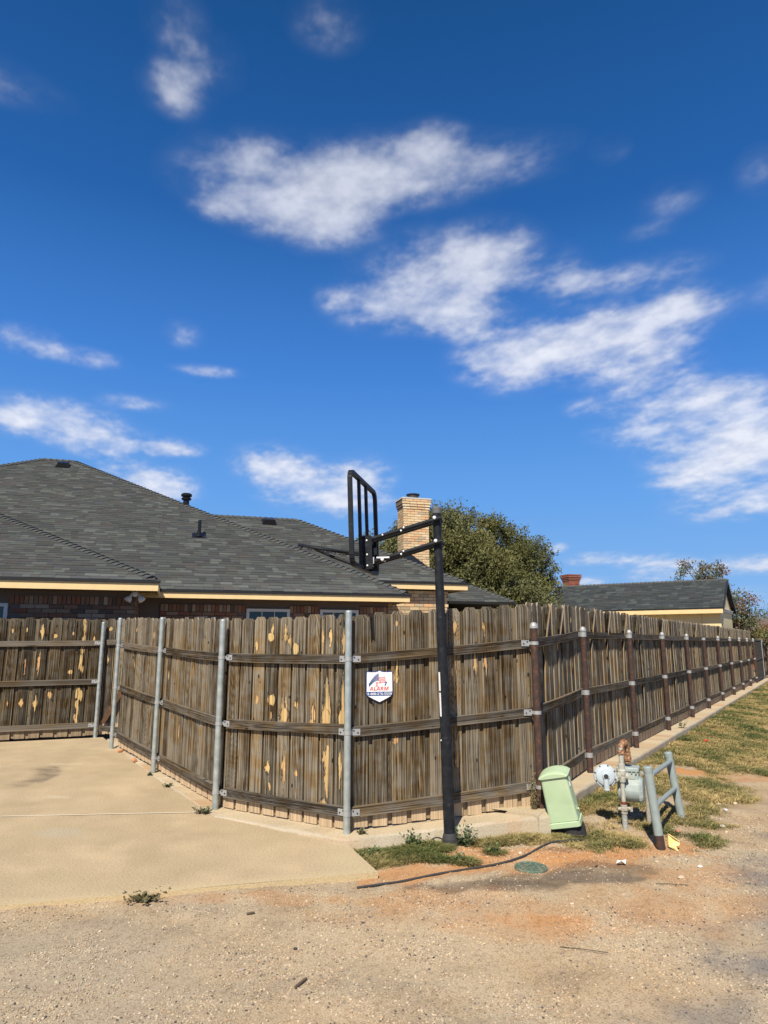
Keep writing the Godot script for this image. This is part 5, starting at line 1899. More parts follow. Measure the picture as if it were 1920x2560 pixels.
	for s in [-0.105, 0.105]:
		bar_path(st, [c + sd * s - nrm * 0.045 - lean * 0.42, c + sd * s - nrm * 0.045 - lean * 0.115], 0.010, 0.09, nrm)
	bar_path(st, [c - nrm * 0.018 - lean * 0.41, c - nrm * 0.018 - lean * 0.12], 0.23, 0.008, nrm)
	build("mounting_bracket", st, M.powder, t)
	st = st_new()
	for q in [[-0.112, -0.16], [-0.112, -0.29], [-0.112, -0.39]]:
		var p: Vector3 = c + sd * q[0] - nrm * 0.045 + lean * q[1]
		lathe(st, p, -sd, [[0.0, 0.009], [0.006, 0.008], [0.008, 0.0]], 8)
	build("bracket_bolt", st, M.bolt, t)
	st = st_new()
	var sp := bbm + Vector3(0, 0.06, 0) - sd * 0.07
	lathe(st, sp, -sd, [[0.0, 0.026], [0.014, 0.026], [0.02, 0.018], [0.022, 0.0]], 12)
	box(st, Transform3D(Basis(nrm, Vector3.UP, nrm.cross(Vector3.UP)), sp - nrm * 0.03 - Vector3(0, 0.028, 0)), Vector3(0.03, 0.06, 0.02))
	box(st, Transform3D(Basis(nrm, Vector3.UP, nrm.cross(Vector3.UP)), sp - nrm * 0.13 + Vector3(0, -0.004, 0)), Vector3(0.12, 0.014, 0.03))
	build("height_latch", st, M.bolt, t)
	# rim, bent up on its outer side, seen almost from its edge
	var rc := Vector3(-0.578, 2.580, -6.40) - foot
	var ru := (nrm + Vector3.UP * 0.19).normalized()
	var rv := (sd + Vector3.UP * 0.10).normalized()
	st = st_new()
	var ringp := []
	for i in 37:
		var a := TAU * i / 36
		ringp.append(rc + ru * cos(a) * 0.229 + rv * sin(a) * 0.229)
	pipe(st, ringp, 0.014, 8)
	var rim := build("rim", st, M.powder, t)
	st = st_new()
	var hooks := []
	for i in 12:
		var a := TAU * i / 12 + 0.15
		var p := rc + ru * cos(a) * 0.222 + rv * sin(a) * 0.222
		pipe(st, [p, p + Vector3(0, -0.026, 0) + ru * 0.01, p + Vector3(0, -0.030, 0) + ru * 0.028], 0.004, 5)
	build("net_hook", st, M.powder, rim)
	st = st_new()
	var back := c - lean * 0.30 + nrm * 0.02
	for s in [-0.1, 0.1]:
		pipe(st, [rc - ru * 0.20 + sd * s, back + sd * s + Vector3(0, 0.03, 0)], 0.014, 8)
		pipe(st, smooth_path([rc + ru * 0.02 + rv * (0.225 * signf(s)), rc + ru * 0.0 - Vector3(0, 0.035, 0) + sd * s * 1.8, rc - ru * 0.12 - Vector3(0, 0.065, 0) + sd * s * 1.3, back - lean * 0.10 + sd * s], 5), 0.013, 8)
	box(st, Transform3D(Basis(nrm, lean, nrm.cross(lean)), back - lean * 0.03 + nrm * 0.005), Vector3(0.012, 0.16, 0.24))
	build("rim_brace", st, M.powder, rim)

func letters(text: String, size: float, font_name: String, weight: int, m: Material, parent: Node, at: Transform3D, called: String, squeeze := 1.0, slant := 0.0) -> void:
	var f := SystemFont.new()
	f.font_names = PackedStringArray([font_name])
	f.font_weight = weight
	var tm := TextMesh.new()
	tm.text = text
	tm.font = f
	tm.font_size = 64
	tm.pixel_size = size / 64.0
	tm.depth = 0.001
	tm.curve_step = 4.0
	var o := part(called, tm, m, parent)
	o.transform = at * Transform3D(Basis(Vector3(squeeze, 0, 0), Vector3(slant, 1, 0), Vector3(0, 0, 1)), Vector3.ZERO)

func make_sign() -> void:
	var d := toward(PE, PF)
	var n := outward(PE, PF)
	var p := PE + d * 0.30 - n * 0.058
	p.y = 1.318
	var b := along(d, n)
	var t := thing("alarm_sign", "white shield-shaped alarm company sign with blue and red print on the fence panel", "sign")
	t.transform = Transform3D(b, p)
	# outline of the shield, centred, z out of the fence
	var half := []
	for q in [[0.0, 0.142], [0.006, 0.139], [0.012, 0.134], [0.030, 0.129], [0.060, 0.128], [0.104, 0.130], [0.106, 0.10], [0.107, -0.045], [0.1045, -0.070], [0.094, -0.088], [0.055, -0.112], [0.0, -0.142]]: half.append(Vector2(q[0] * 1.13, q[1] * 0.985))
	var outline := half.duplicate()
	for i in range(half.size() - 2, 0, -1): outline.append(Vector2(-half[i].x, half[i].y))
	var plate := func(grow: float, z0: float, z1: float) -> SurfaceTool:
		var st := st_new()
		var n_: int = outline.size()
		for i in n_:
			var a: Vector2 = outline[i] * grow
			var c: Vector2 = outline[(i + 1) % n_] * grow
			face3(st, Vector3(a.x, a.y, z1), Vector3(c.x, c.y, z1), Vector3(0, 0, z1), Vector3.BACK)
			face3(st, Vector3(a.x, a.y, z0), Vector3(c.x, c.y, z0), Vector3(0, 0, z0), Vector3.FORWARD)
			face(st, Vector3(a.x, a.y, z0), Vector3(c.x, c.y, z0), Vector3(c.x, c.y, z1), Vector3(a.x, a.y, z1), Vector3(a.x + c.x, a.y + c.y, 0))
		return st
	build("sign_back", plate.call(1.03, -0.012, 0.006), M.sign_blue, t)
	build("sign_face", plate.call(0.985, 0.005, 0.010), M.sign_white, t)
	var st := st_new()
	# blue band, narrowing with the shield
	hexa(st, [Vector3(-0.108, -0.083, 0.009), Vector3(0.108, -0.083, 0.009), Vector3(0.1185, -0.047, 0.009), Vector3(-0.1185, -0.047, 0.009), Vector3(-0.108, -0.083, 0.0112), Vector3(0.108, -0.083, 0.0112), Vector3(0.1185, -0.047, 0.0112), Vector3(-0.1185, -0.047, 0.0112)])
	build("blue_band", st, M.sign_blue, t)
	var z := 0.0115
	letters("1-800-276-5559", 0.030, "Droid Serif", 700, M.sign_white, t, Transform3D(Basis(), Vector3(0, -0.0655, 0.0118)), "phone_number", 1.06)
	letters("ALARM", 0.046, "Droid Sans", 700, M.sign_red, t, Transform3D(Basis(), Vector3(-0.002, -0.020, z)), "lettering", 1.14, 0.12)
	letters("1", 0.056, "Droid Serif", 700, M.sign_red, t, Transform3D(Basis(), Vector3(-0.026, 0.019, z)), "lettering", 1.1, 0.1)
	letters("ST", 0.020, "Droid Sans", 700, M.sign_red, t, Transform3D(Basis(), Vector3(0.000, 0.027, z)), "lettering", 1.0, 0.15)
	# waving flag: blue field of small dark lozenges, red stripes
	st = st_new()
	for i in 9:
		for j in 6:
			var u := i / 8.0
			var v := j / 5.0
			var x := -0.096 + u * 0.082
			var y := 0.015 + 0.068 * sin(u * 1.45) + (v - 0.5) * (0.024 + 0.030 * u)
			box(st, Transform3D(Basis(Vector3.BACK, 0.55 - u * 0.5), Vector3(x, y, z)), Vector3(0.0078, 0.0088, 0.001))
	build("flag_field", st, M.sign_blue, t)
	st = st_new()
	for j in 4:
		var run := []
		for i in 7:
			var u := i / 6.0
			run.append(Vector3(-0.014 + u * 0.066 + j * 0.002, 0.078 - j * 0.0135 + 0.012 * sin(u * 3.0 + 2.6) + u * 0.016, z))
		bar_path(st, run, 0.0065, 0.001, Vector3.BACK)
	build("flag_stripes", st, M.sign_pink, t)
	st = st_new()
	bar_path(st, [Vector3(0.045, 0.034, z), Vector3(0.060, 0.040, z), Vector3(0.066, 0.034, z), Vector3(0.056, 0.022, z), Vector3(0.048, 0.006, z)], 0.008, 0.001, Vector3.BACK)
	bar_path(st, [Vector3(0.054, 0.022, z), Vector3(0.062, 0.010, z)], 0.005, 0.001, Vector3.BACK)
	build("blue_emblem", st, M.sign_blue, t)

func make_pedestal() -> void:
	# tilted green cable pedestal on a black stand
	var t := thing("utility_pedestal", "pale green utility pedestal leaning to the left on a black base beside the kerb end", "utility box", Vector3(1.66, 0.03, -6.50))
	var yaw := Basis(Vector3.UP, deg_to_rad(-22.0))
	var tilt := Basis(Vector3.BACK, deg_to_rad(12.5)) * Basis(Vector3.RIGHT, deg_to_rad(2.0))
	var b := tilt * yaw
	var o := Vector3(1.632, 0.120, -6.52) - t.position
	var shell := func(st: SurfaceTool, levels: Array) -> void:
		var rings := []
		for q in levels:
			var w: float = q[1] / 2
			var dd: float = q[2] / 2
			var r: float = q[3]
			var ringp := []
			for k in [[1, 1, 0.0], [-1, 1, 90.0], [-1, -1, 180.0], [1, -1, 270.0]]:
				for s in 4:
					var a := deg_to_rad(k[2] + s * 30.0)
					ringp.append(o + b * Vector3(k[0] * (w - r) + cos(a) * r, q[0], k[1] * (dd - r) + sin(a) * r))
			rings.append(ringp)
		skin(st, rings)
	var st := st_new()
	shell.call(st, [[0.0, 0.275, 0.235, 0.03], [0.005, 0.282, 0.242, 0.03], [0.044, 0.280, 0.240, 0.03], [0.050, 0.258, 0.218, 0.025], [0.428, 0.232, 0.205, 0.022]])
	build("body", st, M.ped_green, t)
	st = st_new()
	# domed cap: arched from left to right
	var rings := []
	for q in [[-0.120, 0.90, 0.55], [-0.114, 0.98, 0.9], [-0.085, 1.0, 1.0], [0.085, 1.0, 1.0], [0.114, 0.98, 0.9], [0.120, 0.90, 0.55]]:
		var ringp := [o + b * Vector3(-0.128 * q[1], 0.428, q[0]), o + b * Vector3(0.128 * q[1], 0.428, q[0])]
		for i in 13:
			var cx: float = (1.0 - i / 6.0)
			ringp.append(o + b * Vector3(cx * 0.134 * q[1], 0.436 + 0.046 * q[2] * pow(maxf(0.0, 1.0 - cx * cx), 0.75), q[0]))
		rings.append(ringp)
	skin(st, rings)
	build("cap", st, M.ped_green, t)
	st = st_new()
	for y in [0.39, 0.14]:
		box(st, Transform3D(b, o + b * Vector3(0.1265, y, 0.03)), Vector3(0.008, 0.03, 0.02))
	tube(st, o + b * Vector3(0.12, 0.11, -0.02), o + b * Vector3(0.138, 0.11, -0.02), 0.012, 0.012, 8)
	build("latch", st, M.ped_green, t)
	st = st_new()
	box(st, Transform3D(b, o + b * Vector3(0.1225, 0.345, 0.035)), Vector3(0.006, 0.035, 0.030))
	build("label", st, M.label_white, t)
	st = st_new()
	box(st, Transform3D(b, o + b * Vector3(0, 0.0515, 0)), Vector3(0.2605, 0.003, 0.2205))
	build("seam", st, M.joint_green, t)
	st = st_new()
	var b2 := Basis(Vector3.BACK, deg_to_rad(4.0)) * yaw
	rings = []
	for q in [[-0.20, 0.10], [-0.055, 0.100], [-0.05, 0.106], [-0.02, 0.106], [-0.015, 0.100], [0.06, 0.100], [0.085, 0.098]]:
		var ringp := []
		for i in 16:
			var a := TAU * i / 16
			ringp.append(Vector3(1.690, 0.05, -6.505) - t.position + b2 * Vector3(cos(a) * q[1] * 1.12 - (q[0] * 0.15 if q[0] > 0.0 else 0.0), q[0], sin(a) * q[1]))
		rings.append(ringp)
	skin(st, rings)
	build("base", st, M.black_plastic, t)

func make_meter() -> void:
	var t := thing("gas_meter", "grey gas meter with a round regulator on rusty pipes in the grass", "gas meter", Vector3(2.214, 0.06, -6.70))
	var L := func(x: float, y: float, z: float) -> Vector3: return Vector3(x, y, z) - Vector3(2.214, 0.06, -6.70)
	var yaw := Basis(Vector3.UP, deg_to_rad(-24.0))
	var o: Vector3 = L.call(2.315, 0.30, -6.82)
	# body: round-bottomed case with a flanged side plate and top
	var st := st_new()
	var rings := []
	for zz in [-0.094, -0.088, 0.088, 0.094]:
		var s := 0.97 if absf(zz) > 0.09 else 1.0
		var r := []
		for k in [[-0.078, 0.215], [0.078, 0.215], [0.082, 0.155], [0.104, 0.105]]: r.append(o + yaw * Vector3(zz, k[1], k[0] * s))
		for i in 25:
			var a := -PI * i / 24
			r.append(o + yaw * Vector3(zz, sin(a) * 0.115 * s + 0.055, cos(a) * 0.116 * s))
		for k in [[-0.104, 0.105], [-0.082, 0.155]]: r.append(o + yaw * Vector3(zz, k[1], k[0] * s))
		rings.append(r)
	skin(st, rings)
	build("meter_body", st, M.meter_grey, t)
	st = st_new()
	soft_box(st, Transform3D(yaw, o + yaw * Vector3(0, 0.238, 0)), Vector3(0.200, 0.042, 0.185), 0.010)
	var head := build("meter_head", st, M.meter_grey, t)
	st = st_new()
	for k in 5:
		var x := -0.076 + k * 0.038
		tube(st, o + yaw * Vector3(x, 0.21, 0.094), o + yaw * Vector3(x, 0.222, 0.094), 0.008, 0.008, 6)
	build("flange_bolt", st, M.meter_grey, head)
	# side plate with its bolts
	st = st_new()
	rings = []
	for xx in [[0.092, 1.0], [0.103, 1.0], [0.124, 0.86], [0.128, 0.7]]:
		var r := []
		for i in 20:
			var a := TAU * i / 20
			r.append(o + yaw * Vector3(xx[0], 0.055 + signf(sin(a)) * pow(absf(sin(a)), 0.6) * 0.115 * xx[1], signf(cos(a)) * pow(absf(cos(a)), 0.6) * 0.105 * xx[1]))
		rings.append(r)
	skin(st, rings)
	var sidep := build("side_plate", st, M.meter_grey, t)
	st = st_new()
	for i in 10:
		var a := TAU * i / 10
		var p := o + yaw * Vector3(0.102, 0.055 + sin(a) * 0.102, cos(a) * 0.094)
		tube(st, p, p + yaw.x * 0.014, 0.007, 0.007, 6)
	build("plate_bolt", st, M.meter_grey, sidep)
	# small index box on the front
	st = st_new()
	soft_box(st, Transform3D(yaw, o + yaw * Vector3(0.01, 0.180, 0.082)), Vector3(0.11, 0.050, 0.012), 0.004)
	build("index_box", st, M.meter_pale, t)
	# regulator disc, facing the viewer
	var rc: Vector3 = L.call(2.045, 0.50, -6.66)
	var rd := Vector3(-0.16, 0.06, 0.985).normalized()
	st = st_new()
	lathe(st, rc - rd * 0.05, rd, [[0.0, 0.04], [0.01, 0.075], [0.035, 0.092], [0.038, 0.101], [0.046, 0.101], [0.048, 0.101], [0.056, 0.099], [0.058, 0.090], [0.072, 0.080], [0.080, 0.060], [0.084, 0.032], [0.100, 0.030], [0.104, 0.024], [0.106, 0.0]], 28)
	var reg := build("regulator", st, M.meter_blue, t)
	st = st_new()
	var rf := frame_of(rd)
	for i in 8:
		var a := TAU * i / 8 + 0.3
		var p := rc + (rf.x * cos(a) + rf.z * sin(a)) * 0.0945
		tube(st, p - rd * 0.018, p + rd * 0.016, 0.0065, 0.0065, 6)
	build("regulator_bolt", st, M.dark_steel, reg)
	st = st_new()
	pipe(st, [rc + rd * 0.03 + Vector3(0.0, -0.02, 0), rc + rd * 0.034 + Vector3(0.002, -0.07, 0), rc + rd * 0.03 + Vector3(0.004, -0.112, 0)], 0.026, 12)
	lathe(st, rc + rd * 0.03 + Vector3(0.004, -0.108, 0), Vector3.DOWN, [[0.0, 0.029], [0.012, 0.030], [0.018, 0.026], [0.019, 0.018]], 12)
	build("vent_spout", st, M.meter_blue, reg)
	st = st_new()
	lathe(st, rc + rd * 0.052, rd, [[0.0, 0.021], [0.006, 0.021], [0.006, 0.0]], 12)
	build("vent_cap", st, M.dark_steel, reg)
	# pipework
	var x0 := 0.0
	st = st_new()
	lathe(st, Vector3(0, -0.15, 0), Vector3.UP, [[0.0, 0.024], [0.245, 0.024], [0.25, 0.019]], 12)
	build("ground_pipe", st, M.pipe_grey, t)
	st = st_new()
	lathe(st, Vector3(0, 0.095, 0), Vector3.UP, [[0.0, 0.026], [0.012, 0.031], [0.03, 0.031], [0.034, 0.036], [0.060, 0.036], [0.066, 0.030], [0.085, 0.030], [0.088, 0.024]], 12)
	tube(st, Vector3(-0.06, 0.145, 0.0), Vector3(0.055, 0.145, 0.0), 0.017, 0.017, 8)
	box(st, Transform3D(Basis(), Vector3(0.066, 0.14, 0.0)), Vector3(0.022, 0.04, 0.012))
	lathe(st, Vector3(0, 0.145, 0.03), Vector3.BACK, [[0.0, 0.017], [0.01, 0.015], [0.012, 0.0]], 8)
	build("shutoff_valve", st, M.pipe_rusty, t)
	st = st_new()
	lathe(st, Vector3(0, 0.183, 0), Vector3.UP, [[0.0, 0.026], [0.022, 0.027], [0.026, 0.022]], 10)
	build("rusty_coupling", st, M.rust_red, t)
	st = st_new()
	lathe(st, Vector3(0, 0.205, 0), Vector3.UP, [[0.0, 0.020], [0.175, 0.020], [0.175, 0.031], [0.21, 0.034], [0.225, 0.034], [0.245, 0.040], [0.275, 0.040], [0.29, 0.031], [0.33, 0.031]], 12)
	build("riser", st, M.pipe_pale, t)
	st = st_new()
	tube(st, Vector3(-0.005, 0.435, -0.005), rc - rd * 0.02 + Vector3(0.075, -0.055, 0.0), 0.026, 0.024, 10)
	tube(st, Vector3(-0.03, 0.43, 0.0), Vector3(-0.058, 0.437, 0.012), 0.036, 0.036, 6)
	tube(st, Vector3(0.02, 0.43, 0.0), Vector3(0.048, 0.428, 0.0), 0.036, 0.036, 6)
	build("tee", st, M.pipe_pale, t)
	st = st_new()
	lathe(st, Vector3(0.006, 0.52, -0.01), Vector3.UP, [[0.0, 0.023], [0.165, 0.022]], 12)
	build("upper_riser", st, M.pipe_pale, t)
	st = st_new()
	pipe(st, smooth_path([Vector3(0.006, 0.635, -0.01), Vector3(0.012, 0.69, -0.02), Vector3(0.045, 0.725, -0.045), Vector3(0.085, 0.70, -0.075), Vector3(0.095, 0.63, -0.09), Vector3(0.096, 0.53, -0.10)], 5), 0.026, 12)
	lathe(st, Vector3(0.007, 0.62, -0.011), Vector3.UP, [[0.0, 0.027], [0.004, 0.033], [0.028, 0.033], [0.032, 0.027]], 12)
	lathe(st, Vector3(0.096, 0.555, -0.098), Vector3.UP, [[0.0, 0.036], [0.03, 0.036], [0.034, 0.029], [0.075, 0.031], [0.08, 0.027]], 10)
	tube(st, Vector3(0.04, 0.722, -0.04), Vector3(0.062, 0.718, -0.056), 0.033, 0.033, 8)
	build("rusty_bend", st, M.rust_orange, t)
	# pipe running on behind to the house side
	st = st_new()
	pipe(st, [o + yaw * Vector3(0.11, 0.20, -0.03), o + yaw * Vector3(0.15, 0.18, -0.06), o + yaw * Vector3(0.15, -0.32, -0.10)], 0.022, 10)
	build("outlet_pipe", st, M.pipe_rusty, t)

func make_guard() -> void:
	var f1 := Vector3(2.335, -0.06, -6.17)
	var f2 := Vector3(2.905, 0.0, -7.10)
	var t := thing("pipe_guard", "leaning grey guard of two steel posts joined by two bars, right of the gas meter", "guard rail", f1)
	var t1 := Vector3(2.271, 0.656, -6.20) - f1
	var t2 := Vector3(2.822, 0.637, -7.12) - f1
	var b2 := f2 - f1
	for k in [[Vector3.ZERO, t1, true], [b2, t2, false]]:
		var a: Vector3 = k[0]
		var b: Vector3 = k[1]
		var dir := (b - a).normalized()
		var l := (b - a).length()
		var st := st_new()
		lathe(st, a, dir, [[0.0, 0.0375], [l, 0.0375]], 20)
		var p := build("post", st, M.guard_grey, t)
		st = st_new()
		lathe(st, a + dir * (l - 0.045), dir, [[0.0, 0.039], [0.012, 0.0405], [0.040, 0.0405], [0.050, 0.034], [0.052, 0.0]], 20)
		build("post_cap", st, M.guard_grey, p)
		if k[2]:
			st = st_new()
			lathe(st, a + dir * 0.02, dir, [[0.0, 0.0382], [0.155, 0.0382]], 20)
			build("bare_foot", st, M.rust, p)
	for k in [[Vector3(2.307, 0.592, -6.21), Vector3(2.845, 0.556, -7.12)], [Vector3(2.322, 0.350, -6.19), Vector3(2.868, 0.305, -7.115)]]:
		var st := st_new()
		tube(st, k[0] - f1, k[1] - f1, 0.0215, 0.0215, 14)
		build("bar", st, M.guard_grey, t)
	# broken yellow plastic marker at its foot
	var y := thing("yellow_marker", "broken yellow plastic marker lying against the foot of the grey pipe guard", "marker", Vector3(2.43, 0.02, -6.17))
	y.scale = Vector3.ONE * 0.8
	var st := st_new()
	var pts := [Vector3(-0.045, 0.005, 0.0), Vector3(-0.035, 0.125, -0.02), Vector3(-0.010, 0.095, -0.01), Vector3(0.045, 0.070, 0.0), Vector3(0.065, 0.050, 0.02), Vector3(0.058, 0.025, 0.03), Vector3(0.020, 0.018, 0.03), Vector3(0.038, -0.035, 0.06), Vector3(0.0, 0.0, 0.04)]
	for i in range(1, pts.size() - 1):
		face3(st, pts[0], pts[i], pts[i + 1], Vector3(0, 0.2, 1))
		face3(st, pts[0] - Vector3(0, 0, 0.008), pts[i] - Vector3(0, 0, 0.008), pts[i + 1] - Vector3(0, 0, 0.008), Vector3(0, -0.2, -1))
	for i in pts.size():
		var a: Vector3 = pts[i]
		var c: Vector3 = pts[(i + 1) % pts.size()]
		face(st, a, c, c - Vector3(0, 0, 0.008), a - Vector3(0, 0, 0.008), (c - a).cross(Vector3.BACK))
	build("broken_plate", st, M.yellow, y)
	st = st_new()
	bar_path(st, [Vector3(-0.035, 0.125, -0.018), Vector3(0.0, 0.102, 0.004), Vector3(0.064, 0.060, 0.022)], 0.006, 0.02, Vector3(0, 0.3, 0.95).normalized())
	build("rolled_edge", st, M.yellow, y)

func make_cable_and_lid() -> void:
	var pts := []
	for q in [[-0.19, -5.245], [0.0, -5.31], [0.116, -5.369], [0.417, -5.50], [0.738, -5.66], [0.955, -5.735], [1.152, -5.89], [1.30, -6.06], [1.417, -6.18], [1.58, -6.26], [1.72, -6.345]]:
		pts.append(Vector3(q[0], ground_y(q[0], q[1]) + 0.009, q[1]))
	pts[9].y += 0.015
	var st := st_new()
	pipe(st, smooth_path(pts, 6), 0.0085, 8)
	var c := build("cable", st, M.black_rubber, self)
	tag(c, "black cable snaking over the orange dirt from the green pedestal towards the driveway", "cable")
	# stub of a thin wire by the pole
	st = st_new()
	pipe(st, smooth_path([Vector3(0.52, 0.02, -6.17), Vector3(0.49, 0.075, -6.2), Vector3(0.43, 0.085, -6.2), Vector3(0.385, 0.045, -6.2), Vector3(0.38, -0.02, -6.2)], 6), 0.006, 6)
	tag(build("wire_loop", st, M.dark_steel, self), "thin dark wire looping out of the ground beside the foot of the black pole", "wire")
	var lx := 1.118
	var lz := -5.615
	var t := thing("valve_lid", "oval green utility lid set flush in the dirt beside a dark tar patch", "manhole cover", Vector3(lx, ground_y(lx, lz), lz), 0.15)
	st = st_new()
	var rings := []
	for q in [[-0.06, 1.0], [0.010, 1.0], [0.016, 0.97], [0.016, 0.90], [0.012, 0.88]]:
		var r := []
		for i in 28:
			var a := TAU * i / 28
			r.append(Vector3(cos(a) * 0.125 * q[1], q[0], sin(a) * 0.125 * q[1]))
		rings.append(r)
	skin(st, rings)
	var lid := build("lid", st, M.lid_green, t)
	st = st_new()
	for k in 6: box(st, Transform3D(Basis(), Vector3(-0.045 + k * 0.018, 0.013, -0.02)), Vector3(0.010, 0.006, 0.035))
	for k in 5: box(st, Transform3D(Basis(), Vector3(-0.036 + k * 0.018, 0.013, 0.035)), Vector3(0.010, 0.006, 0.02))
	box(st, Transform3D(Basis(), Vector3(0, 0.013, 0.085)), Vector3(0.05, 0.008, 0.012))
	build("raised_mark", st, M.lid_green, lid)

# leafy weed: stems with small lobed leaves
func weed(called: String, label: String, p: Vector3, w: float, h: float, n: int, c: Color, s: int, group := "weeds along the kerb and driveway") -> void:
	var r := RandomNumberGenerator.new()
	r.seed = s
	var t := thing(called, label, "weed", p, 0.0, group)
	var lf := st_new()
	var sm := st_new()
	for k in n:
		var a := r.randf() * TAU
		var reach := r.randf_range(0.15, 1.0) * w
		var tip := Vector3(cos(a) * reach, h * r.randf_range(0.35, 1.0), sin(a) * reach)
		var root := Vector3(cos(a), 0, sin(a)) * 0.01
		pipe(sm, [root, root.lerp(tip, 0.5) + Vector3(0, h * 0.12, 0), tip], 0.0016, 4)
		for j in 9:
			var q := root.lerp(tip, 0.15 + 0.85 * j / 8.0) + Vector3(0, h * 0.10 * sin(j), 0)
			var dr := Vector3(r.randf_range(-1, 1), r.randf_range(0.0, 0.7), r.randf_range(-1, 1)).normalized()
			var sd := dr.cross(Vector3.UP).normalized()
			var ll := r.randf_range(0.016, 0.032) * (0.8 + w * 3.0)
			lf.set_color(c * r.randf_range(1.0, 1.9))
			quad(lf, q, q + dr * ll * 0.5 + sd * ll * 0.33, q + dr * ll, q + dr * ll * 0.5 - sd * ll * 0.33)
	build("leaves", lf, M.leaf, t)
	build("stem", sm, M.stem, t)

func make_small_things() -> void:
	weed("weed", "dark green leafy weed growing against the right of the black pole", Vector3(0.70, 0.0, -6.20), 0.13, 0.17, 30, Color(0.050, 0.085, 0.035), 1)
	weed("weed", "leafy weed poking up along the kerb left of the black pole", Vector3(0.27, 0.01, -6.15), 0.14, 0.13, 26, Color(0.065, 0.100, 0.035), 2)
	weed("weed", "low green weed at the corner of the kerb and the driveway", Vector3(-0.13, -0.03, -5.96), 0.13, 0.08, 26, Color(0.060, 0.092, 0.034), 3)
	weed("weed", "small weed alone on the dirt in front of the black pole", Vector3(0.60, 0.0, -5.77), 0.09, 0.07, 18, Color(0.070, 0.100, 0.040), 4)
	weed("weed", "small green weed right of the pole, between it and the cable", Vector3(0.88, 0.02, -5.98), 0.07, 0.08, 14, Color(0.075, 0.110, 0.040), 5)
	weed("weed", "sprawling dry weed on the front edge of the driveway slab", Vector3(-1.62, 0.0, -5.04), 0.16, 0.03, 24, Color(0.085, 0.078, 0.038), 6)
	weed("weed", "little weed at the right end of the driveway joint by the grey post", Vector3(-1.76, 0.085, -7.07), 0.12, 0.05, 16, Color(0.085, 0.095, 0.050), 7)
	weed("weed", "tiny weed in the crack beside the kerb strip, farther up the driveway", Vector3(-2.45, 0.11, -8.17), 0.07, 0.03, 10, Color(0.070, 0.090, 0.040), 8)
	weed("weed", "tiny weed at the foot of the third grey post", Vector3(-2.86, 0.12, -8.79), 0.06, 0.035, 9, Color(0.065, 0.090, 0.040), 9)
	weed("weed", "withered brown weed clinging to the foot of the rusty corner post", Vector3(1.37, 0.205, -6.64), 0.06, 0.30, 15, Color(0.170, 0.130, 0.070), 10)
	weed("weed", "small weed at the foot of the grey corner post on the kerb", Vector3(-0.20, 0.10, -6.27), 0.07, 0.035, 10, Color(0.10, 0.095, 0.05), 11)
	weed("weed", "tall thin weed stalk on the kerb by the second rusty post", Vector3(3.05, 0.20, -9.0), 0.10, 0.16, 12, Color(0.16, 0.15, 0.07), 12)
	weed("weed", "thin weed on the kerb edge farther along the long fence", Vector3(5.35, 0.2, -12.75), 0.12, 0.20, 12, Color(0.10, 0.12, 0.05), 13)
	var r := RandomNumberGenerator.new()
	r.seed = 5
	# countable stones: [x, z, size, tone, label]
	var stones := [
		[2.186, -5.43, 0.062, 0, "smooth pale stone alone on the sandy dirt right of the dark patch"],
		[3.18, -6.86, 0.075, 1, "large grey-white stone where the grass meets the dirt on the right"],
		[3.75, -7.75, 0.07, 0, "pale flat stone on the bare dirt at the right, farthest of its row"],
		[3.55, -7.7, 0.06, 0, "pale flat stone on the bare dirt at the right, left of its neighbour"],
		[1.86, -6.28, 0.05, 1, "pale rounded stone just right of the pedestal's black base"],
		[0.97, -6.02, 0.042, 0, "cream stone between the black pole and the cable"],
		[0.47, -6.02, 0.04, 0, "cream stone left of the foot of the black pole"],
		[1.10, -5.93, 0.035, 2, "white pebble just above the middle of the cable"],
		[0.43, -5.12, 0.018, 3, "black pebble on the dirt below the cable"],
		[0.27, -4.10, 0.02, 3, "black pebble alone in the middle foreground"],
		[-0.50, -4.25, 0.03, 3, "dark lump of tar in the foreground gravel"],
		[1.62, -5.62, 0.035, 3, "dark broken stone on the upper edge of the tar patch"],
		[-0.35, -4.05, 0.022, 0, "cream pebble in the foreground gravel"],
		[2.15, -5.80, 0.045, 0, "buff stone in the gravel below the pipe guard"],
		[2.45, -5.72, 0.05, 2, "flat white stone in the gravel right of the pipe guard's foot"]]
	for k in stones.size():
		var q: Array = stones[k]
		var st := MeshInstance3D.new()
		var m := pebble_mesh(900 + k)
		var o := part("stone", m, [M.stone_cream, M.stone_grey, M.stone_white, M.stone_dark][q[3]], self)
		o.transform = Transform3D(Basis(Vector3.UP, r.randf() * TAU).scaled(Vector3(q[2], q[2] * 0.75, q[2] * 0.8)), Vector3(q[0], ground_y(q[0], q[1]) + q[2] * 0.18, q[1]))
		tag(o, q[4], "stone", "loose stones on the dirt")
		st.free()
	# broken brick bits on the strip by the far posts
	for q in [[-3.82, -10.35, 0.07, 0.18, "orange brick chip on the kerb strip, farthest up the driveway"], [-3.30, -10.05, 0.09, 0.19, "orange brick chip under the fence, between the first grey posts"], [-3.35, -9.62, 0.08, 0.17, "orange brick chip beside the crack of the kerb strip, nearest the viewer"]]:
		var st := st_new()
		soft_box(st, Transform3D(Basis.from_euler(Vector3(0.2, r.randf() * 3.0, 0.15)), Vector3.ZERO), Vector3(q[2], q[2] * 0.55, q[2] * 0.6), 0.008)
		var o := build("brick_chip", st, M.brick_chip, self)
		o.position = Vector3(q[0], q[3], q[1])
		tag(o, q[4], "brick chip", "brick chips by the kerb strip")
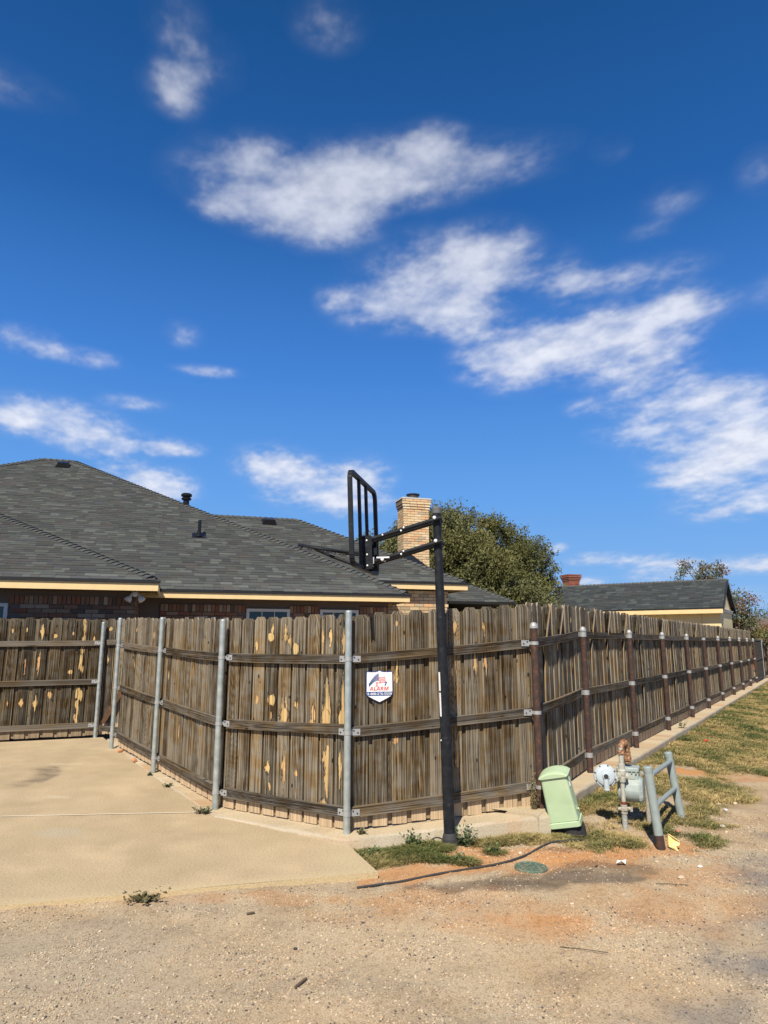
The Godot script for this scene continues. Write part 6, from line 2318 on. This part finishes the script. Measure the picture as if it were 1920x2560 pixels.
	# twigs and litter
	for q in [[-0.42, -3.83, 0.10, 1.1, "short brown twig lying in the foreground gravel"], [2.05, -5.28, 0.22, -0.15, "thin brown stick on the sand right of the tar patch"], [1.12, -4.22, 0.26, -0.3, "long thin reddish stem on the sand in the foreground"], [-0.85, -4.75, 0.05, 0.5, "small dark twig on the gravel below the driveway edge"]]:
		var st := st_new()
		var d = Vector3(cos(q[3]), 0, -sin(q[3])) * q[2] * 0.5
		pipe(st, [-d, Vector3(0, 0.003, 0.004), d], 0.007 if q[2] < 0.12 else 0.0022, 6)
		var o := build("twig", st, M.bark, self)
		o.position = Vector3(q[0], ground_y(q[0], q[1]) + 0.008, q[1])
		tag(o, q[4], "twig", "dry twigs on the ground")
	for q in [[5.30, -11.78, 0.09, 0, "bright red scrap of litter in the grass along the long fence"], [2.66, -6.62, 0.05, 1, "pink scrap of litter in the grass behind the pipe guard's front post"], [1.12, -6.37, 0.045, 0, "red scrap of litter under the fence left of the rusty corner post"], [1.84, -5.72, 0.07, 2, "crumpled white scrap of paper on the gravel above the tar patch"], [3.50, -7.45, 0.05, 2, "crumpled white wrapper on the dirt at the right edge of the grass"], [3.02, -8.72, 0.06, 2, "white scrap of paper on the kerb by the second rusty post"]]:
		var st := st_new()
		var s: float = q[2]
		var g := []
		for k in 8: g.append(Vector3(cos(TAU * k / 8) * s * r.randf_range(0.3, 0.6), r.randf_range(0.0, 0.5) * s, sin(TAU * k / 8) * s * r.randf_range(0.2, 0.5)))
		for k in 8: face3(st, Vector3(0, s * 0.35, 0), g[k], g[(k + 1) % 8], Vector3.UP)
		for k in 8: face3(st, Vector3(0, s * 0.30, 0), g[k] - Vector3(0, 0.004, 0), g[(k + 1) % 8] - Vector3(0, 0.004, 0), Vector3.DOWN)
		var o := build("litter_scrap", st, [M.litter_red, M.litter_pink, M.label_white][q[3]], self)
		o.position = Vector3(q[0], maxf(ground_y(q[0], q[1]), 0.0 if q[1] > -8.5 or q[0] > 3.2 else 0.212) + 0.01, q[1])
		tag(o, q[4], "litter", "scraps of litter")
	# bent straw stalks in the verge
	var tub := thing("storage_tub", "black plastic tub on the verge, cut off by the right edge", "tub", Vector3(9.78, 0.05, -17.3), 0.3)
	tub.scale = Vector3.ONE * 0.85
	var st2 := st_new()
	var rings := []
	for k in [[0.0, 0.26], [0.30, 0.32], [0.31, 0.35], [0.34, 0.35], [0.34, 0.32], [0.06, 0.27]]:
		var rr := []
		for i in 12: rr.append(Vector3(cos(TAU * i / 12) * k[1] * 1.3, k[0], sin(TAU * i / 12) * k[1]))
		rings.append(rr)
	skin(st2, rings)
	build("tub_body", st2, M.black_plastic, tub)
	st2 = st_new()
	lathe(st2, Vector3(0, 0.335, 0), Vector3.UP, [[0.0, 0.33], [0.02, 0.34], [0.03, 0.30], [0.035, 0.0]], 16)
	build("tub_lid", st2, M.cap_grey, tub)

# ---- trees ------------------------------------------------------------------------
func sprig_mesh(s: int, leaves: int, size: float, slim: float) -> ArrayMesh:
	var r := RandomNumberGenerator.new()
	r.seed = s
	var st := st_new()
	for k in leaves:
		var p := Vector3(r.randf_range(-1, 1), r.randf_range(-1, 1), r.randf_range(-1, 1)) * 0.5
		var d := (p * 1.2 + Vector3(r.randf_range(-1, 1), r.randf_range(-0.4, 1), r.randf_range(-1, 1))).normalized()
		var sd := d.cross(Vector3(r.randf_range(-1, 1), 1, r.randf_range(-1, 1))).normalized()
		var l := size * r.randf_range(0.6, 1.2)
		quad(st, p, p + d * l * 0.5 + sd * l * slim, p + d * l, p + d * l * 0.5 - sd * l * slim)
	return done(st)

func crown(parent: Node3D, clumps: Array, per: int, sprig: Mesh, sizes: Vector2, tones: Array, m: Material, s: int) -> void:
	var r := RandomNumberGenerator.new()
	r.seed = s
	var mm := MultiMesh.new()
	mm.transform_format = MultiMesh.TRANSFORM_3D
	mm.use_colors = true
	mm.mesh = sprig
	var T := []
	var C := PackedColorArray()
	for c in clumps:
		var base: Color = tones[r.randi() % tones.size()]
		var n := int(per * c[1] * c[1] / 0.5)
		for k in n:
			var v = Vector3(r.randfn(), r.randfn() * 0.8, r.randfn()) * c[1] * 0.46
			var sc := r.randf_range(sizes.x, sizes.y)
			T.append(Transform3D(Basis.from_euler(Vector3(r.randf() * TAU, r.randf() * TAU, r.randf() * TAU)).scaled(Vector3.ONE * sc), c[0] + v))
			C.append(base * r.randf_range(0.80, 1.2))
	mm.instance_count = T.size()
	for i in T.size():
		mm.set_instance_transform(i, T[i])
		mm.set_instance_color(i, C[i])
	var o := MultiMeshInstance3D.new()
	o.name = "crown"
	o.multimesh = mm
	o.material_override = m
	parent.add_child(o, true)
	o.set_meta("kind", "stuff")

func limbs(parent: Node3D, clumps: Array, fork: Vector3, base_r: float, every: int) -> void:
	var st := st_new()
	pipe(st, [Vector3(0, -0.3, 0), fork * 0.5 + Vector3(0.06, 0, 0.04), fork], base_r, 10)
	build("trunk", st, M.bark, parent)
	st = st_new()
	for k in range(0, clumps.size(), every):
		var e: Vector3 = clumps[k][0]
		var m := fork.lerp(e, 0.5) + Vector3(0, 0.15, 0)
		tube(st, fork, m, base_r * 0.45, base_r * 0.25, 6)
		tube(st, m, e, base_r * 0.25, 0.012, 5)
	build("limb", st, M.bark, parent)

func make_trees() -> void:
	var r := RandomNumberGenerator.new()
	r.seed = 1234
	var t := thing("live_oak", "big bushy olive-green tree behind the brick house and its chimney", "tree", Vector3(2.75, 0.2, -28.5))
	var cl := []
	var cen := Vector3(0.0, 3.54, 0.0)
	for k in 260:
		var v := Vector3(r.randfn(), r.randfn(), r.randfn()).normalized()
		var q := r.randf_range(0.62, 1.0)
		var wob := 1.0 + 0.10 * sin(v.x * 5.0 + v.y * 3.0) + r.randf_range(-0.05, 0.06)
		var p := cen + Vector3(v.x * 4.15, v.y * 2.95, v.z * 3.6) * q * wob
		if p.y < 1.3: continue
		# the left side is thinner and lower
		if p.x < -2.2 and p.y > 5.55: continue
		cl.append([p, r.randf_range(0.42, 0.78)])
	for k in 34: cl.append([Vector3(r.randf_range(-4.3, -1.4), r.randf_range(3.2, 5.5), r.randf_range(-1.0, 1.5)), r.randf_range(0.28, 0.5)])
	# upright sprays on the outline
	for k in 70:
		var a := r.randf_range(0.0, PI)
		var v := Vector3(cos(a), sin(a), r.randf_range(-0.5, 0.6))
		var p := cen + Vector3(v.x * 4.25, v.y * 3.0, v.z * 2.5)
		if p.y > 5.4 and p.x < -2.2: p.y -= 0.8
		cl.append([p, r.randf_range(0.16, 0.30)])
		if r.randf() < 0.5: cl.append([p + Vector3(v.x * 0.2, 0.28, 0), 0.14])
	crown(t, cl, 150, sprig_mesh(1, 14, 0.36, 0.20), Vector2(0.30, 0.48), [Color(0.118, 0.122, 0.037), Color(0.134, 0.134, 0.044), Color(0.102, 0.108, 0.036), Color(0.150, 0.143, 0.052), Color(0.122, 0.128, 0.053)], M.foliage, 7)
	limbs(t, cl, Vector3(0.1, 2.0, 0), 0.28, 5)
	# reddish tree behind the outbuilding
	t = thing("crape_myrtle", "small tree with sparse green and red autumn leaves behind the outbuilding's gable", "tree", Vector3(16.6, 0.1, -32.5))
	cl = []
	for k in 52:
		var v := Vector3(r.randfn(), r.randfn(), r.randfn()).normalized() * r.randf_range(0.4, 1.0)
		var p := Vector3(0.0, 3.0, 0) + Vector3(v.x * 1.15, v.y * 1.65, v.z * 1.1)
		p += Vector3(-0.42, 0, 0) * (p.y - 3.0)
		if p.y > 4.0: p.x += r.randf_range(-0.9, 0.2)
		cl.append([p, r.randf_range(0.20, 0.36)])
	for k in 22: cl.append([Vector3(r.randf_range(-2.9, -0.4), 5.0 + r.randf_range(-0.5, 0.35), r.randf_range(-0.6, 0.6)), r.randf_range(0.16, 0.28)])
	crown(t, cl, 90, sprig_mesh(2, 9, 0.42, 0.24), Vector2(0.20, 0.34), [Color(0.125, 0.145, 0.052), Color(0.145, 0.145, 0.060), Color(0.190, 0.095, 0.050), Color(0.110, 0.130, 0.052), Color(0.150, 0.125, 0.060)], M.foliage, 8)
	limbs(t, cl, Vector3(0.0, 1.4, 0), 0.10, 2)
	# yellowing bush in front of the far house
	t = thing("bush", "yellow-green bush with red tips in front of the far house at the right edge", "bush", Vector3(23.4, 0.1, -41.0))
	cl = []
	for k in 46:
		var v := Vector3(r.randfn(), r.randfn(), r.randfn()).normalized() * r.randf_range(0.5, 1.0)
		cl.append([Vector3(0.0, 1.45, 0) + Vector3(v.x * 2.0, v.y * 1.25, v.z * 1.4), r.randf_range(0.4, 0.7)])
	crown(t, cl, 60, sprig_mesh(3, 9, 0.40, 0.22), Vector2(0.28, 0.48), [Color(0.210, 0.185, 0.055), Color(0.170, 0.175, 0.060), Color(0.250, 0.190, 0.065), Color(0.200, 0.110, 0.050)], M.foliage, 9)
	limbs(t, cl, Vector3(0.0, 0.6, 0), 0.09, 4)
	# pale bare-topped tree beyond
	t = thing("tree", "pale thin-leaved tree at the right edge behind the far house", "tree", Vector3(31.5, 0.0, -54.0))
	cl = []
	for k in 40:
		var v := Vector3(r.randfn(), r.randfn(), r.randfn()).normalized() * r.randf_range(0.4, 1.0)
		cl.append([Vector3(0.0, 3.5, 0) + Vector3(v.x * 2.2, v.y * 1.6, v.z * 2.0), r.randf_range(0.3, 0.55)])
	crown(t, cl, 30, sprig_mesh(4, 8, 0.40, 0.20), Vector2(0.3, 0.45), [Color(0.16, 0.165, 0.10), Color(0.20, 0.19, 0.13)], M.foliage, 10)
	limbs(t, cl, Vector3(0.0, 1.8, 0), 0.14, 2)

func make_materials() -> void:
	M.galv = noisy(noise_tex(51, 0.03, 4, [[0.0, 0.34, 0.39, 0.38], [0.5, 0.43, 0.48, 0.47], [1.0, 0.54, 0.58, 0.57]], 128), 2.5, 0.42, 0.55)
	M.zinc = mat(lin(0.40, 0.41, 0.41), 0.5, 0.4)
	M.rust = noisy(noise_tex(52, 0.035, 5, [[0.0, 0.036, 0.025, 0.023], [0.5, 0.057, 0.035, 0.030], [0.70, 0.072, 0.038, 0.029], [0.82, 0.115, 0.055, 0.032], [1.0, 0.17, 0.08, 0.04]], 256), 1.6, 0.8, 0.0)
	M.rust_red = noisy(noise_tex(53, 0.05, 4, [[0.0, 0.12, 0.035, 0.022], [0.6, 0.20, 0.058, 0.034], [1.0, 0.28, 0.09, 0.045]], 128), 4.0, 0.85)
	M.rust_orange = noisy(noise_tex(54, 0.05, 4, [[0.0, 0.13, 0.05, 0.026], [0.40, 0.20, 0.085, 0.042], [0.60, 0.32, 0.165, 0.078], [0.72, 0.42, 0.31, 0.20], [1.0, 0.55, 0.48, 0.38]], 128), 6.0, 0.8)
	M.link_grey = mat(lin(0.055, 0.052, 0.052), 0.7, 0.1)
	M.joint_green = mat(lin(0.10, 0.15, 0.09), 0.8)
	M.dark_steel = mat(lin(0.045, 0.045, 0.047), 0.5, 0.3)
	M.wood_brown = noisy(noise_tex(55, 0.05, 4, [[0.0, 0.07, 0.035, 0.018], [1.0, 0.17, 0.09, 0.045]], 128), 3.0, 0.85)
	M.powder = noisy(noise_tex(56, 0.02, 4, [[0.0, 0.011, 0.0125, 0.0155], [0.6, 0.0155, 0.0175, 0.0215], [0.8, 0.023, 0.026, 0.031], [1.0, 0.045, 0.048, 0.054]], 256), 2.0, 0.5)
	M.powder.metallic_specular = 0.28
	M.cap_grey = mat(lin(0.12, 0.125, 0.125), 0.7)
	M.black_rubber = mat(lin(0.045, 0.045, 0.047), 0.75)
	M.black_plastic = noisy(noise_tex(57, 0.05, 4, [[0.0, 0.018, 0.018, 0.019], [1.0, 0.042, 0.042, 0.043]], 128), 3.0, 0.8)
	M.black_metal = mat(lin(0.016, 0.017, 0.020), 0.5)
	M.black_gloss = mat(lin(0.010, 0.010, 0.012), 0.25)
	M.label_white = mat(lin(0.72, 0.73, 0.74), 0.5)
	M.bolt = mat(lin(0.78, 0.79, 0.80), 0.35, 0.25)
	M.tar = mat(lin(0.018, 0.020, 0.025), 0.28)
	M.sign_blue = mat(lin(0.018, 0.062, 0.24), 0.45)
	M.sign_white = mat(lin(0.82, 0.82, 0.80), 0.45)
	M.sign_red = mat(lin(0.70, 0.075, 0.10), 0.5)
	M.sign_pink = mat(lin(0.72, 0.20, 0.22), 0.5)
	M.ped_green = noisy(noise_tex(58, 0.02, 4, [[0.0, 0.34, 0.45, 0.28], [0.35, 0.40, 0.53, 0.335], [0.7, 0.42, 0.545, 0.35], [1.0, 0.47, 0.57, 0.40]], 128), 1.5, 0.6)
	M.meter_grey = noisy(noise_tex(59, 0.03, 4, [[0.0, 0.27, 0.325, 0.315], [0.6, 0.33, 0.39, 0.38], [1.0, 0.40, 0.445, 0.43]], 128), 4.0, 0.5)
	M.meter_pale = mat(lin(0.36, 0.41, 0.38), 0.4)
	M.meter_blue = noisy(noise_tex(60, 0.03, 3, [[0.0, 0.40, 0.47, 0.52], [1.0, 0.47, 0.54, 0.58]], 128), 4.0, 0.5)
	M.pipe_grey = noisy(noise_tex(61, 0.06, 4, [[0.0, 0.20, 0.21, 0.20], [0.6, 0.36, 0.38, 0.37], [1.0, 0.50, 0.50, 0.46]], 128), 6.0, 0.7)
	M.pipe_pale = noisy(noise_tex(62, 0.06, 4, [[0.0, 0.28, 0.20, 0.12], [0.3, 0.36, 0.35, 0.29], [0.6, 0.42, 0.43, 0.38], [1.0, 0.50, 0.51, 0.46]], 128), 6.0, 0.7)
	M.pipe_rusty = noisy(noise_tex(63, 0.06, 4, [[0.0, 0.20, 0.11, 0.06], [0.4, 0.33, 0.29, 0.23], [0.7, 0.38, 0.38, 0.34], [1.0, 0.45, 0.46, 0.42]], 128), 7.0, 0.75)
	M.guard_grey = noisy(noise_tex(64, 0.03, 4, [[0.0, 0.225, 0.275, 0.27], [0.6, 0.265, 0.315, 0.31], [1.0, 0.32, 0.36, 0.345]], 128), 3.0, 0.55)
	M.yellow = mat(lin(0.72, 0.57, 0.22), 0.5)
	M.lid_green = noisy(noise_tex(65, 0.05, 4, [[0.0, 0.035, 0.085, 0.065], [0.5, 0.075, 0.145, 0.115], [0.68, 0.20, 0.18, 0.12], [1.0, 0.42, 0.28, 0.16]], 128), 4.0, 0.8)
	M.leaf = mat(Color.WHITE, 0.7)
	M.leaf.vertex_color_use_as_albedo = true
	M.leaf.backlight_enabled = true
	M.leaf.backlight = Color(0.4, 0.4, 0.4)
	M.stem = mat(lin(0.16, 0.14, 0.07), 0.8)
	M.foliage = mat(Color.WHITE, 0.6)
	M.foliage.vertex_color_use_as_albedo = true
	M.foliage.backlight_enabled = true
	M.foliage.backlight = Color(0.5, 0.5, 0.5)
	M.bark = noisy(noise_tex(66, 0.06, 4, [[0.0, 0.06, 0.045, 0.032], [1.0, 0.17, 0.13, 0.095]], 128), 3.0, 0.95)
	M.stone_cream = noisy(noise_tex(67, 0.06, 4, [[0.0, 0.42, 0.32, 0.22], [1.0, 0.62, 0.51, 0.38]], 128), 8.0, 0.9)
	M.stone_grey = noisy(noise_tex(68, 0.06, 4, [[0.0, 0.40, 0.35, 0.29], [1.0, 0.62, 0.56, 0.48]], 128), 8.0, 0.9)
	M.stone_white = mat(lin(0.66, 0.62, 0.56), 0.9)
	M.stone_dark = mat(lin(0.045, 0.042, 0.042), 0.8)
	M.brick_chip = mat(lin(0.52, 0.26, 0.14), 0.9)
	M.litter_red = mat(lin(0.62, 0.045, 0.03), 0.6)
	M.litter_pink = mat(lin(0.70, 0.22, 0.20), 0.6)
	# house
	var grit := noise_tex(70, 0.20, 3, [[0.0, 0.70, 0.70, 0.70], [1.0, 1.0, 1.0, 1.0]], 256)
	for i in 8:
		var c: Array = SHINGLE[i]
		var m := noisy(grit, 1.4, 0.95)
		m.albedo_color = lin(c[0] * 1.3, c[1] * 1.3, c[2] * 1.3)
		m.metallic_specular = 0.15
		M["shingle%d" % i] = m
	M.shingle_mix = noisy(grit, 1.4, 0.95)
	M.shingle_mix.albedo_color = lin(1, 1, 1)
	M.shingle_mix.albedo_texture = noise_tex(70, 0.20, 3, [[0.0, 0.80, 0.80, 0.80], [1.0, 1.0, 1.0, 1.0]], 256)
	M.shingle_mix.vertex_color_use_as_albedo = true
	M.shingle_mix.metallic_specular = 0.15
	M.shingle_cool = noisy(grit, 1.4, 0.95)
	M.shingle_cool.albedo_color = lin(0.78, 0.84, 0.90)
	M.shingle_cool.vertex_color_use_as_albedo = true
	M.shingle_cool.metallic_specular = 0.15
	M.roof_felt = mat(lin(0.045, 0.047, 0.047), 0.95)
	M.brown_roof = mat(lin(0.150, 0.105, 0.085), 0.9)
	var dirt := noise_tex(71, 0.09, 4, [[0.0, 0.62, 0.60, 0.58], [1.0, 1.0, 1.0, 1.0]], 256)
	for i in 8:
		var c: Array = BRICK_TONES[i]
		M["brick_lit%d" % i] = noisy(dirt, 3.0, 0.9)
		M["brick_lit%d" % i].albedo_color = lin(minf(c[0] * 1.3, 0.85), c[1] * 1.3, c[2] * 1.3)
		c = BRICK_SHADED[i]
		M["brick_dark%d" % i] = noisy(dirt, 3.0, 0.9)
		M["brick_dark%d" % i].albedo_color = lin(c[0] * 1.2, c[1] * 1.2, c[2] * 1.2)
	for i in 3: M["brick_red%d" % i] = mat(lin([0.26, 0.20, 0.31][i], [0.070, 0.055, 0.09][i], [0.042, 0.035, 0.06][i]), 0.9)
	M.brick_mix = noisy(dirt, 3.0, 0.9)
	M.brick_mix.albedo_color = Color.WHITE
	M.brick_mix.vertex_color_use_as_albedo = true
	M.mortar = mat(lin(0.16, 0.125, 0.10), 0.95)
	M.mortar_pale = mat(lin(0.60, 0.52, 0.40), 0.95)
	M.mortar_dark = mat(lin(0.16, 0.12, 0.09), 0.95)
	M.mortar_red = mat(lin(0.26, 0.105, 0.07), 0.95)
	M.red_brick = noisy(noise_tex(72, 0.08, 3, [[0.0, 0.20, 0.06, 0.042], [1.0, 0.32, 0.11, 0.075]], 128), 1.0, 0.9)
	M.slab_pale = mat(lin(0.52, 0.50, 0.46), 0.9)
	M.mesh_metal = mat(lin(0.085, 0.082, 0.088), 0.45, 0.5)
	var plank := noise_tex(73, 0.03, 3, [[0.0, 0.88, 0.88, 0.87], [1.0, 1.0, 1.0, 1.0]], 128)
	M.cream = noisy(plank, 0.8, 0.65)
	M.cream.albedo_color = lin(0.76, 0.575, 0.30)
	M.cream_wall = noisy(plank, 0.6, 0.7)
	M.cream_wall.albedo_color = lin(0.72, 0.595, 0.335)
	M.pale_trim = mat(lin(0.66, 0.64, 0.60), 0.7)
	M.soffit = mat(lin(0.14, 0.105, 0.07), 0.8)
	M.joint_dark = mat(lin(0.30, 0.24, 0.13), 0.8)
	M.white_frame = mat(lin(0.62, 0.61, 0.57), 0.5)
	M.blind = mat(lin(0.48, 0.54, 0.58), 0.6)
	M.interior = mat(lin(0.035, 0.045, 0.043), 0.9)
	M.glass = mat(Color(0.10, 0.19, 0.16, 0.62), 0.05)
	M.glass.transparency = BaseMaterial3D.TRANSPARENCY_ALPHA
	M.glass.metallic_specular = 0.5

func _ready() -> void:
	sky_and_camera()
	make_materials()
	make_wood()
	make_ground()
	make_drive()
	make_kerbs()
	make_house()
	make_far_buildings()
	make_fences()
	make_trees()
	make_hoop()
	make_sign()
	make_pedestal()
	make_meter()
	make_guard()
	make_cable_and_lid()
	make_grass()
	make_gravel()
	make_small_things()
